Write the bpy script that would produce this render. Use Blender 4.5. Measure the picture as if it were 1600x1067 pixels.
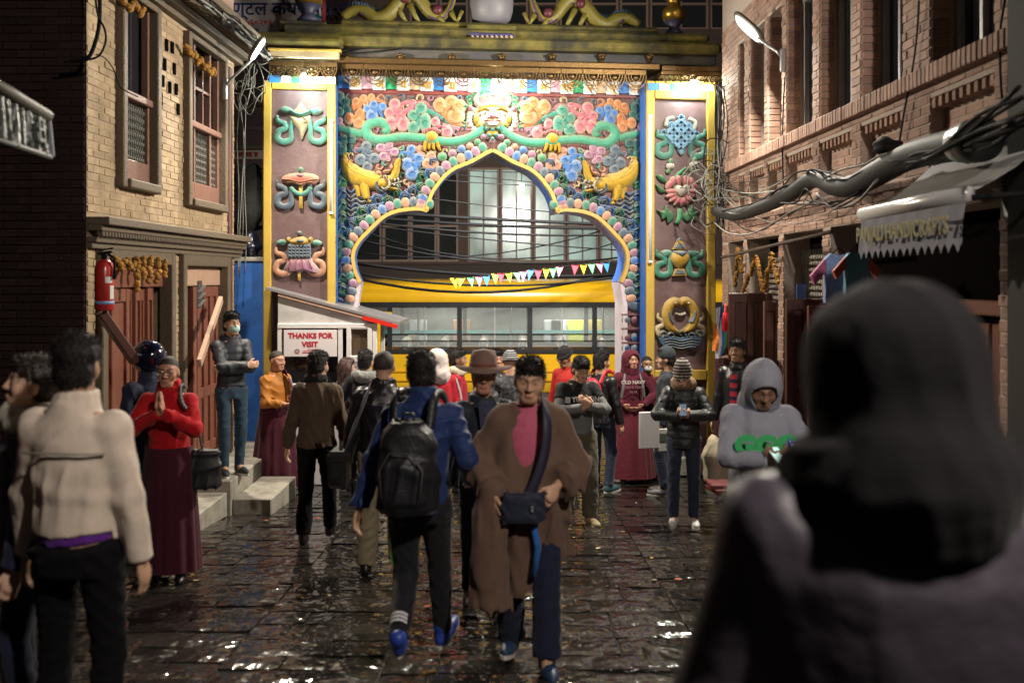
import bpy, bmesh, math, random
import numpy as np
from mathutils import Vector, Matrix, Quaternion
random.seed(7)
RNG = np.random.default_rng(11)
PI = math.pi
for o in list(bpy.data.objects): bpy.data.objects.remove(o)
SC = bpy.context.scene
COL = SC.collection

# ------------------------------------------------------------------ camera, sky, exposure
F = 1555.0; HY = 433.0; ZC = 1.762; SLOPE = 0.0691
cam_d = bpy.data.cameras.new('camera'); cam = bpy.data.objects.new('camera', cam_d); COL.objects.link(cam)
cam.location = (0, 0, ZC); cam.rotation_euler = (PI/2, 0, 0)
cam_d.sensor_width = 36; cam_d.lens = 36*F/1600
cam_d.shift_y = -(533.5-HY)/1600
cam_d.clip_start = 0.05; cam_d.clip_end = 500
cam_d.dof.use_dof = True; cam_d.dof.focus_distance = 12.6; cam_d.dof.aperture_fstop = 1.8
cam_d.dof.aperture_blades = 0
SC.camera = cam
world = bpy.data.worlds.new('World'); SC.world = world; world.use_nodes = True
wn = world.node_tree.nodes; wl = world.node_tree.links
sky = wn.new('ShaderNodeTexSky'); sky.sky_type = 'NISHITA'; sky.sun_disc = False
sky.sun_elevation = math.radians(-3.7); sky.sun_rotation = math.radians(200)
wn['Background'].inputs[1].default_value = 0.14
wl.new(sky.outputs[0], wn['Background'].inputs[0])
vs = SC.view_settings; vs.view_transform = 'Standard'; vs.look = 'None'; vs.exposure = 0.0; vs.gamma = 1.0
SC.cycles.use_denoising = True
try: SC.cycles.denoiser = 'OPENIMAGEDENOISE'
except Exception: pass
SC.cycles.max_bounces = 6; SC.cycles.diffuse_bounces = 3; SC.cycles.glossy_bounces = 3
SC.cycles.transmission_bounces = 5; SC.cycles.transparent_max_bounces = 6
SC.cycles.caustics_reflective = False; SC.cycles.caustics_refractive = False
SC.cycles.sample_clamp_indirect = 4.0

def ground_z(y):
    if y < 13.4: return -SLOPE*y
    return -SLOPE*13.4 - 0.012*(y-13.4)
def P(px, py, d): return Vector(((px-800)/F*d, d, ZC+(HY-py)/F*d))
def foot(px, py):
    d = ZC/((py-HY)/F-SLOPE)
    return (px-800)/F*d, d

# ------------------------------------------------------------------ object helpers
def tag(o, label=None, cat=None, group=None, kind=None):
    if label: o['label'] = label
    if cat: o['category'] = cat
    if group: o['group'] = group
    if kind: o['kind'] = kind
    return o
def empty(name, loc=(0,0,0), rz=0, parent=None):
    o = bpy.data.objects.new(name, None); COL.objects.link(o); o.location = loc; o.rotation_euler = (0,0,rz)
    o.empty_display_size = 0.1
    if parent: o.parent = parent
    return o
def mesh(name, v, f, smooth=False):
    me = bpy.data.meshes.new(name)
    if isinstance(v, np.ndarray): v = v.tolist()
    if isinstance(f, np.ndarray): f = f.tolist()
    me.from_pydata(v, [], f); me.update()
    if smooth: me.polygons.foreach_set('use_smooth', [True]*len(me.polygons))
    return me
def link(name, me, mat=None, parent=None, loc=(0,0,0), rot=(0,0,0), scale=(1,1,1)):
    o = bpy.data.objects.new(name, me); COL.objects.link(o)
    if mat is not None and len(me.materials) == 0: me.materials.append(mat)
    o.location = loc; o.rotation_euler = rot; o.scale = scale
    if parent: o.parent = parent
    return o

def catmull(pts, n=6, closed=False):
    pts = [np.array(p, float) for p in pts]
    out = []; N = len(pts)
    rng = range(N) if closed else range(N-1)
    for i in rng:
        p1 = pts[i]; p2 = pts[(i+1) % N]
        p0 = pts[(i-1) % N] if (closed or i > 0) else 2*p1-p2
        p3 = pts[(i+2) % N] if (closed or i+2 < N) else 2*p2-p1
        for k in range(n):
            t = k/n
            out.append(0.5*((2*p1)+(-p0+p2)*t+(2*p0-5*p1+4*p2-p3)*t*t+(-p0+3*p1-3*p2+p3)*t**3))
    if not closed: out.append(pts[-1])
    return out

class MB:
    """collects simple shapes into one mesh"""
    def __init__(s): s.v = []; s.f = []
    def add(s, v, f):
        b = len(s.v); s.v += [tuple(map(float, p)) for p in v]; s.f += [tuple(b+i for i in q) for q in f]; return s
    def box(s, c, size, rz=0, M=None, bev=0.0):
        x, y, z = size[0]/2, size[1]/2, size[2]/2
        if bev <= 0:
            vv = [(-x,-y,-z),(x,-y,-z),(x,y,-z),(-x,y,-z),(-x,-y,z),(x,-y,z),(x,y,z),(-x,y,z)]
            ff = [(0,3,2,1),(4,5,6,7),(0,1,5,4),(1,2,6,5),(2,3,7,6),(3,0,4,7)]
        else:
            b = min(bev, x*.9, y*.9, z*.9); vv = []; 
            for sx in (-1,1):
                for sy in (-1,1):
                    for sz in (-1,1):
                        vv += [(sx*x,sy*(y-b),sz*(z-b)),(sx*(x-b),sy*y,sz*(z-b)),(sx*(x-b),sy*(y-b),sz*z)]
            def I(sx,sy,sz,a): return ((sx>0)*4+(sy>0)*2+(sz>0))*3+a
            ff = []
            for a in range(3):
                for sg in (-1,1):
                    q = []
                    for (p,r) in ((-1,-1),(1,-1),(1,1),(-1,1)):
                        t = [0,0,0]; t[a]=sg; t[(a+1)%3]=p; t[(a+2)%3]=r
                        q.append(I(*t,a))
                    ff.append(tuple(q) if sg>0 else tuple(reversed(q)))
            for a in range(3):
                b1=(a+1)%3; b2=(a+2)%3
                for s1 in (-1,1):
                    for s2 in (-1,1):
                        t=[0,0,0]; t[b1]=s1; t[b2]=s2
                        t0=list(t); t0[a]=-1; t1=list(t); t1[a]=1
                        q=(I(*t0,b1),I(*t1,b1),I(*t1,b2),I(*t0,b2))
                        ff.append(q if s1*s2<0 else tuple(reversed(q)))
            for sx in (-1,1):
                for sy in (-1,1):
                    for sz in (-1,1):
                        q=(I(sx,sy,sz,0),I(sx,sy,sz,1),I(sx,sy,sz,2))
                        ff.append(q if sx*sy*sz>0 else tuple(reversed(q)))
        if M is None: M = Matrix.Translation(c) @ Matrix.Rotation(rz, 4, 'Z')
        else: M = Matrix.Translation(c) @ M.to_4x4()
        return s.add([M @ Vector(p) for p in vv], ff)
    def beam(s, a, b, w, h, up=(0,0,1), bev=0):
        a = Vector(a); b = Vector(b); d = b-a; L = d.length; d.normalize()
        u = Vector(up); x = u.cross(d)
        if x.length < 1e-5: x = Vector((1,0,0)).cross(d)
        x.normalize(); z = d.cross(x)
        M = Matrix((x, d, z)).transposed()
        return s.box((a+b)/2, (w, L, h), M=M, bev=bev)
    def tube(s, pts, r, seg=8, caps=True):
        pts = [Vector(p) for p in pts]; n = len(pts)
        rs = r if hasattr(r, '__len__') else [r]*n
        rings = []; prev = None
        for i in range(n):
            t = (pts[min(i+1,n-1)]-pts[max(i-1,0)]); 
            if t.length < 1e-9: t = Vector((0,0,1))
            t.normalize()
            if prev is None:
                x = t.orthogonal().normalized()
            else:
                x = prev - t*prev.dot(t)
                x = x.normalized() if x.length > 1e-6 else t.orthogonal().normalized()
            prev = x; y = t.cross(x)
            rings.append([pts[i]+(x*math.cos(2*PI*k/seg)+y*math.sin(2*PI*k/seg))*rs[i] for k in range(seg)])
        v = [p for R in rings for p in R]; f = []
        for i in range(n-1):
            for k in range(seg):
                f.append((i*seg+k, i*seg+(k+1)%seg, (i+1)*seg+(k+1)%seg, (i+1)*seg+k))
        if caps:
            f.append(tuple(reversed(range(seg)))); f.append(tuple((n-1)*seg+k for k in range(seg)))
        return s.add(v, f)
    def lathe(s, prof, seg=24, c=(0,0,0), M=None):
        v = []; f = []; n = len(prof)
        for (r, z) in prof:
            for k in range(seg):
                a = 2*PI*k/seg; v.append(Vector((r*math.cos(a), r*math.sin(a), z)))
        for i in range(n-1):
            for k in range(seg):
                f.append((i*seg+k, i*seg+(k+1)%seg, (i+1)*seg+(k+1)%seg, (i+1)*seg+k))
        f.append(tuple(reversed(range(seg)))); f.append(tuple((n-1)*seg+k for k in range(seg)))
        T = Matrix.Translation(c) @ (M.to_4x4() if M is not None else Matrix.Identity(4))
        return s.add([T @ p for p in v], f)
    def sphere(s, c, r, seg=12, rings=8, M=None):
        r = r if hasattr(r, '__len__') else (r, r, r)
        v = [Vector((0,0,-1))]
        for i in range(1, rings):
            t = -PI/2+PI*i/rings
            for k in range(seg):
                a = 2*PI*k/seg; v.append(Vector((math.cos(t)*math.cos(a), math.cos(t)*math.sin(a), math.sin(t))))
        v.append(Vector((0,0,1))); f = []
        for k in range(seg): f.append((0, 1+(k+1)%seg, 1+k))
        for i in range(rings-2):
            for k in range(seg):
                a = 1+i*seg; b = a+seg
                f.append((a+k, a+(k+1)%seg, b+(k+1)%seg, b+k))
        a = 1+(rings-2)*seg
        for k in range(seg): f.append((a+k, a+(k+1)%seg, len(v)-1))
        T = Matrix.Translation(c) @ (M.to_4x4() if M is not None else Matrix.Identity(4))
        return s.add([T @ Vector((p.x*r[0], p.y*r[1], p.z*r[2])) for p in v], f)
    def prism(s, poly, y0, y1, axis='y'):
        """poly: list of (a,b); extruded along axis"""
        n = len(poly)
        def mk(a, b, t): return (a, t, b) if axis == 'y' else ((t, a, b) if axis == 'x' else (a, b, t))
        v = [mk(a, b, y0) for a, b in poly]+[mk(a, b, y1) for a, b in poly]
        f = [tuple(range(n)), tuple(reversed(range(n, 2*n)))]
        for i in range(n): f.append((i, n+i, n+(i+1)%n, (i+1)%n))
        return s.add(v, f)
    def grid(s, rows):
        """rows: list of equal-length point lists"""
        n = len(rows[0]); v = [p for r in rows for p in r]; f = []
        for i in range(len(rows)-1):
            for k in range(n-1): f.append((i*n+k, i*n+k+1, (i+1)*n+k+1, (i+1)*n+k))
        return s.add(v, f)
    def build(s, name, mat, parent=None, smooth=False, loc=(0,0,0), rot=(0,0,0), fix=True):
        me = mesh(name, s.v, s.f, smooth)
        if fix:
            bm = bmesh.new(); bm.from_mesh(me); bmesh.ops.recalc_face_normals(bm, faces=bm.faces); bm.to_mesh(me); bm.free()
        if smooth == 'auto':
            pass
        return link(name, me, mat, parent, loc, rot)

def autosmooth(o, deg=40):
    me = o.data
    me.polygons.foreach_set('use_smooth', [True]*len(me.polygons))
    try: me.set_sharp_from_angle(angle=math.radians(deg))
    except Exception: pass
    return o

# ------------------------------------------------------------------ materials
MATS = {}
def mat(name, col=(.5,.5,.5), rough=.6, metal=0., var=.0, vscale=8., bump=0., bscale=40., spec=.5, emit=None, estr=0., col2=None,
        island=0., obj=0., trans=0., alpha=1., dirt=None, dscale=3., damt=.5, sheen=0., coat=0., bdist=.01, rvar=0., wcoord=False, bdet=5.):
    if name in MATS: return MATS[name]
    m = bpy.data.materials.new(name); m.use_nodes = True; MATS[name] = m
    nt = m.node_tree; N = nt.nodes; L = nt.links; b = N['Principled BSDF']
    b.inputs['Roughness'].default_value = rough; b.inputs['Metallic'].default_value = metal
    b.inputs['Specular IOR Level'].default_value = spec
    if sheen: b.inputs['Sheen Weight'].default_value = sheen
    if coat: b.inputs['Coat Weight'].default_value = coat; b.inputs['Coat Roughness'].default_value = .08
    if trans: b.inputs['Transmission Weight'].default_value = trans
    if alpha < 1: b.inputs['Alpha'].default_value = alpha
    tc = N.new('ShaderNodeTexCoord')
    c = None
    rgb = N.new('ShaderNodeRGB'); rgb.outputs[0].default_value = (*col, 1); c = rgb.outputs[0]
    def mix(a, bcol, fac):
        mx = N.new('ShaderNodeMix'); mx.data_type = 'RGBA'
        L.new(a, mx.inputs[6])
        if isinstance(bcol, tuple): mx.inputs[7].default_value = (*bcol, 1)
        else: L.new(bcol, mx.inputs[7])
        if isinstance(fac, float): mx.inputs[0].default_value = fac
        else: L.new(fac, mx.inputs[0])
        return mx.outputs[2]
    def noise(scale, detail=4., rough_=.6):
        n = N.new('ShaderNodeTexNoise'); n.inputs['Scale'].default_value = scale; n.inputs['Detail'].default_value = detail
        n.inputs['Roughness'].default_value = rough_
        if wcoord:
            gm = N.new('ShaderNodeNewGeometry'); L.new(gm.outputs['Position'], n.inputs['Vector'])
        else: L.new(tc.outputs['Object'], n.inputs['Vector'])
        return n.outputs['Fac']
    def ramp(fac, a, b_):
        r = N.new('ShaderNodeMapRange'); r.inputs[1].default_value = a; r.inputs[2].default_value = b_; L.new(fac, r.inputs[0]); return r.outputs[0]
    if col2 is not None: c = mix(c, col2, ramp(noise(vscale), .35, .65))
    hsv_f = []
    if var: hsv_f.append((noise(vscale*1.7), var))
    if island:
        g = N.new('ShaderNodeNewGeometry'); hsv_f.append((g.outputs['Random Per Island'], island))
    if obj:
        g = N.new('ShaderNodeObjectInfo'); hsv_f.append((g.outputs['Random'], obj))
    for fac, amt in hsv_f:
        r = N.new('ShaderNodeMapRange'); r.inputs[3].default_value = 1-amt; r.inputs[4].default_value = 1+amt
        L.new(fac, r.inputs[0])
        h = N.new('ShaderNodeHueSaturation'); L.new(r.outputs[0], h.inputs['Value']); L.new(c, h.inputs['Color']); c = h.outputs[0]
    if dirt is not None: 
        f = N.new('ShaderNodeMath'); f.operation = 'MULTIPLY'; f.inputs[1].default_value = damt
        L.new(ramp(noise(dscale, 6., .65), .45, .7), f.inputs[0]); c = mix(c, dirt, f.outputs[0])
    L.new(c, b.inputs['Base Color'])
    if rvar:
        r = N.new('ShaderNodeMapRange'); r.inputs[1].default_value = .3; r.inputs[2].default_value = .7
        r.inputs[3].default_value = max(.03, rough-rvar); r.inputs[4].default_value = min(1, rough+rvar); L.new(noise(vscale*.8), r.inputs[0]); L.new(r.outputs[0], b.inputs['Roughness'])
    if bump:
        bp = N.new('ShaderNodeBump'); bp.inputs['Strength'].default_value = bump; bp.inputs['Distance'].default_value = bdist
        L.new(noise(bscale, bdet, .5), bp.inputs['Height']); L.new(bp.outputs[0], b.inputs['Normal'])
    if emit is not None:
        b.inputs['Emission Color'].default_value = (*emit, 1); b.inputs['Emission Strength'].default_value = estr
    return m

def text_mesh(s, size=1.0, ext=0.0, font=None, align='CENTER', bold=0.0):
    cu = bpy.data.curves.new('t', 'FONT'); cu.body = s; cu.size = size; cu.extrude = ext; cu.align_x = align; cu.align_y = 'CENTER'
    cu.resolution_u = 3; cu.offset = bold
    o = bpy.data.objects.new('t', cu); COL.objects.link(o)
    dg = bpy.context.evaluated_depsgraph_get(); me = bpy.data.meshes.new_from_object(o.evaluated_get(dg))
    bpy.data.objects.remove(o); bpy.data.curves.remove(cu)
    return me
def text(name, s, size, mat_, parent, loc, rot, ext=.001, bold=0., align='CENTER', sx=1.0):
    me = text_mesh(s, size, ext, bold=bold, align=align); me.materials.clear()
    return link(name, me, mat_, parent, loc, rot, (sx,1,1))

# ------------------------------------------------------------------ lamps
def point_light(loc, power, col=(1,1,1), r=.05, parent=None):
    d = bpy.data.lights.new('bulb_light', 'POINT'); d.energy = power; d.color = col; d.shadow_soft_size = r
    o = bpy.data.objects.new('bulb_light', d); COL.objects.link(o); o.location = loc
    if parent: o.parent = parent
    return o
def area_light(loc, direction, power, col, sx, sy, parent=None, spread=PI):
    d = bpy.data.lights.new('lamp_light', 'AREA'); d.shape = 'RECTANGLE'; d.size = sx; d.size_y = sy; d.energy = power; d.color = col; d.spread = spread
    o = bpy.data.objects.new('lamp_light', d); COL.objects.link(o); o.location = loc
    o.rotation_euler = Vector(direction).to_track_quat('-Z', 'Y').to_euler()
    if parent: o.parent = parent
    return o
# ================================================================== SETTING
M_bed = mat('joint_bed', (.03,.026,.02), .4, bump=.5, bscale=60)
M_stone = mat('wet_stone', (.022,.0195,.0175), .115, var=.4, vscale=3, bump=1., bscale=9.5, bdet=1.3, obj=.35, island=.35, spec=1., rvar=.07, dirt=(.036,.032,.026), dscale=3, damt=.5, bdist=.02, wcoord=True)
M_asph = mat('wet_asphalt', (.04,.04,.042), .3, var=.3, bump=.4, bscale=50, rvar=.15)
M_conc = mat('pale_concrete', (.33,.31,.26), .65, var=.2, vscale=4, bump=.35, bscale=25, dirt=(.1,.09,.07), dscale=5, damt=.7)
M_darkwood = mat('dark_timber', (.10,.07,.05), .6, var=.35, vscale=10, bump=.5, bscale=60)
M_redwood = mat('red_brown_door_wood', (.19,.07,.045), .38, var=.25, vscale=9, bump=.25, bscale=50, spec=.5)
M_palewood = mat('pale_timber', (.42,.27,.19), .55, var=.2, vscale=12, bump=.3)
M_carved = mat('carved_weathered_wood', (.115,.088,.058), .7, var=.4, vscale=22, bump=.8, bscale=45)
M_mortL = mat('buff_mortar', (.33,.25,.155), .85, var=.25, vscale=7, bump=.5, bscale=45)
M_brickL = mat('buff_brick', (.43,.325,.195), .8, var=.28, vscale=5, bump=.6, bscale=30, obj=.16, island=.16, col2=(.33,.235,.14), dirt=(.17,.12,.07), dscale=2.2, damt=.6, wcoord=True)
M_mortR = mat('pink_mortar', (.46,.38,.32), .85, var=.2, bump=.5, bscale=45)
M_brickR = mat('pink_brick', (.40,.25,.185), .78, var=.22, vscale=8, bump=.5, bscale=35, obj=.24, island=.24, dirt=(.16,.09,.065), dscale=2.5, damt=.6, wcoord=True)
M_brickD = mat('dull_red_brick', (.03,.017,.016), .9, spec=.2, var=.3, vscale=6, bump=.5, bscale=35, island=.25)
M_glass = mat('dark_window_glass', (.012,.013,.016), .06, spec=.6, bump=.06, bscale=3)
M_alu = mat('grey_aluminium', (.42,.42,.42), .35, metal=.6, var=.1)
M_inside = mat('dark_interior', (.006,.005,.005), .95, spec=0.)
M_black = mat('black_rubber_cable', (.008,.008,.009), .8, spec=.2)
M_greycable = mat('grey_cable', (.17,.17,.15), .6)
M_marigold = mat('marigold', (.30,.145,.018), .8, var=.35, vscale=40, bump=1., bscale=60, island=.35)
M_lattice = mat('lattice_iron', (.09,.09,.075), .5)

# ground sheet
g = MB(); ys = [-60, -10, 0, 6, 13.4, 20, 40, 300]
g.grid([[(x, y, ground_z(y)-.022) for x in (-300, -20, 0, 20, 300)] for y in ys])
go = g.build('ground', M_bed); tag(go, kind='structure')
r = MB(); r.grid([[(x, y, ground_z(y)-.006) for x in (-40, 0, 40)] for y in (14.9, 20, 26.6)])
tag(r.build('road', M_asph), kind='structure')

# paving: slabs in bands, each slab a piece of the pavement
pav = empty('pavement', (0, 0, 0)); tag(pav, kind='structure')
def paver_mesh(i):
    rg = np.random.default_rng(50+i); n = 4; v = []; f = []
    for a in range(n+1):
        for b in range(n+1):
            x = a/n-.5; y = b/n-.5; e = min(a, b, n-a, n-b)
            z = (.5 if e > 0 else .42)+rg.normal()*.065
            v.append((x*(.985 if e else 1), y*(.985 if e else 1), z))
    for a in range(n):
        for b in range(n): f.append((a*(n+1)+b, (a+1)*(n+1)+b, (a+1)*(n+1)+b+1, a*(n+1)+b+1))
    rim = [(a, 0) for a in range(n)]+[(n, b) for b in range(n)]+[(n-a, n) for a in range(n)]+[(0, n-b) for b in range(n)]
    k0 = len(v)
    for a, b in rim: v.append((a/n-.5, b/n-.5, -.5))
    R = len(rim)
    for i_ in range(R):
        a, b = rim[i_]; c, d = rim[(i_+1) % R]
        f.append((a*(n+1)+b, k0+i_, k0+(i_+1) % R, c*(n+1)+d))
    me = mesh('slab', v, f, True); me.materials.append(M_stone)
    try: me.set_sharp_from_angle(angle=math.radians(35))
    except Exception: pass
    return me
PM = [paver_mesh(i) for i in range(6)]
slabs = []
xs = [-4.4, -3.55, -2.62, -1.62, -.72, .22, 1.1, 2.0, 2.95, 3.8]
rg = random.Random(3)
for ci in range(len(xs)-1):
    y = 1.9+rg.random()*.2
    while y < 14.8:
        l = rg.uniform(.22, .36); x0, x1 = xs[ci], xs[ci+1]
        cut = rg.choice([[], [.5], [.42], [.6], [.33, .68], [.38]])
        e = [x0]+[x0+(x1-x0)*(c+rg.uniform(-.06, .06)) for c in cut]+[x1]
        for a, b in zip(e[:-1], e[1:]): slabs.append(((a+b)/2, y+l/2, b-a-.014, l-.014))
        y += l
def vis(sx, sy):
    px = 800+F*sx/sy; py = HY+F*(ZC-ground_z(sy))/sy
    return -60 < px < 1660 and py < 1130
slabs.sort(key=lambda s: (0 if vis(s[0], s[1]) else 1, s[1]))
sm = MB()
for i, (x, y, w, l) in enumerate(slabs):
    tilt = (rg.gauss(0, .0065), rg.gauss(0, .0055)); dz = rg.gauss(0, .0018)
    me = PM[i % 6]; rot = (tilt[0]-math.atan(SLOPE if y < 13.4 else .012), tilt[1], rg.gauss(0, .004))
    loc = (x, y, ground_z(y)-.03+dz)
    if i < 300: link('slab', me, None, pav, loc, rot, (w, l, .06))
    else:
        M = Matrix.Translation(loc) @ Matrix.Rotation(rot[0], 4, 'X') @ Matrix.Diagonal((w, l, .06, 1))
        sm.add([M @ v.co for v in me.vertices], [tuple(p.vertices) for p in me.polygons])
o = sm.build('slabs', M_stone, pav, True, fix=False); o['kind'] = 'stuff'
try: o.data.set_sharp_from_angle(angle=math.radians(35))
except Exception: pass

# ------------------------------------------------------------------ brick helpers (local: x along wall, z up, outward = sgn*y)
def cells(x0, x1, z0, z1, ops):
    X = sorted(set([x0, x1]+[min(max(v, x0), x1) for o in ops for v in o[:2]])); Z = sorted(set([z0, z1]+[min(max(v, z0), z1) for o in ops for v in o[2:4]]))
    for i in range(len(X)-1):
        for k in range(len(Z)-1):
            cx = (X[i]+X[i+1])/2; cz = (Z[k]+Z[k+1])/2
            if not any(o[0] < cx < o[1] and o[2] < cz < o[3] for o in ops): yield X[i], X[i+1], Z[k], Z[k+1]
def wall_core(name, parent, x0, x1, z0, z1, ops, m, sgn, thick=.3, face=0.):
    mb = MB()
    for a, b, c, d in cells(x0, x1, z0, z1, ops):
        mb.box(((a+b)/2, sgn*(face-thick/2), (c+d)/2), (b-a, thick, d-c))
    return mb.build(name, m, parent, fix=False)
UB = MB().box((0,0,0), (1,1,1), bev=.045)
def brick_field(parent, x0, x1, z0, z1, ops, m, sgn, n_ind, key, bl=.225, bh=.066, joint=.011, face=0., proud=.009, dep=.035, seed=1, name='brick', visible=None):
    rg = random.Random(seed); out = []
    row = 0; z = z0
    while z < z1-.02:
        h = min(bh, z1-z-.004); x = x0-(bl/2 if row % 2 else 0)
        while x < x1:
            a = max(x, x0)+joint/2; b = min(x+bl, x1)-joint/2; zc = z+h/2
            segs = [(a, b)]
            for o in ops:
                if o[2]-.004 < zc < o[3]+.004:
                    ns = []
                    for s, e in segs:
                        if e <= o[0] or s >= o[1]: ns.append((s, e)); continue
                        if s < o[0]: ns.append((s, o[0]-.003))
                        if e > o[1]: ns.append((o[1]+.003, e))
                    segs = ns
            for s, e in segs:
                if e-s > .02: out.append(((s+e)/2, zc, e-s, h-joint, face+proud+rg.gauss(0, .0022)))
            x += bl
        z += bh; row += 1
    out.sort(key=lambda t: key(t[0], t[1]))
    me = mesh(name, UB.v, UB.f); me.materials.append(m)
    rest = MB()
    for i, (x, zz, w, h, f) in enumerate(out):
        if i < n_ind:
            link(name, me, None, parent, (x, sgn*(f-dep/2), zz), (rg.gauss(0,.006), rg.gauss(0,.004), rg.gauss(0,.006)), (w, dep, h))
        else: rest.box((x, sgn*(f-dep/2), zz), (w, dep, h), bev=.003)
    if rest.v:
        o = rest.build(name+'work', m, parent, fix=False); o['kind'] = 'stuff'
def local(parent): return parent.matrix_world

# ------------------------------------------------------------------ LEFT BUILDING
def dl(px): return 3.637/((800-px)/F+.016)
LB = empty('brick_house', (-3.637+.016*8.2, 8.2, ground_z(10)), math.atan2(1, .016))
tag(LB, 'buff brick town house with carved window frames and red wood doors on the left', 'house')
LZ = LB.location.z
def LS(d): return d-8.2
zb = -LZ   # add to world z to get local z
W1 = (.66, 1.39, 2.64+zb, 4.36+zb); W2 = (2.37, 3.54, 2.6+zb, 4.36+zb)
DZ = .42; D1 = (.16, 1.9, DZ, 2.0+zb); D2 = (2.14, 3.76, DZ, 2.0+zb)
opsL = [W1, W2, D1, D2]
wall_core('wall', LB, 0, 4.1, -.4, 4.4+zb, opsL, M_mortL, -1, .3)
wall_core('upper_wall', LB, 0, 4.1, 4.4+zb+.001, 6.4+zb, [(1.2, 2.2, 4.9+zb, 6+zb)], mat('pink_render', (.36,.25,.2), .85, var=.2, bump=.4), -1, .3)
def keyL(x, z): return (0 if (HY-F*(z-zb-ZC)/(8.2+x)) > -20 and z > 2.3+zb else 1, round(x/.9), abs(z-3.3-zb))
brick_field(LB, 0, 4.1, 2.30+zb, 4.38+zb, opsL, M_brickL, -1, 300, keyL, seed=2, proud=.006)
brick_field(LB, 0, 4.1, -.3, 2.0+zb, opsL, M_brickL, -1, 0, keyL, seed=4)
# side wall facing the camera, in shade
SWl = empty('side_wall_frame', (0,0,0))
bpy.data.objects.remove(SWl)
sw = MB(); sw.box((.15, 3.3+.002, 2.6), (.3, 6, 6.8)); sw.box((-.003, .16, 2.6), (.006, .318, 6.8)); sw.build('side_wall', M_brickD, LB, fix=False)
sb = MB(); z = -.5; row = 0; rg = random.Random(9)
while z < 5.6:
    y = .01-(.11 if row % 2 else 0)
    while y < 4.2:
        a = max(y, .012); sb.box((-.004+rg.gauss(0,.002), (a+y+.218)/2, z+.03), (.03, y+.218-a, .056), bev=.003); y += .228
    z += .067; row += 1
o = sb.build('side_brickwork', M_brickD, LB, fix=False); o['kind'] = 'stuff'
# cornices with dentils
def cornice(name, z, prof, x0, x1, m, dent=True):
    for (dz, h, p) in prof:
        MB().box(((x0+x1)/2, -p/2+.02, z+dz+h/2), (x1-x0, p+.04, h), bev=.006).build(name, m, LB, fix=False)
    return
cornice('cornice', 2.0+zb, [(0,.05,.05), (.05,.045,.085), (.145,.05,.13), (.195,.065,.19)], .0, 4.22, M_carved)
dm = mesh('dentil', *(lambda b: (b.v, b.f))(MB().box((0,0,0), (.036,.06,.046), bev=.008)))
x = .03
while x < 4.2:
    link('dentil', dm, M_carved, LB, (x, -.105, 2.12+zb)); x += .062
cornice('cornice', 4.4+zb, [(0,.06,.08), (.06,.07,.16), (.19,.05,.27), (.24,.09,.36)], .0, 4.25, M_carved)
x = .03
while x < 4.2:
    link('dentil', dm, M_carved, LB, (x, -.2, 4.56+zb), scale=(1.2,1.6,1.2)); x += .075
# windows
M_latt2 = mat('lattice_panel_back', (.03,.028,.024), .7)
def left_window(W, ncol, garl):
    x0, x1, z0, z1 = W; w = x1-x0; root = None
    fr = MB()
    for a, b, c, d in ((x0-.09, x0+.0, z0-.08, z1), (x1, x1+.09, z0-.08, z1)): fr.box(((a+b)/2, -.03, (c+d)/2), (b-a, .1, d-c), bev=.01)
    fr.box(((x0+x1)/2, -.045, z0-.04), (w-.002, .13, .08), bev=.01)
    fr.box(((x0+x1)/2, -.03, z1+.0-.03), (w-.002, .1, .06), bev=.01)
    win = fr.build('window', M_carved, LB, fix=False)
    inner = MB(); y = .04; t = .045
    zt = 3.42+zb
    cols = [x0+.0, x1-.0] if ncol == 1 else [x0, x0+w*.27, x0+w*.73, x1]
    for c in cols: inner.box((min(max(c, x0+t/2), x1-t/2), y, (z0+z1)/2), (t, .07, z1-z0-.003), bev=.006)
    inner.box(((x0+x1)/2, y-.02, zt), (w-.004, .1, .07), bev=.01)
    inner.box(((x0+x1)/2, y+.003, z0+.1), (w-.004, .07, .2), bev=.006)
    inner.build('sash', mat('pinkish_window_wood', (.17,.085,.062), .5, var=.2, bump=.3), win, fix=False)
    MB().box(((x0+x1)/2, .1, (zt+z1)/2), (w-.01, .02, z1-zt)).build('pane', M_glass, win, fix=False)
    MB().box(((x0+x1)/2, .13, (z0+z1)/2), (w-.01, .02, z1-z0-.01)).build('backing', M_latt2, win, fix=False)
    # iron lattice in the lower half
    lt = MB(); nx = int(w/.055)
    for i in range(nx+1):
        lt.box((x0+.03+(w-.06)*i/nx, .055, (z0+.2+zt)/2), (.012, .015, zt-z0-.24))
    nz = int((zt-z0-.24)/.075)
    for k in range(nz):
        zz = z0+.23+k*.075
        for i in range(nx):
            xa = x0+.03+(w-.06)*(i+.5)/nx
            lt.add([(xa-.018, .045, zz), (xa, .045, zz-.028), (xa+.018, .045, zz), (xa, .045, zz+.028), (xa, .035, zz)], [(0,1,4),(1,2,4),(2,3,4),(3,0,4)])
        lt.box(((x0+x1)/2, .06, zz+.037), (w-.05, .01, .008))
    lt.build('lattice', M_lattice, win, fix=False)
    if ncol == 3:   # open casement
        MB().box((x0+w*.5, .03, (zt+z1)/2-.1), (.03, .05, z1-zt-.2)).build('mullion', MATS['pinkish_window_wood'], win, fix=False)
        MB().box((x0+w*.5, .03, zt+.42), (w*.44, .045, .03)).build('glazing_bar', MATS['pinkish_window_wood'], win, fix=False)
    return win
left_window(W1, 1, True); left_window(W2, 3, True)
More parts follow.
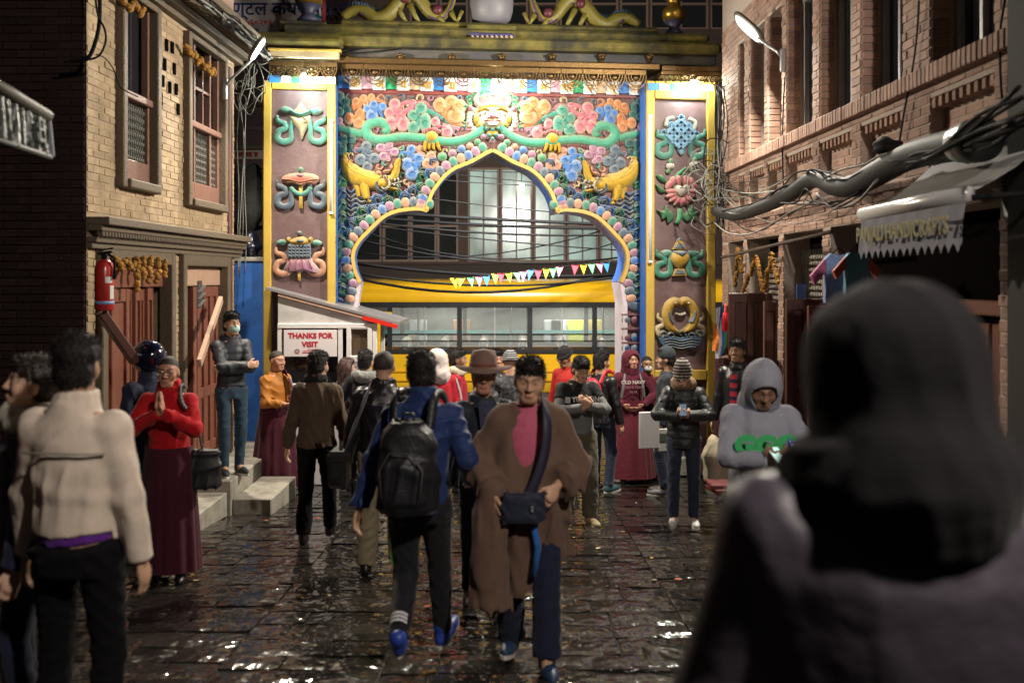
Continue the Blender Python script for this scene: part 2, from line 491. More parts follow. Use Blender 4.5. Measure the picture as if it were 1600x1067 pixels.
# doors
def leaf_mesh(mb_frame, x0, x1, z0, z1, y, ncol=2, rails=(.0,.36,1.)):
    """panelled door leaf: stiles, rails, recessed panels"""
    w = x1-x0; t = min(.07, w*.16)
    for i in range(ncol+1):
        cx = x0+t/2+(w-t)*i/ncol; mb_frame.box((cx, y, (z0+z1)/2), (t, .05, z1-z0), bev=.006)
    for rr in rails:
        zz = z0+.06+(z1-z0-.12)*rr; mb_frame.box(((x0+x1)/2, y+.004, zz), (w-.004, .044, .12), bev=.006)
    return t
def door(parent, x0, x1, z0, z1, y, ncol=2, m=None, rails=(.0,.36,1.), name='door_leaf'):
    mb = MB(); t = leaf_mesh(mb, x0, x1, z0, z1, y, ncol, rails)
    o = mb.build(name, m or M_redwood, parent, fix=False)
    w = x1-x0
    for i in range(ncol):
        for k in range(len(rails)-1):
            za = z0+.06+(z1-z0-.12)*rails[k]+.06; zc = z0+.06+(z1-z0-.12)*rails[k+1]-.06
            cx = x0+t/2+(w-t)*(i+.5)/ncol
            MB().box((cx, y+.012, (za+zc)/2), ((w-t)/ncol-t, .02, zc-za-.004), bev=.008).build('door_panel', m or M_redwood, o, fix=False)
    return o
for D in (D1, D2):
    x0, x1, z0, z1 = D; fr = MB()
    fr.box((x0+.05, -.0, (z0+z1)/2), (.1, .14, z1-z0-.002), bev=.01); fr.box((x1-.05, -.0, (z0+z1)/2), (.1, .14, z1-z0-.002), bev=.01)
    fr.box(((x0+x1)/2, .0, z1-.06), (x1-x0-.204, .13, .12), bev=.01)
    fr.build('door_frame', M_carved, LB, fix=False)
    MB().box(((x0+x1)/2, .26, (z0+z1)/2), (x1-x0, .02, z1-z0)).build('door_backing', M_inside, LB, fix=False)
    MB().box(((x0+x1)/2, .06, z1-.23), (x1-x0-.21, .06, .21), bev=.008).build('transom_board', M_palewood if D is D2 else M_redwood, LB, fix=False)
zt = 2.0+zb-.345
door(LB, .27, .98, DZ+.02, zt, .06, 2)
for k in range(4): door(LB, 1.0+k*.15, 1.135+k*.15, DZ+.02, zt, .1-.03*(k % 2), 1)
door(LB, 2.25, 2.66, DZ+.02, zt, .1, 2); door(LB, 2.9, 3.64, DZ+.02, zt, .07, 3)
MB().box((2.78, .13, (DZ+zt)/2), (.1, .2, zt-DZ), bev=.01).build('door_post', M_redwood, LB, fix=False)
MB().box((2.52, .045, 1.35), (.02, .02, .2)).build('door_handle', mat('brass', (.6,.42,.15), .3, metal=1.), LB, fix=False)
# dark red upright quoin strip near the gate end
MB().box((3.88, -.015, 1.9), (.1, .05, 6.2), bev=.01).build('quoin_strip', mat('dark_red_strip', (.085,.035,.03), .5), LB, fix=False)
# small dark vent slots in the brickwork
for (px, py) in ((258,71),(267,75),(255,101),(270,108),(252,127),(263,137),(273,140),(249,155),(276,171)):
    d = dl(px); z = ZC+(HY-py)/F*d+zb
    MB().box((LS(d), -.018, z), (.06, .012, .115)).build('vent_slot', M_inside, LB, fix=False)
# wall-mounted panel ledge at the near corner
# loose things by the doors (top-level)
def world_of(o, v):
    bpy.context.view_layer.update(); return o.matrix_world @ Vector(v)
bpy.context.view_layer.update()
def on_left(px, py, out=.1):
    d = (3.637-out)/((800-px)/F+.016); return Vector((-3.637+.016*d+out, d, ZC+(HY-py)/F*d))
a = on_left(345, 468, .1); b = on_left(311, 568, .26)
o = MB().beam(a, b, .05, .09, bev=.006).build('wooden_prop', M_palewood, fix=False); tag(o, 'pale wooden bar leaning slanted across the far red door', 'bar')
a = P(157, 488, 8.05); b = P(212, 566, 8.25)
o = MB().beam(a, b, .1, .07, bev=.006).build('wooden_beam', mat('oiled_beam', (.075,.03,.022), .4), fix=False); tag(o, 'dark slanted wooden beam below the fire extinguisher', 'beam')
# notice pockets
np_ = empty('letter_pocket', world_of(LB, (LS(dl(316)), -.0, ZC+(HY-478)/F*dl(316)+zb)), LB.rotation_euler.z)
tag(np_, 'grey three-tier letter pocket hanging on the far red door', 'letter rack')
for k in range(3):
    MB().add([(-.07,.03,.0+k*.08), (.07,.03,.0+k*.08), (.07,-.03,.075+k*.08), (-.07,-.03,.075+k*.08), (-.07,.03,.075+k*.08), (.07,.03,.075+k*.08)], [(0,1,2,3),(0,3,4),(1,5,2)]).build('pocket', mat('grey_plastic', (.28,.3,.31), .5), np_)
MB().box((0,.035,.13), (.16,.01,.3)).build('back_board', mat('dark_board', (.06,.06,.06), .6), np_, fix=False)
# marigold garlands
def garland(name, pts, label, r=.035, parent=None):
    rg = random.Random(len(pts)+int(pts[0][2]*1000)); mb = MB()
    pp = [Vector(p) for p in pts]
    for i in range(len(pp)-1):
        L = (pp[i+1]-pp[i]).length; n = max(2, int(L/(r*1.05)))
        for k in range(n):
            c = pp[i].lerp(pp[i+1], k/n)+Vector((rg.gauss(0,.006), rg.gauss(0,.006), rg.gauss(0,.006)))
            q = Matrix.Rotation(rg.random()*3, 3, 'Z') @ Matrix.Rotation(rg.random()*3, 3, 'X')
            mb.sphere(c, (r, r, r*.75), 7, 4, M=q)
    o = mb.build(name, M_marigold, parent, fix=False)
    return tag(o, label, 'garland', 'marigold garlands')
garland('marigold_garland', [on_left(*p) for p in ((180,402),(190,420),(199,404),(206,421),(214,405),(215,440),(214,460))], 'orange marigold garland in zigzag over the near red door', .03)
garland('marigold_garland', [on_left(*p) for p in ((225,404),(224,440))], 'first hanging marigold strand right of the zigzag garland', .032)
garland('marigold_garland', [on_left(*p) for p in ((237,405),(233,443))], 'second hanging marigold strand right of the zigzag garland', .032)
garland('marigold_garland', [on_left(*p) for p in ((248,406),(244,446))], 'third hanging marigold strand right of the zigzag garland', .032)
garland('marigold_garland', [on_left(*p) for p in ((258,410),(256,436))], 'short last marigold strand beside the brick pier between the doors', .03)
garland('marigold_garland', [on_left(*p) for p in ((291,72),(299,86),(304,82),(309,99),(314,92),(319,108),(324,101),(328,115),(334,108),(337,122))], 'marigold garland looped along the top of the three-light window', .035)
garland('marigold_garland', [on_left(*p) for p in ((192,0),(202,14),(210,4),(219,22),(226,12))], 'marigold garland at the top of the narrow left window', .035)

# steps in front of the doors
def step(name, x0, x1, y0, y1, ztop, m=M_conc):
    mb = MB(); mb.box(((x0+x1)/2, (y0+y1)/2, (ztop+ground_z(y1)-.3)/2), (x1-x0, y1-y0, ztop-ground_z(y1)+.3), bev=.012)
    o = mb.build(name, m, fix=False); return o
tag(step('door_step', -3.54, -2.97, 8.0, 10.38, ground_z(10.4)+.24), 'long low concrete step along the house front beside the maroon skirt', 'step')
tag(step('door_platform', -3.5, -2.93, 10.39, 12.9, ground_z(10.75)+.38), 'higher concrete platform the masked man stands on', 'step')
tag(step('step_block', -2.925, -2.52, 10.42, 11.6, ground_z(10.8)+.19), 'small free concrete block step in front of the platform', 'step')

# blue painted wall between house and gate
bw = MB(); bw.box((P(391, 500, 12.95).x, 13.0, .6), (.62, .16, 2.7+.9), bev=.01)
bz = ZC+(HY-409)/F*12.95
bw = MB(); bw.box(((P(366,0,12.95).x+P(416,0,12.95).x)/2, 13.02, (bz-1.2)/2), (P(416,0,12.95).x-P(366,0,12.95).x, .16, bz+1.2), bev=.008)
o = bw.build('blue_wall', mat('blue_wall_paint', (.03,.13,.45), .55, var=.15, vscale=4, bump=.2, dirt=(.02,.07,.2), dscale=4, damt=.5), fix=False)
tag(o, 'low bright blue painted wall between house and gate', 'wall')
cp = MB(); cp.box(((P(366,0,12.95).x+P(416,0,12.95).x)/2, 13.02, bz+.03), (.43, .2, .06), bev=.01)
cp.build('coping', M_conc, o, fix=False)

# ------------------------------------------------------------------ RIGHT BUILDING
def dr(px): return 3.035/((px-800)/F+.0193)
RB = empty('brick_shop_house', (3.035-.0193*5.7, 5.7, ground_z(10)), math.atan2(1, -.0193))
tag(RB, 'pink brick shop house with deep window bays along the right side', 'house')
rb = -RB.location.z
def RS(d): return d-5.7
def on_right(px, py, out=.1):
    d = (3.035-out)/((px-800)/F+.0193); return Vector((3.035-.0193*d-out, d, ZC+(HY-py)/F*d))
WR = [(1154.7,1164),(1171.6,1195),(1200,1222),(1229.7,1270),(1281,1332),(1346,1412),(1454,1555)]
winR = [(RS(dr(b)), RS(dr(a)), 3.21+rb, 4.62+rb) for a, b in WR]
panR = [(a, b, 2.3+rb, 3.06+rb) for a, b, _, _ in winR]
DRx = [(1138,1162),(1167,1217),(1225,1286)]
dooR = [(RS(dr(b)), RS(dr(a)), .25, 2.21+rb) for a, b in DRx]+[(.25, 3.24, .25, 2.21+rb)]
zlow = 2.50+rb
panR = [(a, b, zlow, 3.0+rb) for a, b, _, _ in winR]
opsR = winR+panR+dooR
wall_core('wall', RB, -3.2, 7.45, -.4, 6.4+rb, opsR, M_mortR, 1, .32)
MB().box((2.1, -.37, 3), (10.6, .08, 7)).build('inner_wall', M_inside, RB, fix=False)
def keyR(x, z):
    py = HY-F*(z-rb-ZC)/(5.7+x); return (0 if (py > -20 and z > 2.2+rb and x > .2) else 1, round(x/.8), abs(z-3.3-rb))
brick_field(RB, 0, 7.45, 2.215+rb, 3.075+rb, opsR, M_brickR, 1, 200, keyR, seed=5, bl=.225, bh=.068)
brick_field(RB, 0, 7.45, 3.215+rb, 5.0+rb, opsR, M_brickR, 1, 95, keyR, seed=6, bl=.225, bh=.068)
brick_field(RB, 0, 7.45, -.2, 2.2+rb, opsR, M_brickR, 1, 0, keyR, seed=7, bl=.225, bh=.075)
# end face bricks toward camera are not in view; brick returns inside the bays
ret = MB(); rg = random.Random(12)
for (a, b, z0, z1) in winR:
    z = z0
    while z < z1-.02:
        ret.box((b-.004, -.07, z+.03), (.02, .125, .057), bev=.003)
        ret.box((a+.004, -.07, z+.03), (.02, .125, .057), bev=.003); z += .068
o = ret.build('bay_brickwork', M_brickR, RB, fix=False); o['kind'] = 'stuff'
# rowlock sill band
rowm = mesh('sill_brick', *(lambda b: (b.v, b.f))(MB().box((0,0,0), (.056,.15,.12), bev=.006))); rowm.materials.append(M_brickR)
x = .03; n = 0
while x < 7.4:
    link('sill_brick', rowm, None, RB, (x, .0+rg.gauss(0,.002), 3.148+rb), (0,0,rg.gauss(0,.01))); x += .066
# corbel teeth above the recessed panels
tm = mesh('corbel_tooth', *(lambda b: (b.v, b.f))(MB().box((0,0,0), (.052,.1,.07), bev=.004))); tm.materials.append(M_brickR)
for (a, b, z0, z1) in panR:
    MB().box(((a+b)/2, -.13, (z0+z1)/2), (b-a, .06, z1-z0)).build('recess_panel', M_mortR, RB, fix=False)
    brick_field(RB, a+.002, b-.002, z0, z1-.075, [], M_brickR, 1, 0, keyR, seed=int(a*50), face=-.1, proud=.004)
    x = a+.045
    while x < b-.03: link('corbel_tooth', tm, None, RB, (x, -.052, z1-.04)); x += .1
# windows
def right_window(W, i):
    x0, x1, z0, z1 = W; w = x1-x0; y = -.19
    fr = MB(); t = .05
    for c in (x0+t/2+.012, x1-t/2-.012, (x0+x1)/2+.06*w): fr.box((c, y, (z0+z1)/2), (t, .06, z1-z0-.006), bev=.006)
    fr.box(((x0+x1)/2, y+.005, z0+t/2+.003), (w-.03, .07, t), bev=.006); fr.box(((x0+x1)/2, y+.005, z1-t/2-.003), (w-.03, .07, t), bev=.006)
    win = fr.build('window', M_alu, RB, fix=False)
    MB().box((x0+w*.29, y-.02, (z0+z1)/2), (w*.5-.04, .012, z1-z0-.08), rz=.0).build('pane', M_glass, win, fix=False)
    MB().box((x0+w*.79, y-.03, (z0+z1)/2), (w*.42-.04, .012, z1-z0-.08), rz=.02).build('pane', M_glass, win, fix=False)
    MB().box(((x0+x1)/2, -.1, z0+.004), (w-.004, .17, .02), bev=.004).build('sill', M_conc, win, fix=False)
for i, W in enumerate(winR): right_window(W, i)
# lower openings: slatted shutters, dark shop inside
for k, (a, b, z0, z1) in enumerate(dooR[:3]):
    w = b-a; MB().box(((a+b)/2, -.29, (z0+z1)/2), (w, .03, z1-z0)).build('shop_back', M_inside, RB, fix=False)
    zz = 1.28+rb; sl = mesh('shutter_slat', *(lambda q: (q.v, q.f))(MB().box((0,0,0), (1,.03,.036), M=Matrix.Rotation(.5,3,'X'), bev=.004)))
    sl.materials.append(mat('cream_shutter_slat', (.55,.5,.42), .5, var=.2, obj=.1))
    while zz < 2.0+rb:
        link('shutter_slat', sl, None, RB, (a+w*.4, -.2, zz), (0,0,0), (w*.78,1,1)); zz += .062
    MB().box((a+w*.4, -.22, 1.02+rb), (w*.78, .03, .42), bev=.005).build('shutter_panel', mat('drab_panel', (.24,.2,.17), .6, var=.2), RB, fix=False)
    ng = MB()
    for j in range(int(w/.05)): ng.box((a+.02+j*.05, -.165, 1.65+rb), (.006, .006, .78))
    ng.build('shutter_mesh', M_lattice, RB, fix=False)
a, b, z0, z1 = dooR[3]
x = a+.02; k = 0
rg = random.Random(4)
while x < b-.1:
    w = .15; MB().box((x+w/2, -.2+.012*(k % 2), (z0+1.46+rb)/2), (w-.012, .035, 1.46+rb-z0), bev=.006).build('shutter_plank', M_redwood, RB, fix=False); x += w; k += 1
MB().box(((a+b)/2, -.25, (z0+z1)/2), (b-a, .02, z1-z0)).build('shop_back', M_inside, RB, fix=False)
MB().box(((a+b)/2, -.2, 1.56+rb), (b-a-.01, .06, .1), bev=.01).build('shutter_rail', M_redwood, RB, fix=False)
# open door leaves standing out from the wall, facing the camera
def open_leaf(px0, px1, ptop, d, ncol, m, rot=0., zbot=None):
    x0 = (px0-800)/F*d; x1 = (px1-800)/F*d; zt_ = ZC+(HY-ptop)/F*d
    o = empty('door_leaf', (x1, d, 0), rot); o.parent = RB; o.matrix_parent_inverse = RB.matrix_world.inverted()
    zb_ = ground_z(d)+.18
    mb = MB(); w = x1-x0; t = min(.07, w*.18)
    for i in range(ncol+1): mb.box((-w+t/2+(w-t)*i/ncol, 0, (zb_+zt_)/2), (t, .05, zt_-zb_), bev=.005)
    rails = (0, .3, .62, 1.)
    for rr in rails: mb.box((-w/2, .003, zb_+.05+(zt_-zb_-.1)*rr), (w-.004, .044, .1), bev=.005)
    mb.build('door_frame', m, o, fix=False)
    for i in range(ncol):
        for k in range(3):
            za = zb_+.1+(zt_-zb_-.1)*rails[k]; zc = zb_+(zt_-zb_-.1)*rails[k+1]
            MB().box((-w+t/2+(w-t)*(i+.5)/ncol, .008, (za+zc)/2), ((w-t)/ncol-t, .02, zc-za-.003), bev=.008).build('door_panel', m, o, fix=False)
M_doorR = mat('dark_red_door', (.085,.03,.022), .4, var=.25, vscale=9, bump=.25)
M_doorR2 = mat('mid_red_door', (.2,.085,.065), .4, var=.25, vscale=9, bump=.25)
bpy.context.view_layer.update()
open_leaf(1138, 1206, 458, 10.85, 2, M_doorR)
open_leaf(1193, 1214, 471, 10.3, 1, M_doorR2)
open_leaf(1228, 1292, 467, 9.05, 2, M_doorR)
open_leaf(1262, 1300, 478, 8.8, 1, M_doorR2)
# blue notice
o = MB().box(on_right(1252, 460, .03), (.09, .01, .2), rz=.0).build('blue_notice', mat('blue_paper', (.1,.2,.6), .6), fix=False); tag(o, 'small blue paper notice under the slatted shutter', 'notice')
# shop step at right
mb = MB(); mb.box((2.78, 9.6, (ground_z(9.6)+.12-1.1)/2), (.5, 7.2, ground_z(9.6)+.12+1.1), bev=.015)
o = mb.build('shop_step', M_conc, fix=False); tag(o, 'long low concrete step along the right shop fronts', 'step')
# near dark shutter post at right edge of view
o = MB().box((2.82, 5.35, 1.6), (.16, .35, 5.0), bev=.02).build('shop_post', mat('grey_green_post', (.03,.033,.03), .8, var=.2), fix=False)
tag(o, 'dark grey-green shop post at the right edge of the picture', 'post')
# ================================================================== GATE
TH = math.radians(6.0); GO = Vector((-31/F*13.6, 13.6, 0)); U = Vector((math.cos(TH), math.sin(TH), 0)); Wd = Vector((-math.sin(TH), math.cos(TH), 0))
GZ = ground_z(13.6)
GATE = empty('arched_gate', (GO.x, GO.y, GZ), TH)
tag(GATE, 'ornate temple gate with cusped arch, painted relief clouds and yellow-framed pillars', 'gate')
def GP(px, py, w=0.):
    rx, rz = (px-800)/F, (HY-py)/F
    t = (GO.dot(Wd)+w)/(rx*Wd.x+Wd.y)
    p = Vector((rx*t, t, 0)); return ((p-GO).dot(U), ZC+rz*t-GZ)
def relief_mat(name, core, edge, rough=.62):
    if name in MATS: return MATS[name]
    m = mat(name, core, rough, var=.22, vscale=22, bump=.5, bscale=45, spec=.3, dirt=(.07,.055,.04), dscale=9, damt=.45)
    N = m.node_tree.nodes; L = m.node_tree.links; b = N['Principled BSDF']
    src = b.inputs['Base Color'].links[0].from_socket
    at = N.new('ShaderNodeAttribute'); at.attribute_name = 'paint'
    nz = N.new('ShaderNodeTexNoise'); nz.inputs['Scale'].default_value = 14
    ad = N.new('ShaderNodeMath'); ad.operation = 'ADD'; L.new(at.outputs['Fac'], ad.inputs[0])
    mu = N.new('ShaderNodeMath'); mu.operation = 'MULTIPLY_ADD'; mu.inputs[1].default_value = .5; mu.inputs[2].default_value = -.25; L.new(nz.outputs['Fac'], mu.inputs[0]); L.new(mu.outputs[0], ad.inputs[1])
    mr = N.new('ShaderNodeMapRange'); mr.inputs[1].default_value = .1; mr.inputs[2].default_value = .8; mr.inputs[4].default_value = .92; L.new(ad.outputs[0], mr.inputs[0])
    mx = N.new('ShaderNodeMix'); mx.data_type = 'RGBA'; L.new(mr.outputs[0], mx.inputs[0]); mx.inputs[6].default_value = (*edge, 1); L.new(src, mx.inputs[7])
    gm = N.new('ShaderNodeNewGeometry'); sx = N.new('ShaderNodeSeparateXYZ'); L.new(gm.outputs['Normal'], sx.inputs[0])
    du = N.new('ShaderNodeMapRange'); du.inputs[1].default_value = .15; du.inputs[2].default_value = .85; du.inputs[4].default_value = .6; L.new(sx.outputs[2], du.inputs[0])
    dm_ = N.new('ShaderNodeMath'); dm_.operation = 'MULTIPLY'; L.new(du.outputs[0], dm_.inputs[0]); L.new(nz.outputs['Fac'], dm_.inputs[1])
    m2 = N.new('ShaderNodeMix'); m2.data_type = 'RGBA'; L.new(dm_.outputs[0], m2.inputs[0]); L.new(mx.outputs[2], m2.inputs[6]); m2.inputs[7].default_value = (.42,.36,.25,1)
    L.new(m2.outputs[2], b.inputs['Base Color'])
    return m
cream = (.62,.53,.33)
RM = {
 'teal': relief_mat('relief_teal', (0.013,0.178,0.134), (0.259,0.324,0.238)), 'dteal': relief_mat('relief_dark_teal', (0.004,0.062,0.062), (0.094,0.194,0.158)),
 'green': relief_mat('relief_green', (0.016,0.228,0.104), (0.302,0.36,0.23)), 'serp': relief_mat('relief_serpent_green', (0.031,0.265,0.17), (0.331,0.374,0.245)),
 'pink': relief_mat('relief_pink', (0.388,0.088,0.139), (0.475,0.331,0.259)), 'orange': relief_mat('relief_orange', (0.446,0.138,0.036), (0.49,0.36,0.216)),
 'blue': relief_mat('relief_blue', (0.022,0.117,0.351), (0.259,0.324,0.396)), 'lilac': relief_mat('relief_lilac', (0.245,0.106,0.194), (0.418,0.324,0.324)),
 'dblue': relief_mat('relief_deep_blue', (0.006,0.05,0.149), (0.101,0.18,0.259)), 'yellow': relief_mat('relief_yellow', (0.401,0.24,0.004), (0.49,0.374,0.13)),
 'cream': relief_mat('relief_cream', (0.399,0.326,0.187), (0.504,0.446,0.324)), 'white': relief_mat('relief_white', (0.426,0.411,0.353), (0.518,0.504,0.446)),
 'mauve': relief_mat('relief_mauve', (0.106,0.03,0.041), (0.216,0.108,0.115)), 'red': relief_mat('relief_red', (0.373,0.066,0.044), (0.49,0.288,0.216)),
 'aqua': relief_mat('relief_aqua', (0.045,0.235,0.191), (0.252,0.374,0.317)), 'sky': relief_mat('relief_sky_blue', (0.073,0.249,0.41), (0.288,0.396,0.475)),
 'slate': relief_mat('relief_slate_blue', (0.056,0.093,0.137), (0.216,0.252,0.274)), 'gold': relief_mat('relief_gold', (0.307,0.175,0.014), (0.418,0.302,0.101)),
 'leaf': relief_mat('relief_leaf', (0.012,0.107,0.048), (0.101,0.216,0.115)), 'peach': relief_mat('relief_peach', (0.41,0.191,0.118), (0.475,0.346,0.259)),
}
class RL:
    """relief pieces drawn in picture coordinates on a plane of the gate, then built in the gate's own metres"""
    def __init__(s, w0=0.): s.v = []; s.f = []; s.p = []; s.w0 = w0
    def _map(s, px, py, h): 
        u, z = GP(px, py, s.w0); return (u, s.w0-h, z)
    def dome(s, x, y, rx, ry=None, h=None, rot=0., seg=16, rings=4, base=0., exp=.5, flat=False):
        ry = ry or rx; h = h if h is not None else min(rx, ry)*.0075
        b = len(s.v); c, sn = math.cos(rot), math.sin(rot)
        for i in range(rings):
            r = 1-i/rings*1.0; r = math.cos(i/rings*PI/2)
            for k in range(seg):
                a = 2*PI*k/seg; dx, dy = rx*r*math.cos(a), ry*r*math.sin(a)
                s.v.append(s._map(x+dx*c-dy*sn, y+dx*sn+dy*c, base+h*math.sin(i/rings*PI/2)**((.55 if flat is True else flat) if flat else 1.)-(.02 if i == 0 else 0))); s.p.append(i/rings)
        s.v.append(s._map(x, y, base+h)); s.p.append(1.)
        for i in range(rings-1):
            for k in range(seg): s.f.append((b+i*seg+k, b+i*seg+(k+1) % seg, b+(i+1)*seg+(k+1) % seg, b+(i+1)*seg+k))
        for k in range(seg): s.f.append((b+(rings-1)*seg+k, b+(rings-1)*seg+(k+1) % seg, len(s.v)-1))
        return s
    def rib(s, pts, wid, h=None, n=5, cs=6, base=0., taper=True, smooth=True):
        pts = catmull(pts, n) if smooth else [np.array(p, float) for p in pts]
        N = len(pts); wid = wid if hasattr(wid, '__len__') else [wid, wid]
        b = len(s.v)
        for i, p in enumerate(pts):
            t = pts[min(i+1, N-1)]-pts[max(i-1, 0)]; t = t/(np.linalg.norm(t)+1e-9); nn = np.array([-t[1], t[0]])
            q = i/(N-1)*(len(wid)-1); j = min(int(q), len(wid)-2); w = wid[j]+(wid[j+1]-wid[j])*(q-j)
            hh = h if h is not None else w*.0075
            if i in (0, N-1): hh *= .45
            for k in range(cs+1):
                a = PI*k/cs
                pp = p+nn*w*math.cos(a); s.v.append(s._map(pp[0], pp[1], base+hh*math.sin(a)-(.012 if k in (0, cs) else 0))); s.p.append(math.sin(a)*.9)
        for i in range(N-1):
            for k in range(cs): s.f.append((b+i*(cs+1)+k, b+i*(cs+1)+k+1, b+(i+1)*(cs+1)+k+1, b+(i+1)*(cs+1)+k))
        s.f.append(tuple(b+k for k in range(cs+1))); s.f.append(tuple(b+(N-1)*(cs+1)+k for k in reversed(range(cs+1))))
        return s
    def puff(s, out, h=.05, smooth=True, rings=4, c=None, base=0., n=4):
        pts = catmull(out, n, True) if smooth else [np.array(p, float) for p in out]
        c = np.array(c, float) if c is not None else sum(pts)/len(pts)
        b = len(s.v); N = len(pts)
        for i in range(rings):
            r = math.cos(i/rings*PI/2)
            for p in pts:
                q = c+(p-c)*r; s.v.append(s._map(q[0], q[1], base+h*math.sin(i/rings*PI/2)-(.012 if i == 0 else 0))); s.p.append(i/rings)
        s.v.append(s._map(c[0], c[1], base+h)); s.p.append(1.)
        for i in range(rings-1):
            for k in range(N): s.f.append((b+i*N+k, b+i*N+(k+1) % N, b+(i+1)*N+(k+1) % N, b+(i+1)*N+k))
        for k in range(N): s.f.append((b+(rings-1)*N+k, b+(rings-1)*N+(k+1) % N, len(s.v)-1))
        return s
    def plate(s, out, h=.02, smooth=False, base=0., bev=.8, n=4):
        pts = catmull(out, n, True) if smooth else [np.array(p, float) for p in out]
        c = sum(pts)/len(pts); b = len(s.v); N = len(pts)
        for (q, hh, pa) in ((0, -.01, 0), (0, h*.7, .0), (bev, h, .6)):
            for p in pts:
                d = p-c; L = np.linalg.norm(d)+1e-9; r = p-d/L*q; s.v.append(s._map(r[0], r[1], base+hh)); s.p.append(pa)
        for i in range(2):
            for k in range(N): s.f.append((b+i*N+k, b+i*N+(k+1) % N, b+(i+1)*N+(k+1) % N, b+(i+1)*N+k))
        s.f.append(tuple(b+2*N+k for k in range(N)))
        return s
    def build(s, name, m, parent=GATE, both=False, smooth=True, pname=None):
        outs = []
        for sg in ((1, -1) if both else (1,)):
            v = [(x*sg, y, z) for x, y, z in s.v]; f = s.f
            me = mesh(name, v, f, smooth)
            bm = bmesh.new(); bm.from_mesh(me); bmesh.ops.recalc_face_normals(bm, faces=bm.faces); bm.to_mesh(me); bm.free()
            at = me.attributes.new('paint', 'FLOAT', 'POINT'); at.data.foreach_set('value', s.p)
            if smooth:
                try: me.set_sharp_from_angle(angle=math.radians(60))
                except Exception: pass
            outs.append(link(name, me, RM[m] if isinstance(m, str) else m, parent))
        return outs

# ---- arch panel body
ARL = [(558,760),(558,475),(560,462),(564,441),(557,425),(554,412),(553,400),(556,388),(564,375.5),(576,363),(588,351),(602.5,339),(619,332),(635.5,329),(656,328),(667,331),(671.5,314.6),(676.7,301),(685,289),(695,277),(708,266.5),(722,260),(736,254.5),(750,246.8),(761,240.5),(768.9,237)]
arch_l = [GP(*p) for p in ARL]; arch_l[-1] = (0, arch_l[-1][1]); arch_l[0] = (arch_l[0][0], -.1)
arch = arch_l+[(-u, z) for u, z in reversed(arch_l[:-1])]
uL, zT = GP(524, 128); uR = -uL; 
mb = MB(); TK = .5
M_panel = mat('maroon_relief_ground', (.13,.055,.05), .6, var=.3, vscale=9, bump=.9, bscale=14, bdist=.03)
n = len(arch); top = [(uL+(uR-uL)*i/(n-1), zT) for i in range(n)]
# spandrel body: strips from each arch point out to the frame
outl = []
for (u, z) in arch:
    outl.append((u, z))
def border(u, z):
    # project from arch point outward to the rectangular outline
    cz = arch_l[6][1]
    return None
poly = [(uL, -.1)]+arch+[(uR, -.1), (uR, zT), (uL, zT)]
v = [(u, 0, z) for u, z in poly]+[(u, TK, z) for u, z in poly]; n = len(poly)
f = [tuple(range(n)), tuple(reversed(range(n, 2*n)))]+[(i, n+i, n+(i+1) % n, (i+1) % n) for i in range(n)]
me = mesh('arch_panel', v, f)
bm = bmesh.new(); bm.from_mesh(me); bmesh.ops.triangulate(bm, faces=[q for q in bm.faces if len(q.verts) > 4]); bmesh.ops.recalc_face_normals(bm, faces=bm.faces); bm.to_mesh(me); bm.free()
link('arch_panel', me, M_panel, GATE)
# soffit lining: blue on the cusps, off-white down the jambs
M_blue = mat('gate_blue_paint', (.05,.16,.55), .45, var=.15, vscale=5, bump=.15, dirt=(.03,.07,.25), dscale=5, damt=.4)
M_lilacw = mat('jamb_offwhite', (.55,.48,.52), .6, var=.12, vscale=6, bump=.2, dirt=(.3,.25,.25), damt=.5)
def lining(idx0, idx1, m, nm, sg):
    rows = []
    for (u, z) in arch_l[idx0:idx1]:
        rows.append([(sg*(u-.0)+sg*(-1)*0, .02, z), (sg*u, TK+.01, z)])
    mb = MB(); off = []
    pts = arch_l[idx0:idx1]
    for i, (u, z) in enumerate(pts):
        a = pts[max(i-1, 0)]; b = pts[min(i+1, len(pts)-1)]; t = Vector((b[0]-a[0], b[1]-a[1])).normalized(); nn = Vector((t.y, -t.x))
        q = (u+nn.x*.012, z+nn.y*.012); off.append([(sg*q[0], .03, q[1]), (sg*q[0], TK+.02, q[1])])
    mb.grid(off); return mb.build(nm, m, GATE, True)
for sg in (1, -1):
    lining(0, 4, M_lilacw, 'jamb_lining', sg); lining(3, len(arch_l), M_blue, 'soffit_lining', sg)
# gold rim along the arch
M_gold = mat('gate_gold_paint', (.50,.33,.07), .38, var=.2, vscale=8, bump=.2, spec=.6, dirt=(.35,.27,.16), dscale=7, damt=.5)
M_yel = mat('gate_yellow_frame', (.47,.32,.05), .55, var=.12, vscale=5, bump=.2, dirt=(.38,.25,.05), dscale=4, damt=.4)
def rim(pts, sg, w0, w1, half, nm, m):
    rows = []
    for i, (u, z) in enumerate(pts):
        a = pts[max(i-1, 0)]; b = pts[min(i+1, len(pts)-1)]; t = Vector((b[0]-a[0], b[1]-a[1])).normalized(); nn = Vector((-t.y, t.x))
        o1 = (u-nn.x*.014, z-nn.y*.014); o2 = (u+nn.x*half, z+nn.y*half)
        rows.append([(sg*o1[0], .06, o1[1]), (sg*o1[0], w1, o1[1]), (sg*o2[0], w1, o2[1]), (sg*o2[0], .0, o2[1])])
    return MB().grid(rows).build(nm, m, GATE)
sm_pts = [tuple(p) for p in catmull(arch_l[3:16], 4)]; sm_pts2 = [tuple(p) for p in catmull(arch_l[15:], 4)]
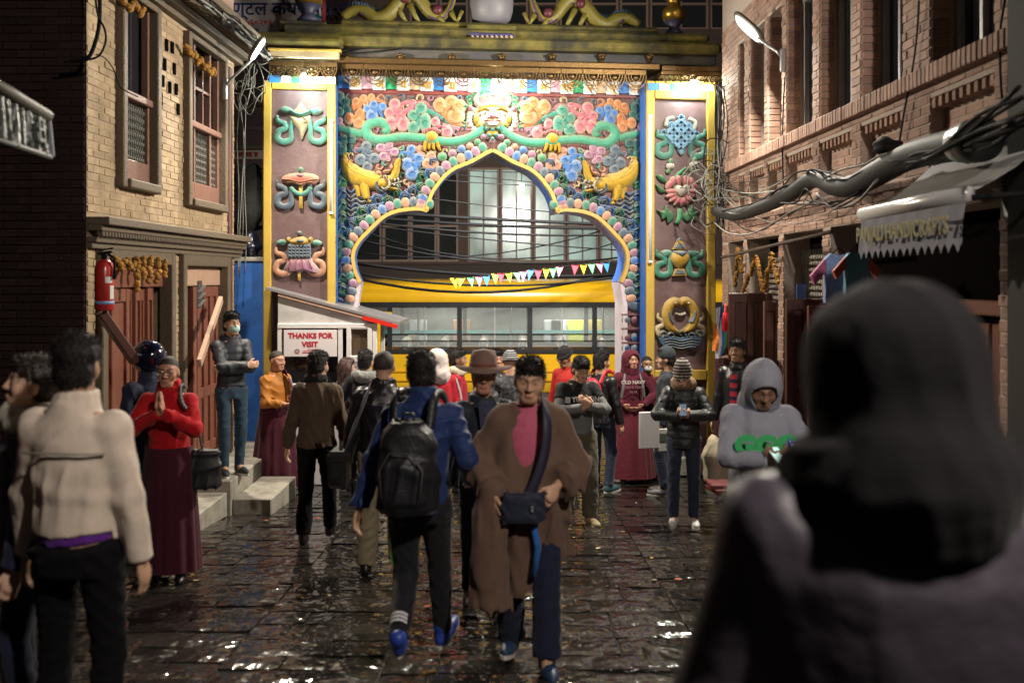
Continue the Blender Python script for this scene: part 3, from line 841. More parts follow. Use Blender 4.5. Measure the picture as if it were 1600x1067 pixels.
for sg in (1, -1):
    rim(sm_pts, sg, 0, -.075, .034, 'arch_rim', M_gold); rim(sm_pts2, sg, 0, -.075, .034, 'arch_rim', M_gold)
    rim([arch_l[0], arch_l[1], arch_l[2], arch_l[3]], sg, 0, -.05, .045, 'jamb_edge', M_lilacw)
# ---- beads along the arch
def offset_path(pts, off):
    out = []
    for i, p in enumerate(pts):
        a = pts[max(i-1, 0)]; b = pts[min(i+1, len(pts)-1)]; t = np.array(b)-np.array(a); t = t/np.linalg.norm(t); nn = np.array([t[1], -t[0]])
        out.append(np.array(p)+nn*off)
    return out
def walk(path, step):
    out = []; acc = 0; prev = path[0]; nxt = step*.5
    for p in path[1:]:
        L = np.linalg.norm(p-prev)
        while acc+L >= nxt:
            q = prev+(p-prev)*((nxt-acc)/L); out.append((q, (p-prev)/L)); nxt += step
        acc += L; prev = p
    return out
BC = ['peach', 'slate', 'lilac', 'teal', 'peach', 'blue', 'lilac', 'teal']
k = 0
lo = catmull([np.array(p, float) for p in ARL[1:16]], 4); hi = catmull([np.array(p, float) for p in ARL[15:]], 4)
bead_pos = []
for path, skip in ((offset_path(lo, 12), 0), (offset_path(hi, 11.5), 6)):
    for q, t in walk(path, 12.6):
        if 655 < q[0] < 672 and q[1] > 322: pass
        RL().dome(q[0], q[1], 7.5, 9.2, h=.08, rot=math.atan2(t[1], t[0]), flat=.32).build('arch_bead', BC[k % 8], both=True); k += 1
        bead_pos.append((q, t))
for i, (x, y, r, c) in enumerate(((691,245.5,8,'green'),(707,240.5,7.5,'lilac'),(720.8,234,7.5,'blue'),(734,229.6,6.5,'peach'),(746,223,6,'green'),(755,214.5,5,'lilac'))):
    RL().dome(x, y, r, h=.09).build('large_bead', c, both=True)
# ---- cloud scrolls
def cloud(col, ribs, lobes, nm='cloud_scroll'):
    r = RL()
    for pts, w in ribs: r.rib(pts, w, h=None)
    for lb in lobes:
        x, y, a = lb[:3]; b = lb[3] if len(lb) > 3 else a
        r.dome(x, y, a*1.16, b*1.16, h=min(a, b)*.0056, base=.012, flat=True)
    if len(lobes) > 1:
        cx = sum(l[0] for l in lobes)/len(lobes); cy = sum(l[1] for l in lobes)/len(lobes)
        for lb in lobes: r.rib([(lb[0],lb[1]),((lb[0]+cx)/2+(lb[1]-cy)*.25,(lb[1]+cy)/2-(lb[0]-cx)*.25),(cx,cy)], [lb[2]*.75,lb[2]*.55,lb[2]*.4], h=lb[2]*.0066)
        for lb in lobes:
            if lb[2] > 6: r.rib([(lb[0]-lb[2]*.45,lb[1]+lb[2]*.25),(lb[0]-lb[2]*.1,lb[1]-lb[2]*.4),(lb[0]+lb[2]*.5,lb[1]-lb[2]*.1)], [.6,1.3,.5], h=.014, base=.012+min(lb[2],(lb[3] if len(lb) > 3 else lb[2]))*.0052, cs=4, n=3)
    r.build(nm, col, both=True)
cloud('orange', [([(605,161),(584,156),(566,160),(549,170)], [1.5,4,5.5,6])], [(545.5,186,8,9),(561,193,8.5),(563,178,7),(556.6,160,6.5),(568,155,6),(580.5,152,5)])
cloud('blue', [([(599,185),(592,172),(584,168)], [2,5,5])], [(598,167,6),(584,164,6.5),(574,171,6),(581,182,9)])
cloud('pink', [([(677,174),(663.4,162),(647.5,166),(634.7,174.6),(617,178)], [2,4,5,5,6])], [(617,163.5,8.5),(609,177,8),(611,194,9.5,11),(630,194,9.5,11.5),(643,160,7,4)])
cloud('teal', [([(706,196),(687,182.6),(673,175.4),(660,173)], [1.5,4,5,6])], [(658,170,9),(646,181,8.5),(646,200,9.5),(664,192,9,14)])
cloud('orange', [([(738,198.5),(711,193.7),(697,182.6),(693.7,171.4)], [2,4,5,7])], [(687,165,9.5,11),(705,160,10,9.5),(717.6,167,10),(712,182,13,11)])
cloud('pink', [([(738,203),(708,200),(690.5,197)], [2,4,5])], [(680,191,7),(698.5,206.5,8.5)])
cloud('dteal', [([(531,190),(535,172),(532,158)], [4,5,5])], [(530,152,8),(540,160,7),(543,172,6),(531,175,7)])
cloud('lilac', [([(530,205),(533,195)], [4,4])], [(530,190,6),(534,199,5)])
cloud('dteal', [([(544,241.5),(549,226)], [4,5])], [(549,218,7.5),(537,219,7.5),(534,235,8),(529,228,7)])
cloud('slate', [([(549,238),(568,233.6),(580.5,241.5)], [3,5,6])], [(572.6,229,7.5),(585,248,8),(563.8,250,8.5),(574,260.6,7.5)])
cloud('lilac', [([(615.6,245),(609,232)], [5,5])], [(595,231,7),(608.4,227,6),(616.4,238,6.5),(599.7,245,7),(606,249,4)])
cloud('peach', [([(622,233),(636,226),(652,233.6),(663.4,248)], [1.5,3,4,6])], [(673.7,244,7),(668,256,8),(678,257,7),(657,232,5)])
cloud('blue', [([(622,240),(638,240),(652,251),(650.6,262)], [2,4.5,7,7])], [(642.7,233.6,6.5),(654,248,8),(636,257.5,9,10),(644,272,10)])
cloud('green', [], [(703,232,3.5),(712,229,3)], 'leaf_boss')
# small filler curls between the big scrolls
fl_r = random.Random(15); taken = [(545,186,10),(561,193,10),(563,178,8),(557,160,8),(581,152,8),(592,172,10),(581,182,11),(617,164,11),(609,177,10),(611,194,12),(630,194,12),(658,170,12),(646,181,10),(646,200,11),(664,192,12),(687,165,12),(705,160,12),(718,167,12),(712,182,15),(680,191,9),(698,206,10),(549,222,9),(536,226,11),(572,229,9),(585,248,10),(564,250,11),(574,260,9),(595,231,9),(608,230,9),(600,245,9),(616,240,9),(640,236,10),(654,250,12),(636,257,12),(644,272,12),(673,246,9),(668,256,10),(597,287,16),(560,272,18),(618,265,10)]
ax_ = sorted((p[0], p[1]) for p in ARL[6:])
def arch_y(x): return float(np.interp(x, [p[0] for p in ax_], [p[1] for p in ax_]))
nf = 0; tr = 0
while nf < 62 and tr < 6000:
    tr += 1; x = fl_r.uniform(545, 738); y = fl_r.uniform(153, 335); rr_ = fl_r.uniform(3.5, 6)
    if y > arch_y(x)-24-rr_ or abs(y-np.interp(x, [572,606,663,711,732,749], [214,218,217,222,216,205])) < 13: continue
    if 541 < x < 612 and y > 262: continue
    if any((x-a)**2+(y-b)**2 < (c*.9+rr_*.8)**2 for a, b, c in taken): continue
    taken.append((x, y, rr_)); a0 = fl_r.random()*6; sg_ = fl_r.choice((-1, 1))
    pts = [(x+rr_*(1.5-.26*k)*math.cos(a0+sg_*k*.95), y+rr_*(1.5-.26*k)*math.sin(a0+sg_*k*.95)) for k in range(6)]
    RL().rib(pts, [1.2,2.3,2.2,2.6], h=.035, cs=4, n=3).build('filler_curl', fl_r.choice(('teal','slate','dteal','cream','lilac','peach','aqua')), both=True); nf += 1
# serpent body with ridged underside and clawed hand
sp = [(757,193),(749.4,205),(732,216),(711,221.6),(687,221),(663.4,217),(631.5,214.5),(606,217.6),(588.5,219),(575.8,213),(572,201.7),(580.5,193),(595,192),(606,200),(600,210)]
RL().rib(sp, [6.5,7,7.5,8,8,8,8,8,8.5,9,9,9,9,8,5], h=.075).build('serpent_body', 'serp', both=True)
RL().rib([(569,211),(549,206),(526,200)], [7,7,6], h=.06).build('serpent_tail', 'serp', both=True)
rd = RL()
for q, t in walk(catmull([np.array(p, float) for p in [(752,212),(733,226),(711,231.5),(687,231),(663.4,227),(631,224.5),(606,228),(586,229)]], 5), 4.6):
    rd.dome(q[0], q[1], 3.2, 4.2, h=.035, seg=8, rings=3)
for q, t in walk(catmull([np.array(p, float) for p in [(570,222),(550,216),(528,210)]], 5), 4.6): rd.dome(q[0], q[1], 3, 4, h=.03, seg=8, rings=3)
rd.build('serpent_ridge', 'mauve', both=True)
cl = RL().dome(674, 214.5, 11, 10, h=.11)
for a, b in (((666,220),(664,238)),((671,224),(671,235)),((677,224),(679,236)),((683,221),(688,237))): cl.rib([a, ((a[0]+b[0])/2-1, (a[1]+b[1])/2), b], [4,3.5,1.5], h=.09)
cl.build('claw', 'yellow', both=True)
cf = RL()
for i in range(6): cf.dome(662+i*4.8, 206-4*math.sin(i/5*PI), 3.6, 4, h=.07, seg=8, rings=3)
cf.build('claw_cuff', 'pink', both=True)
# makara (water beast)
bd = RL().rib([(537,246),(543,264),(558,276),(580,282),(597,286)], [5,12,16,15,12], h=.11).dome(552, 268, 14, 12, h=.1, rot=.7)
bd.rib([(568,282),(571,300),(573.6,313)], [10,7.5,5], h=.1).rib([(573,313),(580,316)], [4,3], h=.06).rib([(556,284),(560,298),(561,309)], [7,5,4], h=.06).rib([(540,250),(538,243),(545,240)], [5,4,1.5], h=.06)
bd.dome(598, 287, 10, 9, h=.15).rib([(606,282),(615,277),(619,265),(622,253),(626,250)], [7,6.5,6,5,2.5], h=.12).rib([(602,292),(612,295),(622,297)], [5,4.5,2.5], h=.11)
bd.build('water_beast', 'yellow', both=True)
sc = RL()
for off in (-7, -2, 3, 8):
    for q, t in walk(catmull([np.array(p, float) for p in [(541,258),(550,269),(566,277),(584,283)]], 5), 5): sc.dome(q[0]+off*-.5, q[1]+off*.85, 3.2, 2.8, h=.035, base=.085-abs(off)*.004, rot=.5, seg=8, rings=3)
sc.build('beast_scales', 'yellow', both=True)
th = RL()
for (x, y) in ((612,281),(617,282),(622,281),(616,290),(621,291)): th.dome(x, y, 2.1, 3.2, h=.15, seg=8, rings=3)
th.rib([(609,289),(618,288),(628,284)], [2,2,1.2], h=.14)
hr = catmull([np.array(p, float) for p in [(603,280),(608,284),(608,292),(601,297),(596,294)]], 4)
th.rib([tuple(p) for p in hr], [2,2.4,2], h=.17).dome(602, 277, 3.6, 3, h=.16)
th.build('beast_teeth', 'white', both=True)
RL().dome(592, 271, 5, 4, h=.12, rot=.6).dome(605, 268, 7, 3, h=.1, rot=-.2).dome(612, 262, 3, 6, h=.12).build('beast_crest', 'peach', both=True)
RL().dome(602, 277, 1.6, h=.185, seg=8, rings=3).build('beast_eye', M_black, both=True)
bl = RL()
for i in range(6): bl.dome(548+i*5, 277+i*2.8, 4, 5, h=.05, seg=8, rings=3)
bl.build('beast_belly', 'lilac', both=True)
rf = RL().rib([(590,283),(588,290),(592,298),(600,301)], [3,3.5,3.5,2], h=.12)
rf.build('beast_ruff', 'slate', both=True)
# waves behind the beast
for i in range(8):
    y = 296+7.2*i; x1 = 572-1.0*abs(i-2); off = (i % 2)*1.5
    RL().rib([(541,y),(548,y+5+off),(556,y+1),(564,y+6),(x1+i*1.2,y+3)], [2.4,2.8,2.8,2.4], h=.045, cs=4).build('wave_line', 'slate' if i % 3 else 'dblue', both=True)
for i in range(6):
    y = 303+6.5*i
    RL().rib([(577,y+8),(586,y+4),(596,y+3),(604,y-3)], [2.2,2.6,2.6,1.5], h=.045, cs=4).build('wave_line', 'slate' if i % 2 else 'blue', both=True)
# angular rock crests along the outside of the bead row
rc = random.Random(8); kk = 0
for (q, t) in bead_pos[3:]:
    kk += 1
    nn = np.array([t[1], -t[0]])
    if q[0] > 688 or (q[0] > 660 and q[1] > 300 and q[1] < 322): continue
    c = q+nn*11
    for j, cc in enumerate((('blue','dblue','slate') if (kk//2) % 2 else ('teal','dteal','leaf'))):
        s_ = (10 if kk % 2 else 8.4)-3.1*j; b0 = c-nn*2+nn*(7 if kk % 2 else 0)
        pts = [b0-t*s_-nn*3, b0-t*s_*.7+nn*s_*.55, b0+nn*s_*1.05+t*s_*.15, b0+t*s_*.85+nn*s_*.35, b0+t*s_*.9-nn*4]
        RL().rib([tuple(p) for p in pts], [1.8,2.3,2.3,1.8], h=.055+.015*j, cs=4, n=2, smooth=False).build('rock_crest', cc, both=True)
# dark rock leaves down the outer edges
for i in range(11):
    y = 262+i*18.5; c = ('dteal', 'leaf', 'dblue')[i % 3]
    RL().puff([(526,y+16),(526,y),(533,y-9),(541,y-4),(543,y+8),(536,y+14)], h=.06).build('rock_leaf', c, both=True)
    RL().rib([(527,y+12),(534,y+1),(542,y+4)], [2.5,3,1.5], h=.085, cs=4).build('rock_vein', ('slate','teal')[i % 2], both=True)
for i in range(8):
    y = 350+i*14
    RL().puff([(541,y+12),(540,y-3),(548,y-9),(553,y-2),(551,y+10)], h=.05).build('rock_leaf', ('dblue','teal','dteal','blue')[i % 4], both=True)
for i in range(5):
    y = 420+i*11
    RL().rib([(526,y+2),(537,y+7),(548,y+5),(556,y-2)], [4,5,5,3], h=.06).build('scroll_rib', ('dblue','dteal')[i % 2], both=True)
RL().puff([(527,476),(540,470),(548,462),(556,466),(557,478),(545,487),(530,489)], h=.07).build('rock_base', 'slate', both=True)
# small dark relief cells lower on the jambs (right side shows)
for i in range(7):
    y = 500+i*22
    for j in range(2): RL().dome(978-0*j+j*13-0, y+6*(i % 2), 6.5, 8, h=.06).build('jamb_knot', ('slate','mauve','dblue')[(i+j) % 3])
    RL().plate([(971,y-10),(999,y-10),(999,y-7),(971,y-7)], h=.05).build('jamb_ledge', 'mauve')
# ---- guardian face over the keystone
hs = RL()
for (x, y, r) in ((735,160,7),(742,151,7.5),(753,147,7),(727,168,6),(762,146,6)): hs.dome(x, y, r, h=.06); hs.rib([(x-r*.4,y),(x,y-r*.3),(x+r*.4,y+r*.2)], [1.5,2,1.2], h=.085)
hs.build('face_hair', 'green', both=True)
RL().puff([(740,176),(748,164),(769,160),(790,164),(798,176),(799,190),(790,200),(769,204),(748,200),(739,190)], h=.13).build('guardian_face', 'cream')
yb = RL()
for i in range(9):
    x = 751+i*4.5; yb.dome(x, 167+abs(i-4)*.8, 3.6, 4.5, h=.15, seg=8, rings=3)
for sg in (-1, 1):
    yb.rib([(769+sg*4,176),(769+sg*12,172),(769+sg*24,177)], [2.5,3.5,2], h=.16).dome(769+sg*24, 188, 6, 8, h=.1).dome(769+sg*20, 196, 6, 5, h=.09)
yb.build('face_brows', 'yellow')
RL().dome(769, 184, 7, 6, h=.19).dome(762, 186, 4, 3, h=.17).dome(776, 186, 4, 3, h=.17).rib([(755,190),(769,192),(783,190)], [1.5,2,1.5], h=.16).dome(750, 182, 3, 2.5, h=.15).dome(788, 182, 3, 2.5, h=.15).build('face_snout', 'pink')
RL().plate([(760,193),(778,193),(776,198),(762,198)], h=.16).build('face_teeth', 'white')
RL().dome(758, 179, 4.2, 3.6, h=.16).build('face_eye', 'white', both=True); RL().dome(758, 179, 1.8, h=.178, seg=8).build('face_pupil', M_black, both=True)
RL().rib([(749,166),(742,158),(746,148),(750,144)], [4.5,4,3,1], h=.11).build('face_horn', 'white', both=True)
RL().dome(735, 170, 6.5, 4, h=.1, rot=.7).build('face_ear', 'pink', both=True)
br = RL()
for i in range(7):
    a = 2.2+i*.28; br.dome(769+34*math.cos(a)-2, 184+22*math.sin(a)+4, 5.5, 4.2, h=.06, rot=a, seg=8, rings=3)
br.build('face_mane', 'white', both=True)
cb = RL()
for (x, y, r) in ((769,204,4),(760,202,4),(778,202,4),(764,212,4),(774,212,4),(769,218,3.5)): cb.dome(x, y, r, h=.12)
cb.build('chin_beads', 'aqua'); RL().dome(769, 209, 10, 7, h=.08).build('chin_tuft', 'yellow')
RL().dome(760,214,5,h=.07).dome(778,214,5,h=.07).dome(769,220,5,h=.06).build('chin_knots', 'lilac')

# ---- pillars (project in front of the arch panel)
PW = -.38
M_pil = mat('pillar_purple_brown', (.115,.068,.07), .5, var=.2, vscale=6, bump=.3, bscale=25, dirt=(.24,.19,.2), dscale=3.2, damt=.4)
def pillar(pxs, left):
    a, b, c, d = [GP(x, 300, PW)[0] for x in pxs]      # outer, inner panel edges
    z1 = GP(470 if left else 1065, 128, PW)[1]; zp1 = GP(470 if left else 1065, 141 if left else 156, PW)[1]
    zp0 = GP(1065, 578, PW)[1]
    MB().box(((a+d)/2, (PW+.03+TK)/2, z1/2-.1), (d-a, TK-PW-.03, z1+.2)).build('pillar', M_pil, GATE, fix=False)
    fr = MB()
    for (x0, x1, za, zb_) in ((a-.004, b, -.1, z1), (c, d+.004, -.1, z1), (b+.001, c-.001, zp1, z1), (b+.001, c-.001, zp0-.14, zp0)):
        fr.box(((x0+x1)/2, PW+.01, (za+zb_)/2), (x1-x0, .09, zb_-za), bev=.012)
    fr.build('pillar_frame', M_yel, GATE, fix=False)
    # lower panel
    x = (a+d)/2
    MB().box((x, (PW+.02)/2, 0.13), (d-a+.1, -PW+.14, .26), bev=.02).build('plinth', M_conc, GATE, fix=False)
    # side facing the opening: blue
    xi = d+.006 if left else a-.006
    MB().box((xi, PW/2-.01, z1/2), (.012, -PW-.06, z1-.02)).build('pillar_side', M_blue, GATE, fix=False)
pillar((412,424,511.5,524), True); pillar((1010,1022,1104,1117), False)
# tube lamps (unlit) fixed on the inner frame strips
def tube_lamp(px, y0, y1, lab):
    u, za = GP(px, y0, PW-.05); _, zb_ = GP(px, y1, PW-.05)
    e = empty('tube_lamp', (0,0,0)); bpy.context.view_layer.update()
    p = GATE.matrix_world @ Vector((u, PW-.06, zb_)); e.location = p; e.rotation_euler = (0,0,TH)
    tag(e, lab, 'tube lamp')
    MB().tube([(0,0,.03), (0,0,za-zb_-.03)], .022, 10).build('tube', mat('white_tube', (.75,.75,.72), .35), e, True, fix=False)
    mb = MB(); mb.box((0,.02,(za-zb_)/2), (.05,.02,za-zb_), bev=.004); mb.box((0,0,.015), (.05,.05,.03), bev=.004); mb.box((0,0,za-zb_-.015), (.05,.05,.03), bev=.004)
    mb.build('housing', mat('white_metal', (.7,.7,.68), .4), e, fix=False)
tube_lamp(517.5, 187, 335, 'white tube lamp on the yellow frame of the left pillar')
tube_lamp(1016, 180, 411, 'long white tube lamp on the yellow frame of the right pillar')

# ---- auspicious emblems on the pillars
def R(): return RL(PW)
def scarf(cx, y, s=1., col='aqua', col2=None, parent=None, loops=True, nm='scarf'):
    for sg in (-1, 1):
        r = R()
        r.rib([(cx+sg*13*s,y-12*s),(cx+sg*15*s,y+8*s),(cx+sg*16*s,y+22*s),(cx+sg*28*s,y+26*s),(cx+sg*37*s,y+20*s),(cx+sg*34*s,y+9*s),(cx+sg*24*s,y+5*s),(cx+sg*26*s,y-3*s),(cx+sg*36*s,y-7*s),(cx+sg*37*s,y-16*s)], [3.5,4,5,5.5,5.5,5,4.5,4.5,4,1.2], h=.03)
        r.build(nm, col, parent)
def emblem(nm, col, fn):
    r = R(); fn(r); return r.build(nm, col)[0]
# conch (left, top)
o = emblem('conch_relief', 'cream', lambda r: (r.puff([(453,181),(466,184),(478,182),(486,181),(484,193),(477,206),(471,219),(467,206),(458,194)], h=.09), r.puff([(458,176),(464,168),(470.5,159),(476,167),(482,175),(476,179),(464,180)], h=.07), r.rib([(474,184),(480,190),(475,194)], [2,3,1.5], h=.11)))
R().rib([(454,174),(462,178),(470,180),(479,178),(487,173)], [3.5,4,4.5,4,3.5], h=.1).puff([(436,173),(444,166),(454,169),(458,174),(447,178)], h=.06).puff([(504,174),(496,168),(487,170),(483,176),(492,181)], h=.06).build('scarf', 'aqua', o)
scarf(470, 196, 1., 'aqua', parent=o)
# parasol
o = emblem('parasol_relief', 'red', lambda r: r.puff([(439,279),(450,272),(470,270),(490,272),(499,279),(492,288),(480,289),(470,292),(460,288),(446,287)], h=.08))
R().rib([(441,281),(455,282),(470,285),(485,282),(497,281)], [1.2,1.5,1.5,1.5,1.2], h=.1).rib([(447,286),(460,285),(470,289),(480,286),(491,286)], [1.2,1.5,1.5,1.2], h=.09).build('parasol_folds', 'peach', o)
R().dome(470, 266, 4.5, 5, h=.07).build('parasol_finial', 'teal', o); R().dome(470, 275, 8, 4, h=.1).build('parasol_boss', 'lilac', o)
R().plate([(467.5,292),(473,292),(473,326),(467.5,326)], h=.035).build('parasol_pole', 'yellow', o)
R().rib([(454,292),(460,300),(470,304),(480,300),(486,292)], [4,4,4.5,4,4], h=.05).build('scarf', 'aqua', o)
scarf(470, 297, 1., 'slate', parent=o)
# victory banner
o = emblem('banner_relief', 'lilac', lambda r: r.puff([(451,401),(487,401),(492,410),(502,424),(498,428),(490,424),(483,427),(475,423),(467,427),(459,422),(452,426),(443,422)], h=.07, smooth=False))
R().rib([(455,404),(451,422)], [1,2], h=.085).rib([(464,404),(462,424)], [1,2], h=.09).rib([(473,404),(475,422)], [1,2], h=.09).rib([(482,404),(489,422)], [1,2.2], h=.085).build('banner_pleats', 'pink', o)
sk = R().plate([(450,381),(486,381),(486,403),(450,403)], h=.06)
for yy in range(4):
    for xx in range(6): sk.dome(453.5+xx*5.8, 385+yy*5, 2.8, 3.2, h=.09, seg=8, rings=3)
sk.build('banner_scales', 'slate', o)
R().puff([(448,378),(456,374),(470,369),(482,374),(490,378),(482,384),(470,385),(456,384)], h=.09).dome(451,375,4,5,h=.1).dome(485,375,4,5,h=.1).build('banner_cap', 'gold', o)
R().dome(470, 377, 8, 4, h=.12).dome(468,364.5,4,h=.08).build('banner_boss', 'slate', o)
R().plate([(465.5,424),(470,424),(470,439),(465.5,439)], h=.03).build('banner_pole', 'yellow', o)
R().puff([(431,380),(438,374),(446,375),(448,381),(440,384)], h=.05).puff([(504,380),(497,375),(489,376),(487,382),(496,385)], h=.05).build('scarf', 'aqua', o)
scarf(468, 402, 1., 'peach', parent=o)
# endless knot (right, top): woven diagonal bars
o = emblem('knot_relief', 'sky', lambda r: r.plate([(1064,233),(1069,238),(1064,243),(1059,238)], h=.05))
kx, ky = 1062.5, 210
for i in range(-2, 3):
    for sg in (-1, 1):
        L = 21-abs(i)*1.5 if abs(i) < 2 else 15
        cx = kx+i*5.9; cy = ky+sg*i*5.9
        dx = np.array([1, -sg])*.707; nn = np.array([sg, 1])*.707
        c = np.array([kx, ky])+np.array([1, sg])*.707*i*8.3
        a = c-dx*L; b = c+dx*L
        wq = 2.3
        R().plate([tuple(a-nn*wq), tuple(b-nn*wq), tuple(b+nn*wq), tuple(a+nn*wq)], h=.055+(.012 if (i+sg) % 2 else 0)).build('knot_bar', 'sky', o)
for (x, y) in ((1064,185),(1064,234),(1037,208),(1088,211),(1049,196),(1076,197),(1049,223),(1077,224)):
    r = R(); q = 5.2
    for (ax, ay, bx, by) in ((0,-q,q,0),(q,0,0,q),(0,q,-q,0),(-q,0,0,-q)): r.rib([(x+ax,y+ay),(x+bx,y+by)], 2., h=.06, smooth=False, cs=4)
    r.build('knot_loop', 'sky', o)
R().rib([(1040,198),(1043,187),(1053,184)], [3.5,3.5,3], h=.03).build('scarf', 'white', o); R().rib([(1084,206),(1086,192),(1076,185)], [3.5,3.5,3], h=.03).build('scarf', 'white', o)
scarf(1064, 218, 1.0, 'aqua', parent=o)
# lotus
o = emblem('lotus_relief', 'white', lambda r: r.puff([(1052,294),(1057,289),(1064,293),(1070,288),(1077,292),(1075,301),(1064,308),(1055,302)], h=.13))
for i in range(9):
    a = math.radians(205-i*28.75+0); a = math.radians(170-(i*20)); cx, cy = 1064, 302
    a = math.radians(-10+i*25)
    q = np.array([math.cos(a), math.sin(a)]); 
    L = 24 if 1 < i < 7 else 25
    tip = np.array([cx, cy])+q*L*np.array([1.05,.9]); mid = np.array([cx, cy])+q*L*.55; nn = np.array([-q[1], q[0]])
    R().puff([tuple(np.array([cx, cy])+q*6), tuple(mid-nn*5.5), tuple(tip), tuple(mid+nn*5.5)], h=.075).build('petal', 'pink', o)
for (x, y, r1) in ((1045,289,.5),(1050,284,.2),(1059,282,-.1),(1070,282,.1),(1079,285,-.2),(1083,291,-.5)): R().dome(x, y, 5.5, 9, h=.08, rot=r1).build('petal', 'pink', o)
R().rib([(1062,326),(1061,340),(1057,350)], [3.5,4,4], h=.05).rib([(1053,282),(1060,272),(1072,262)], [2.5,3,2], h=.04).rib([(1074,280),(1066,268)], [2,2.5], h=.035).build('lotus_stem', 'green', o)
for sg, cx in ((-1, 1042), (1, 1077)):
    R().puff([(cx-sg*12+sg*0,338),(cx-sg*2,327),(cx+sg*4,319),(cx+sg*8,328),(cx+sg*15,331),(cx+sg*10,338),(cx+sg*12,346),(cx+sg*3,344),(cx-sg*4,347)] if sg > 0 else [(cx+12,338),(cx+4,327),(cx-2,321),(cx-6,329),(cx-16,328),(cx-10,336),(cx-8,344),(cx,341),(cx+2,350)], h=.05).build('leaf', 'leaf', o)
for (x, y) in ((1047,260),(1084,258)):
    R().dome(x, y, 7, 5.5, h=.07).build('bud', 'white', o); R().dome(x+1, y-8, 4, 5, h=.05).dome(x-3, y+8, 4, 4, h=.05).build('bud_leaf', 'green', o)
R().puff([(1025,274),(1032,273),(1041,281),(1042,287),(1031,283)], h=.045).puff([(1024,288),(1030,291),(1040,299),(1036,302),(1029,300)], h=.045).build('leaf', 'leaf', o)
# vase
o = emblem('vase_relief', 'gold', lambda r: (r.puff([(1046,402),(1050,394),(1062,390),(1073,394),(1077,402),(1074,411),(1066,418),(1062,421),(1055,417),(1048,410)], h=.13), r.plate([(1050,431),(1054,420),(1068,420),(1072,431)], h=.06), r.plate([(1050,390),(1055,380),(1061,372),(1067,380),(1072,390)], h=.06)))
R().puff([(1051,392),(1072,392),(1068,400),(1062,404),(1056,400)], h=.15).build('vase_collar', 'slate', o)
R().plate([(1052,388),(1056,382),(1061,379),(1067,382),(1070,388)], h=.075).puff([(1057,377),(1061,370),(1066,377)], h=.07).plate([(1052,428),(1055,422),(1067,422),(1069,428)], h=.075).build('vase_bands', 'slate', o)
R().puff([(1031,394),(1040,390),(1049,392),(1049,397),(1039,402)], h=.05).puff([(1093,395),(1084,391),(1075,392),(1075,397),(1085,402)], h=.05).build('scarf', 'aqua', o)
scarf(1061.5, 405, .97, 'teal', parent=o)
# two fish over water
o = emblem('fish_relief', 'gold', lambda r: (r.rib([(1066,476),(1055,471),(1045,478),(1041,494),(1046,510),(1060,520)], [5,7,8,8,7,3], h=.1), r.rib([(1060,474),(1070,470),(1080,478),(1085,494),(1079,510),(1064,519)], [5,7,8,8,7,3], h=.1)))
R().rib([(1042,484),(1044,496),(1050,506)], [3,3.5,3], h=.125).rib([(1084,484),(1082,496),(1076,505)], [3,3.5,3], h=.125).build('fish_fin', 'slate', o)
R().dome(1053,473,2.2,h=.14,seg=8).dome(1073,473,2.2,h=.14,seg=8).rib([(1055,490),(1063,492),(1071,489)],[2,2.5,2],h=.06).build('fish_eye', 'white', o)
R().plate([(1028,528),(1040,524),(1062,527),(1086,524),(1097,528),(1092,538),(1082,545),(1062,545),(1044,545),(1033,538)], h=.05).build('water', 'dblue', o)
for i in range(4): R().rib([(1033+i*2,531+i*4),(1048,529+i*4),(1062,532+i*4),(1078,529+i*4),(1093-i*2,531+i*4)], [1,1.3,1.3,1], h=.07, cs=4).build('water_line', 'slate', o)
for (x, y, sg) in ((1036,523,1),(1048,525,1),(1064,522,-1),(1078,525,-1),(1091,522,-1)):
    R().rib([(x-sg*6,y+4),(x-sg*5,y-3),(x+sg*1,y-5),(x+sg*4,y),(x,y+2)], [2,2.2,2,1.5,1], h=.075, cs=4).build('wave_curl', 'slate', o)
for sg in (-1, 1):
    cx = 1063; R().rib([(cx+sg*24,524),(cx+sg*34,522),(cx+sg*36,513),(cx+sg*28,508),(cx+sg*28,502),(cx+sg*35,497),(cx+sg*35,489)], [4,4.5,4.5,4,3.5,3,1], h=.04).build('scarf', 'cream', o)

# ---- entablature
def gbox(nm, m, px0, px1, py0, py1, w0, w1, bev=.01, parent=GATE):
    """box on the gate between picture columns/rows, from depth w0 (front) to w1"""
    u0, zt_ = GP(px0, py0, w0); u1, _ = GP(px1, py0, w0); cxp = (px0+px1)/2
    zt_ = GP(769, py0, w0)[1]; zb_ = GP(769, py1, w0)[1]
    return MB().box(((u0+u1)/2, (w0+w1)/2, (zt_+zb_)/2), (u1-u0, w1-w0, zt_-zb_), bev=bev).build(nm, m, GATE if parent is None else parent, fix=False)
gbox('maroon_band', mat('maroon_band_paint', (.2,.045,.04), .5, var=.15, vscale=6, bump=.3), 526, 1000, 128, 150, -.03, .3)
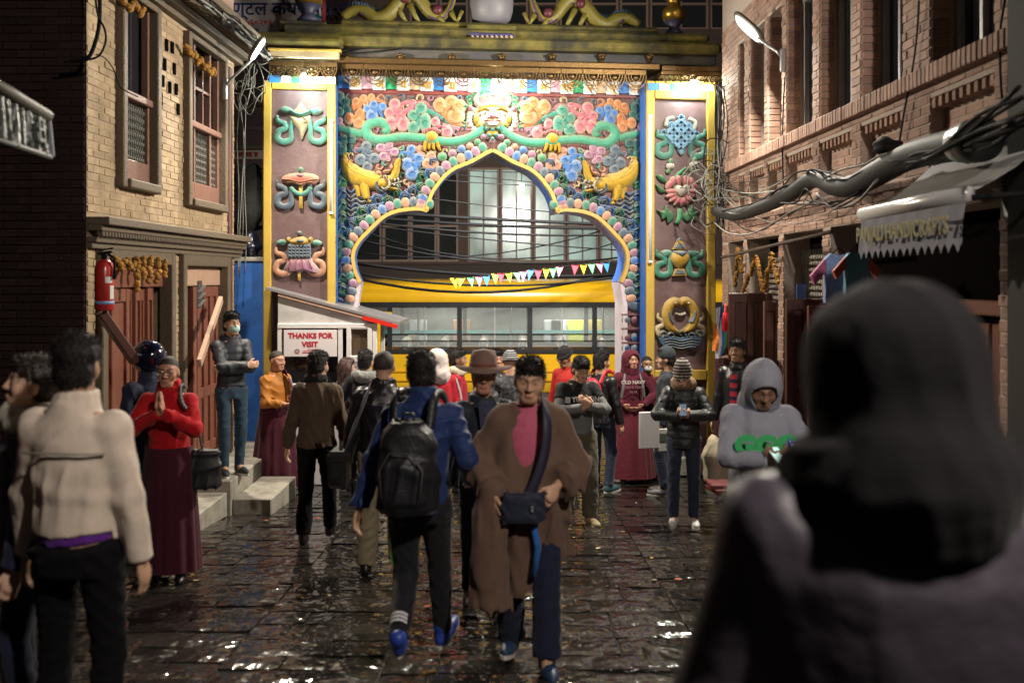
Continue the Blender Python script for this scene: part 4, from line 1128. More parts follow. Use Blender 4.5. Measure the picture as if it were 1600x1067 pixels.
# coloured tile row with lettering
tiles_u0, _ = GP(527, 135, -.06); tiles_u1, _ = GP(1001, 135, -.06)
ttop = GP(769, 124, -.06)[1]; tbot = GP(769, 143, -.06)[1]
TC = [mat('tile_'+n_, c, .5) for n_, c in (('blue', (.04,.22,.6)), ('pink', (.7,.4,.46)), ('green', (.02,.36,.13)), ('peach', (.75,.52,.33)))]
M_tw = mat('tile_white', (.78,.78,.72), .5); M_letter = mat('gilt_letter', (.62,.32,.03), .4)
glyphs = ['ॐ','अ','य','मा','भा','र','ण','ॐ','म','णि','प','ह्','स','न','ली','भा']
nT = 26; wT = (tiles_u1-tiles_u0)/nT; gi = 0
for i in range(nT):
    u = tiles_u0+wT*(i+.5)
    if i % 2:
        t_ = MB().box((u, -.07, (ttop+tbot)/2-.008), (wT*1.08, .03, ttop-tbot+.02), bev=.006).build('white_tile', M_tw, GATE, fix=False)
        try: text('letter', glyphs[gi % len(glyphs)], .15, M_letter, t_, (u, -.088, tbot+.055), (PI/2,0,0), ext=.006, bold=.003)
        except Exception: pass
        gi += 1
    else: MB().box((u, -.06, (ttop+tbot)/2), (wT*.92, .03, ttop-tbot), bev=.004).build('colour_tile', TC[(i//2) % 4], GATE, fix=False)
def ptiles(px0, px1, w):
    a = GP(px0, 125, w)[0]; b = GP(px1, 125, w)[0]; n = 6; zt_ = GP(470, 119, w)[1]; zb_ = GP(470, 130, w)[1]
    for i in range(n):
        MB().box((a+(b-a)*(i+.5)/n, w+.02, (zt_+zb_)/2), ((b-a)/n*.94, .03, zt_-zb_), bev=.004).build('colour_tile', [TC[0], M_tw, TC[2], M_tw, TC[1], M_tw][i], GATE, fix=False)
ptiles(420, 525, PW-.05); ptiles(1012, 1116, PW-.05)
# gilt scalloped valance plates
M_gilt = mat('gilt_copper', (.13,.08,.03), .45, metal=.85, var=.3, vscale=14, bump=.5, bscale=50, dirt=(.1,.06,.03), dscale=6, damt=.5)
def valance(u0, u1, w, zt_, zb_, nsc, nm='valance_plate'):
    wS = (u1-u0)/nsc; H = zt_-zb_
    for i in range(nsc):
        c = u0+wS*(i+.5); mb = MB()
        mb.box((c, w, zt_-H*.14), (wS-.006, .012, H*.28), bev=.003)
        for rr in (1., .74, .48):
            pts = [(c+math.cos(a)*wS*.49*rr, w, zt_-H*.28-math.sin(a)*H*.72*rr) for a in np.linspace(0, PI, 9)]
            for p, q in zip(pts[:-1], pts[1:]):
                d = Vector(q)-Vector(p); mb.beam(p, q, .01, H*.105, up=(0,1,0))
        for k in range(7):
            a = PI*(k+.5)/7
            mb.sphere((c+math.cos(a)*wS*.43, w-.008, zt_-H*.28-math.sin(a)*H*.62), .008, 6, 4)
            if k % 2: mb.sphere((c+math.cos(a)*wS*.29, w-.006, zt_-H*.28-math.sin(a)*H*.43), .012, 6, 4)
        mb.sphere((c, w, zt_-H*.42), (wS*.13, .012, H*.1), 8, 5)
        mb.build(nm, M_gilt, GATE, fix=False)
VW = -.5
valance(GP(533, 120, VW)[0], GP(1010, 120, VW)[0], VW, GP(769, 104, VW)[1], GP(769, 136, VW)[1], 14)
valance(GP(420, 115, VW-.16)[0], GP(527, 115, VW-.16)[0], VW-.16, GP(470, 97, VW-.16)[1], GP(470, 122, VW-.16)[1], 4)
valance(GP(1034, 115, VW-.16)[0], GP(1130, 115, VW-.16)[0], VW-.16, GP(1080, 104, VW-.16)[1], GP(1080, 133, VW-.16)[1], 4)
M_moss = mat('mossy_yellow_plaster', (.17,.145,.022), .85, var=.4, vscale=1.7, col2=(.022,.021,.012), bump=.6, bscale=16, dirt=(.012,.013,.012), dscale=5, damt=.8)
M_dusk = mat('grimy_dark_plaster', (.05,.05,.055), .8, var=.3, vscale=5, bump=.5, bscale=18, dirt=(.16,.14,.04), dscale=3, damt=.5)
gbox('gilt_board', M_gilt, 520, 1032, 94, 104, -.56, .0, .012)
gbox('pillar_cap', mat('cream_gilt_board', (.5,.4,.24), .4, metal=.3, var=.2), 420, 530, 86, 98, -.68, .1, .012)
gbox('pillar_cap', M_gilt, 1034, 1134, 104, 112, -.68, .1, .012)
gbox('cap_ledge', M_yel, 418, 533, 83, 86.5, -.72, .1, .006)
gbox('frieze', M_dusk, 528, 1120, 70, 95, -.42, .4, .02)
gbox('eave_slab', M_moss, 400, 1128, 58, 76, -.62, .5, .04)
gbox('eave_slab', M_moss, 440, 1110, 44, 58, -.45, .5, .04)
gbox('roof_ridge', M_moss, 530, 1030, 36, 46, -.3, .5, .03)
gbox('roof_block', M_moss, 405, 536, 62, 78, -.74, .3, .05)
for i, px in enumerate((543, 626, 706, 785, 864, 941, 1016)):
    u, z = GP(px, 89, -.5); mb = MB(); mb.sphere((u, -.47, z), (.05, .06, .055), 10, 7)
    for k in range(5): mb.sphere((u-.045+k*.022, -.52, z+.03-.01*abs(k-2)), .014, 6, 4)
    mb.sphere((u, -.535, z-.015), (.025, .025, .02), 8, 5).box((u, -.44, z-.05), (.07, .08, .05), bev=.02)
    mb.build('gilt_boss', M_gilt, GATE, True, fix=False)
# centre plinth with lotus petals and the pale round finial, urns and dragons on the roof
gbox('finial_plinth', M_moss, 730, 806, 38, 50, -.42, .4, .02); gbox('finial_plinth', mat('plinth_violet', (.05,.045,.13), .6, var=.3), 732, 804, 50, 66, -.47, .3, .03)
for i in range(9):
    u, z = GP(738+i*7.6, 60, -.5)
    MB().sphere((u, -.48, z), (.028, .02, .045), 8, 5).build('plinth_petal', RM['peach' if i % 2 == 0 else 'lilac'], GATE, True, fix=False)
u, z = GP(768, 38, -.05)
MB().lathe([(.001,0), (.2,0), (.26,.06), (.29,.16), (.3,.28), (.29,.42), (.24,.55), (.12,.64), (.05,.75), (.001,.8)], 28, (u, -.05, z)).build('finial_dome', mat('pale_grey_dome', (.2,.2,.23), .5, var=.15, vscale=4, bump=.2), GATE, True, fix=False)
def urn(px, py, s, m1, m2):
    u, z = GP(px, py, -.1); e = MB().lathe([(.12*s,0), (.14*s,.03*s), (.08*s,.09*s), (.075*s,.13*s), (.15*s,.21*s)], 20, (u, -.1, z)).build('urn_foot', m2, GATE, True, fix=False)
    MB().lathe([(.15*s,.212*s), (.18*s,.3*s), (.17*s,.38*s), (.1*s,.44*s), (.09*s,.5*s), (.15*s,.56*s), (.1*s,.62*s), (.02*s,.8*s)], 20, (u, -.1, z)).build('urn', m1, GATE, True, fix=False)
M_urnb = mat('urn_dark_blue', (.04,.045,.09), .5); M_urng = mat('urn_gilt', (.5,.3,.05), .3, metal=.8, var=.2)
urn(482, 36, 1.1, M_urng, M_urnb); urn(1053, 56, .92, M_urng, M_urnb)
gbox('urn_plinth', M_moss, 435, 510, 40, 58, -.3, .3, .02); gbox('urn_plinth', M_moss, 1035, 1086, 56, 64, -.35, .3, .02)
def dragon(sg):
    def W_(x): return x if sg > 0 else 769*2-x-8
    pts = [(535,30),(552,20),(570,22),(588,32),(606,26),(622,8),(640,-6),(655,2),(672,24),(690,30),(705,10),(712,-20)]
    mb = MB(); path = catmull([np.array(p, float) for p in pts], 4); L = []
    for p in path:
        u, z = GP(p[0], p[1], -.1); L.append((u*sg, -.12, z+.02))
    n = len(L); rs = [.03+.075*math.sin(PI*min(1, (i/n)*.9+.12)) for i in range(n)]
    mb.tube(L, rs, 8)
    for (a, b, c) in (((622,14),(628,24),(634,36)),((640,8),(648,24),(655,37)),((685,28),(690,34),(694,38)),((705,20),(714,36),(722,18))):
        mb.tube([(GP(q[0], q[1], -.15)[0]*sg, -.16, GP(q[0], q[1], -.15)[1]) for q in (a, b, c)], [.045,.035,.03], 7)
    body = mb.build('dragon', mat('dragon_yellow', (.19,.165,.03), .45, var=.3, vscale=10, bump=.4), GATE, True, fix=False)
    rg_ = MB()
    for i in range(2, n-2, 1):
        p = Vector(L[i]); rg_.add([(p.x-.02*sg, -.12, p.z+rs[i]*.9), (p.x+.03*sg, -.12, p.z+rs[i]*.9), (p.x-.01*sg, -.10, p.z+rs[i]+.05), (p.x-.01*sg, -.15, p.z+rs[i]*.8)], [(0,1,2),(0,2,3),(1,3,2)])
    rg_.build('dragon_crest', mat('dragon_blue', (.05,.13,.2), .5), body)
    be = MB().tube([(x, -.16, z-r*.55) for (x, y, z), r in zip(L[6:], rs[6:])], [r*.36 for r in rs[6:]], 6); be.build('dragon_belly', mat('dragon_violet', (.075,.035,.085), .5), body, True, fix=False)
    for (x, y) in ((632,-2),(684,16)):
        u, z = GP(x, y, -.2); MB().sphere((u*sg, -.2, z), (.07,.06,.07), 10, 6).build('dragon_shoulder', mat('dragon_maroon', (.1,.02,.03), .5), body, True, fix=False)
dragon(1); dragon(-1)

# ---- gate lamps
bpy.context.view_layer.update()
def gate_lamp(px, py, w, power, lab, r=.06, col=(.93,1.,.93), flood=False):
    u, z = GP(px, py, w); p = GATE.matrix_world @ Vector((u, w, z))
    e = empty('gate_lamp', p, TH); tag(e, lab, 'lamp', 'lamps under the gate eave')
    MB().lathe([(.028,.05), (.03,.075), (.022,.12), (.001,.13)], 12).build('lamp_socket', M_alu, e, True, fix=False)
    es = power/(PI*4*PI*r*r*.72)
    MB().sphere((0,0,0), (r*.8, r*.8, r), 14, 10).build('bulb', mat('glowing_bulb_%d' % power, (1,1,1), .5, emit=col, estr=es), e, True, fix=False)
    MB().beam((0,0,.12), (0,.35,.2), .02, .02).build('bracket', M_alu, e, fix=False)
    return e
gate_lamp(475, 124, PW-.45, 42, 'small glowing bulb under the left pillar cap')
gate_lamp(781, 141, -.46, 42, 'bright glowing bulb above the guardian face at the centre', .075)
gate_lamp(1083, 134, PW-.24, 48, 'bright glowing bulb under the right pillar cap', .07)
# ================================================================== BEYOND THE GATE
# building across the road
BY = 27.0
BB = empty('far_building', (0, BY, ground_z(26)))
tag(BB, 'dim building across the road with wide timber-framed windows, seen through the arch', 'building')
bz0 = -BB.location.z
M_farwall = mat('far_brown_wall', (.11,.075,.06), .8, var=.3, vscale=2, bump=.3)
M_farframe = mat('far_window_frame', (.34,.22,.18), .6)
M_litroom = mat('lit_room_glass', (.2,.25,.22), .2, emit=(.72,1.,.86), estr=.4)
def vary_emit(m, scale, lo, hi):
    N = m.node_tree.nodes; L = m.node_tree.links; b = N['Principled BSDF']; tc = N.new('ShaderNodeTexCoord'); mp = N.new('ShaderNodeMapping'); mp.inputs['Scale'].default_value = scale
    L.new(tc.outputs['Object'], mp.inputs[0]); nz = N.new('ShaderNodeTexNoise'); nz.inputs['Scale'].default_value = 1.; nz.inputs['Detail'].default_value = 5; L.new(mp.outputs[0], nz.inputs['Vector'])
    r = N.new('ShaderNodeMapRange'); r.inputs[1].default_value = .35; r.inputs[2].default_value = .65; r.inputs[3].default_value = lo; r.inputs[4].default_value = hi; L.new(nz.outputs['Fac'], r.inputs[0]); L.new(r.outputs[0], b.inputs['Emission Strength'])
vary_emit(M_litroom, (1.3,1,.8), .06, .42)
M_farglass = mat('far_dark_glass', (.03,.035,.035), .08)
def fz(py, d=BY): return ZC+(HY-py)/F*d+bz0
def fx(px, d=BY): return (px-800)/F*d
wins = []
# first floor
for (a, b) in ((598,640),(641,682),(683,716)): wins.append((fx(a), fx(b), fz(409), fz(262), 0))
for (a, b) in ((731,780),(782,832),(834,884),(886,935),(937,975)): wins.append((fx(a), fx(b), fz(409), fz(262), 1))
for (a, b) in ((500,545),(548,596)): wins.append((fx(a), fx(b), fz(409), fz(262), 0))
# second floor, seen over the gate roof
x = 640
while x < 1135: wins.append((fx(x), fx(x+44), fz(46), fz(-60), 0)); x += 47
ops = [w[:4] for w in wins]+[(fx(560), fx(1010), .5, fz(470))]
mbw = MB()
for a, b, c, d in cells(-14, 14, 0, 13, ops): mbw.box(((a+b)/2, .2, (c+d)/2), (b-a, .4, d-c))
mbw.build('wall', M_farwall, BB, fix=False)
rgf = random.Random(5)
for (a, b, c, d, lit) in wins:
    fr = MB(); w = b-a; t = .055 if lit >= 0 else .05
    for q in (a+t/2, b-t/2): fr.box((q, .08, (c+d)/2), (t, .1, d-c))
    for q in (c+t/2, d-t/2, c+(d-c)*.38): fr.box(((a+b)/2, .085, q), (w-2*t, .09, t))
    if lit: fr.box((a+w*.5, .082, (c+d)/2), (t*.7, .08, d-c-2*t))
    wo = fr.build('window', M_farframe, BB, fix=False)
    MB().box(((a+b)/2, .16, (c+d)/2), (w, .02, d-c)).build('pane', (M_litroom if lit and rgf.random() < 1.1 else M_farglass), wo, fix=False)
MB().box((0, -.25, fz(428)), (24, .5, fz(415)-fz(445)), bev=.03).build('shop_fascia', mat('far_fascia', (.06,.04,.03), .7, var=.3), BB, fix=False)
# lit ground-floor shop front
sf = MB(); sf.box((fx(790), .9, fz(570)), (9, .1, 3.2)); sf.build('shop_back_wall', mat('lit_shop_wall', (.16,.15,.13), .7, var=.4, vscale=1.2), BB, fix=False)
MB().box((fx(790), .42, fz(520)), (8.2, .05, .1)).build('shop_rail', mat('shop_teal', (.1,.45,.4), .5), BB, fix=False)
for (px, c) in ((875,(.75,.75,.72)),(900,(.7,.72,.08)),(930,(.5,.35,.08)),(865,(.6,.6,.6)),(720,(.4,.2,.1)),(650,(.5,.5,.5))):
    MB().box((fx(px), .6, fz(530)), (.5, .1, 1.0), bev=.02).build('shop_display', mat('display_%d' % px, c, .6), BB, fix=False)
fl = empty('shop_light', (fx(905), BY+.25, ZC+(HY-474)/F*BY)); tag(fl, 'glowing shop ceiling light across the road seen through the bus windows', 'lamp')
MB().box((0,0,0), (1.8,.2,.06), bev=.01).build('light_body', M_alu, fl, fix=False)
MB().box((0,0,-.045), (1.7,.14,.02)).build('light_tube', mat('shop_tube_glow', (1,1,1), .5, emit=(.9,1,.93), estr=28), fl, fix=False)
fl2 = empty('shop_light', (fx(700), BY+.25, ZC+(HY-474)/F*BY)); tag(fl2, 'second shop ceiling light behind the front half of the bus', 'lamp')
MB().box((0,0,0), (1.2,.2,.06), bev=.01).build('light_body', M_alu, fl2, fix=False)
MB().box((0,0,-.045), (1.1,.14,.02)).build('light_tube', MATS['shop_tube_glow'], fl2, fix=False)
# room lamp seen in the upper window
rl = empty('room_lamp', P(815, 290, BY-.15)); tag(rl, 'bright round lamp at the lit upper window beyond the arch', 'lamp')
MB().sphere((0,0,0), .07, 10, 8).build('globe', mat('globe_glow', (1,1,1), .4, emit=(.9,1,.95), estr=35), rl, True, fix=False)
MB().tube([(0,0,.06),(0,0,.5)], .01, 6).build('cord', M_black, rl, fix=False)

# ------------------------------------------------------------------ BUS
BD = 19.5
bus = empty('school_bus', ((450-800)/F*BD, BD, ground_z(BD))); tag(bus, 'yellow bus with barred windows standing across the arch', 'bus')
bzz = -bus.location.z
def bz_(py): return ZC+(HY-py)/F*BD+bzz
def bx_(px): return (px-450)/F*BD
M_busy = mat('bus_yellow_paint', (.72,.40,.012), .25, var=.06, vscale=2, coat=.5, dirt=(.35,.22,.03), dscale=2, damt=.25)
M_buswin = mat('bus_window_frame', (.015,.015,.017), .4)
x0, x1 = bx_(455), bx_(1190); zr, zw1, zw0, zs = bz_(440), bz_(472), bz_(552), bz_(614); W = 2.2
# roof with rounded cove
prof = [(0, zw1), (-.02, zw1+.08), (0.02, zw1+.2), (.1, zr-.07), (.24, zr-.015), (.5, zr+.02), (W/2, zr+.05), (W-.5, zr+.02), (W-.1, zr-.07), (W, zw1)]
mb = MB(); rows = [[(x, y, z) for (y, z) in prof] for x in (x0, x1)]; mb.grid(rows)
mb.add([(x0, y, z) for y, z in prof], [tuple(range(len(prof)))]); mb.add([(x1, y, z) for y, z in prof], [tuple(range(len(prof)))])
autosmooth(mb.build('roof', M_busy, bus))
mb = MB(); mb.box(((x0+x1)/2, .03, (zw0+zs)/2-.0), (x1-x0, .06, zw0-zs), bev=.02); mb.box(((x0+x1)/2, W-.03, (zw0+zs)/2), (x1-x0, .06, zw0-zs), bev=.02)
mb.box(((x0+x1)/2, W/2, zs+.05), (x1-x0-.02, W-.14, .08)); mb.box((x0+.03, W/2, (zw1+zs)/2), (.06, W-.13, zw1-zs)); mb.box((x1-.03, W/2, (zw1+zs)/2), (.06, W-.13, zw1-zs))
mb.build('body', M_busy, bus, fix=False)
for pz in (.32, .55): MB().box(((x0+x1)/2, -.012, zs+(zw0-zs)*pz), (x1-x0-.01, .03, .05), bev=.01).build('rub_rail', mat('bus_amber_rail', (.62,.30,.01), .3), bus, fix=False)
divs = [609, 718, 828, 929, 1030, 1130]
for sy in (0.0, W):
    fr = MB(); fr.box(((x0+x1)/2, sy, zw1-.05), (x1-x0, .05, .1)); fr.box(((x0+x1)/2, sy, zw0+.04), (x1-x0, .05, .08))
    for px in divs: fr.box((bx_(px), sy, (zw0+zw1)/2), (.09, .052, zw1-zw0-.18))
    fr.build('window_frame', M_buswin, bus, fix=False)
gl = mat('bus_glass', (.55,.6,.58), .03, alpha=.16)
for a, b in zip(divs[:-1], divs[1:]):
    w_ = MB().box(((bx_(a)+bx_(b))/2, .0, (zw0+zw1)/2), (bx_(b)-bx_(a)-.1, .008, zw1-zw0-.19)).build('window', gl, bus, fix=False)
    for k in range(3): MB().beam((bx_(a)+.05, -.02, zw0+.12+k*.13), (bx_(b)-.05, -.02, zw0+.12+k*.13), .016, .016).build('safety_bar', M_buswin, w_, fix=False)
    MB().box(((bx_(a)+bx_(b))/2, -.006, (zw0+zw1)/2), (.03, .014, zw1-zw0-.19)).build('sash_bar', M_alu, w_, fix=False)
MB().box((bx_(592), -.015, (zw0+zw1)/2-.25), (.16, .04, zw1-zw0+.1), bev=.02).build('door_pillar', M_busy, bus, fix=False)
MB().box((bx_(600), -.03, bz_(492)), (.32, .04, .12), bev=.02).build('door_header', M_busy, bus, fix=False)
# seats with pale covers
for i in range(9):
    for (y, k) in ((.55, 0), (1.55, 1)):
        s_ = MB(); xx = x0+2.2+i*.78; s_.box((xx, y, zw0-.12), (.14, .8, .72), bev=.05); s_.box((xx-.22, y, zw0-.45), (.4, .8, .12), bev=.04)
        so = s_.build('seat', mat('seat_grey', (.12,.11,.11), .7), bus, fix=False)
        MB().box((xx, y, zw0+.16), (.17, .74, .26), bev=.06).build('seat_cover', mat('seat_cover_white', (.55,.52,.48), .7, var=.2), so, fix=False)
for i in range(4):
    MB().tube([(x0+2.4+i*1.9, .95, zw0-.6), (x0+2.4+i*1.9, .95, zr-.06)], .022, 8).build('grab_pole', M_alu, bus, True, fix=False)
for px in (650, 880): MB().box((bx_(px), W/2, zr-.06), (.5, .14, .03)).build('ceiling_lamp', mat('bus_dome_glow', (1,1,1), .5, emit=(1,.95,.8), estr=22), bus, fix=False)
for px in (560, 1100):
    wl_ = MB().lathe([(.001,-.11),(.3,-.11),(.42,-.09),(.45,0),(.42,.09),(.3,.11),(.001,.11)], 24, (bx_(px), .18, .45), M=Matrix.Rotation(PI/2,3,'X')).build('wheel', M_black, bus, True, fix=False)
    MB().lathe([(.001,0),(.2,.0),(.24,.03),(.001,.05)], 18, (bx_(px), .06, .45), M=Matrix.Rotation(PI/2,3,'X')).build('hub', M_alu, wl_, True, fix=False)
# two riders inside
# ------------------------------------------------------------------ bunting
bc = {'yellow': (.75,.55,.03), 'red': (.65,.03,.06), 'green': (.12,.5,.18), 'pink': (.72,.2,.35), 'blue': (.03,.2,.5)}
bl_ = [(709,440,'yellow'),(722,439,'yellow'),(735,438,'green'),(748,437,'pink'),(760,436,'blue'),(774,433,'yellow'),(783,432,'red'),(795,431,'yellow'),(807,430,'green'),(818,429,'pink'),(830,427,'blue'),(841,427,'red'),(854,425,'yellow'),(864,424,'green'),(875,422,'pink'),(899,419,'red'),(912,418,'yellow'),(924,417,'green'),(936,416,'pink'),(947,415,'blue')]
bun = empty('bunting', P(709, 440, 16.4)); tag(bun, 'string of small coloured triangular flags above the bus roof', 'bunting')
bm_ = P(709, 440, 16.4); rgb_ = random.Random(2)
MB().tube([P(x, y-5, 16.4)-bm_ for x, y, c in bl_]+[P(1000, 400, 16.4)-bm_], .006, 5).build('string', M_black, bun, fix=False)
for x, y, c in bl_:
    q = P(x, y-5, 16.4)-bm_; s_ = .065; tw = rgb_.uniform(-.05,.05); th_ = rgb_.uniform(-.03,.03)
    MB().add([q+Vector((-s_,0,0)), q+Vector((s_,.02,.01)), q+Vector((tw,th_-.03,-.17)), q+Vector((-s_,.006,0)), q+Vector((s_,.026,.01)), q+Vector((tw,th_-.024,-.17))], [(0,2,1),(3,4,5),(0,1,4,3),(1,2,5,4),(2,0,3,5)]).build('flag', mat('flag_'+c, bc[c], .7), bun)

# ------------------------------------------------------------------ cables
def sag(a, b, s, n=10):
    a = Vector(a); b = Vector(b); return [a.lerp(b, i/n)-Vector((0,0,s*4*(i/n)*(1-i/n))) for i in range(n+1)]
rc = random.Random(31)
def cable(pts, r, lab, m=M_black, group=None, nm='cable'):
    mb = MB().tube(pts, r, 5); o = mb.build(nm, m, None, True, fix=False); return tag(o, lab, 'cable', group)
spec = [((545,348),(985,392),.05,.012),((545,370),(985,400),.25,.016),((560,330),(985,352),.02,.03),((560,338),(985,358),.05,.026),((560,345),(985,366),.1,.02),((600,300),(985,340),.05,.01),((640,275),(985,285),.1,.009),
        ((560,395),(985,345),.3,.012),((545,352),(985,372),.45,.013),((600,255),(985,262),.12,.009),((600,262),(985,300),.0,.008),((545,425),(985,430),.2,.02),((545,432),(985,418),.35,.025),((545,410),(985,428),.12,.03)]
for i, (a, b, s, r) in enumerate(spec):
    d = 16.2+rc.random()*1.6
    cable(sag(P(a[0], a[1], d), P(b[0], b[1], d+.4), s), r, 'black overhead cable strung across behind the arch opening', group='overhead cables behind the arch')

# ------------------------------------------------------------------ dental sign board above left
dsn = empty('sign_board', P(435, 20, 15.6)); tag(dsn, 'white clinic sign board with dark blue Devanagari lettering behind the left urn', 'sign')
u_ = 15.6/F
MB().box((0, 0, 0), (148*u_, .06, 110*u_), bev=.01).build('board', mat('sign_white', (.55,.5,.5), .6, var=.08), dsn, fix=False)
for sx in (1,): MB().box((72*u_, -.02, 0), (5*u_, .06, 110*u_)).build('board_edge', mat('sign_red_edge', (.3,.04,.05), .6), dsn, fix=False)
M_navy = mat('sign_navy', (.02,.03,.12), .6)
text('lettering', 'य डेण्टल केयर प्रा.लि.', 29*u_, M_navy, dsn, (6*u_, -.036, 4*u_), (PI/2,0,0), ext=.003, bold=.004)
text('lettering', '९८४११५६०२७६  ९८४१०७०१६५', 13*u_, mat('sign_red', (.5,.05,.08), .6), dsn, (-8*u_, -.036, -17*u_), (PI/2,0,0), ext=.003, bold=.002)
MB().lathe([(.001,0),(1,0),(1,.02),(.001,.02)], 20, (58*u_, -.036, -10*u_), M=Matrix.Rotation(PI/2,3,'X') @ Matrix.Diagonal((9*u_,6*u_,1))).build('green_oval', mat('sign_green', (.01,.12,.09), .5), dsn, True)
MB().box((-50*u_, -.05, -38*u_), (40*u_, .05, 22*u_)).build('patch', mat('sign_patch', (.12,.11,.13), .6), dsn, fix=False)
# building carrying the sign, left beyond the gate
lbk = MB(); lbk.box((P(365,0,16.2).x, 16.4, 3.4), (3.6, .8, 8.6)); o = lbk.build('corner_building', mat('dark_maroon_wall', (.06,.035,.035), .8, var=.3), fix=False)
tag(o, 'dark corner building behind the left pillar carrying the clinic sign', 'building')
for k in range(7):
    zz = ZC+(HY-(170+k*30))/F*15.9
    MB().box((P(372,0,15.9).x, 15.97-k*.004, zz), (1.0, .06, .05)).build('shelf_board', M_darkwood, o, fix=False)
vt = empty('vehicle_sign', P(388, 242, 15.8)); tag(vt, 'weathered board with faded red lettering in the gap left of the gate', 'sign')
MB().box((0,0,0), (.62,.04,.14)).build('board', mat('faded_board', (.4,.34,.28), .7, var=.2), vt, fix=False)
text('lettering', 'HICLE T', .1, mat('faded_red', (.35,.06,.05), .7), vt, (0,-.024,0), (PI/2,0,0), ext=.002, bold=.003)
# heap in the gap above the blue wall: dark sack and dusty bundle
def lump(nm, c, r, m, lab, cat, seed, parent=None):
    rg_ = random.Random(seed); mb = MB().sphere((0,0,0), r, 18, 12); vv = []
    for v in mb.v:
        q = Vector(v); k = 1+.14*math.sin(9*q.x/r[0]*.5+seed)+.1*math.sin(7*q.z/r[2]+seed*2)+.05*rg_.random(); vv.append(tuple(q*k))
    mb.v = vv; o = mb.build(nm, m, parent, True, loc=c, fix=False); return tag(o, lab, cat)
lump('dark_sack', P(390, 385, 13.05), (.17,.15,.17), mat('dark_blue_plastic', (.012,.014,.03), .3), 'dark blue plastic sack on the blue wall coping', 'sack', 1)
lump('dusty_bundle', P(383, 310, 13.5), (.22,.2,.5), mat('dusty_grey', (.09,.1,.1), .85, var=.5, vscale=8, bump=1.), 'tall dusty grey bundle stacked behind the blue wall', 'bundle', 5)

# ------------------------------------------------------------------ KIOSK
KD = 12.55
ks = empty('ticket_kiosk', ((520-800)/F*KD, KD, ground_z(KD))); tag(ks, 'small pale metal kiosk with slanting roof and THANKS FOR VISIT sign', 'kiosk')
kz = -ks.location.z
def kx(px): return (px-520)/F*KD
def kzz(py): return ZC+(HY-py)/F*KD+kz
M_kio = mat('kiosk_grey_metal', (.58,.57,.56), .45, metal=.15, var=.1, vscale=5, dirt=(.22,.2,.19), dscale=4, damt=.4)
M_kiod = mat('kiosk_aluminium', (.72,.71,.69), .4, metal=.15, var=.1)
kb = MB(); kxa, kxb = kx(433), kx(588); zk = kzz(507)
kb.box(((kxa+kxb)/2, .45, .5*kzz(600)), (kxb-kxa, .8, kzz(600)), bev=.01)     # lower cabinet
kb.build('cabinet', M_kio, ks, fix=False)
g_ = MB(); ya = .05
gp = [(kxa, zk), (kxb-.02, zk), (kxb-.02, kzz(497)), (kxa, kzz(457))]
g_.prism(gp, ya, ya+.75); g_.build('gable', M_kio, ks)
fr = MB()
for px in (436, 531, 585): MB().box((kx(px), .05, (kzz(600)+zk)/2), (.055, .06, zk-kzz(600)), bev=.006).build('post', M_kiod, ks, fix=False)
fr.box(((kxa+kxb)/2, .045, zk-.02), (kxb-kxa, .07, .06), bev=.006)
for px in (436, 585): MB().box((kx(px), .8, (kzz(600)+zk)/2), (.055, .06, zk-kzz(600)), bev=.006).build('post', M_kiod, ks, fix=False)
fr.build('header', M_kiod, ks, fix=False)
MB().box((kx(484), .082, (kzz(600)+zk)/2-.04), (kx(529)-kx(440), .01, zk-kzz(600)-.1)).build('front_glass', M_glass, ks, fix=False)
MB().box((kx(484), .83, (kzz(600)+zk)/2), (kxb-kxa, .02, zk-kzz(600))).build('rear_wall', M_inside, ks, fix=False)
sd = MB(); 
for (a, b, c, d) in ((541,548,512,562),(574,581,512,562)): sd.box(((kx(a)+kx(b))/2, .04, (kzz(c)+kzz(d))/2), (kx(b)-kx(a), .06, kzz(c)-kzz(d)), bev=.006)
for (c, d) in ((508,515),(556,566)): sd.box((kx(561), .043, (kzz(c)+kzz(d))/2), (kx(581)-kx(541), .055, kzz(c)-kzz(d)), bev=.006)
sd.build('side_window', M_kiod, ks, fix=False)
MB().box((kx(561), .06, kzz(536)), (kx(576)-kx(546), .01, kzz(513)-kzz(557))).build('pane', mat('brown_pane', (.09,.06,.04), .3), ks, fix=False)
# slanting roof sheet
ra = Vector((kx(414), .0, kzz(452))); rb_ = Vector((kx(622), .0, kzz(507)))
rf_ = MB(); dv = (rb_-ra).normalized(); nn = Vector((-dv.z, 0, dv.x))
rf_.add([ra, rb_, rb_+Vector((0,1.2,0)), ra+Vector((0,1.2,0)), ra+nn*.03, rb_+nn*.03, rb_+nn*.03+Vector((0,1.2,0)), ra+nn*.03+Vector((0,1.2,0))], [(0,3,2,1),(4,5,6,7),(0,1,5,4),(1,2,6,5),(2,3,7,6),(3,0,4,7)])
rf_.build('roof_sheet', mat('zinc_sheet', (.5,.5,.52), .35, metal=.7, var=.15), ks)
MB().beam(ra.lerp(rb_, .1)-nn*.024+Vector((0,.025,0)), ra.lerp(rb_, .8)-nn*.024+Vector((0,.025,0)), .03, .04, bev=.004).build('roof_batten', M_palewood, ks, fix=False)
MB().beam(ra.lerp(rb_, .74)-nn*.03+Vector((0,-.01,0)), rb_-nn*.03+Vector((0,-.01,0)), .03, .045).build('red_flap', mat('red_plastic', (.6,.02,.01), .4), ks, fix=False)
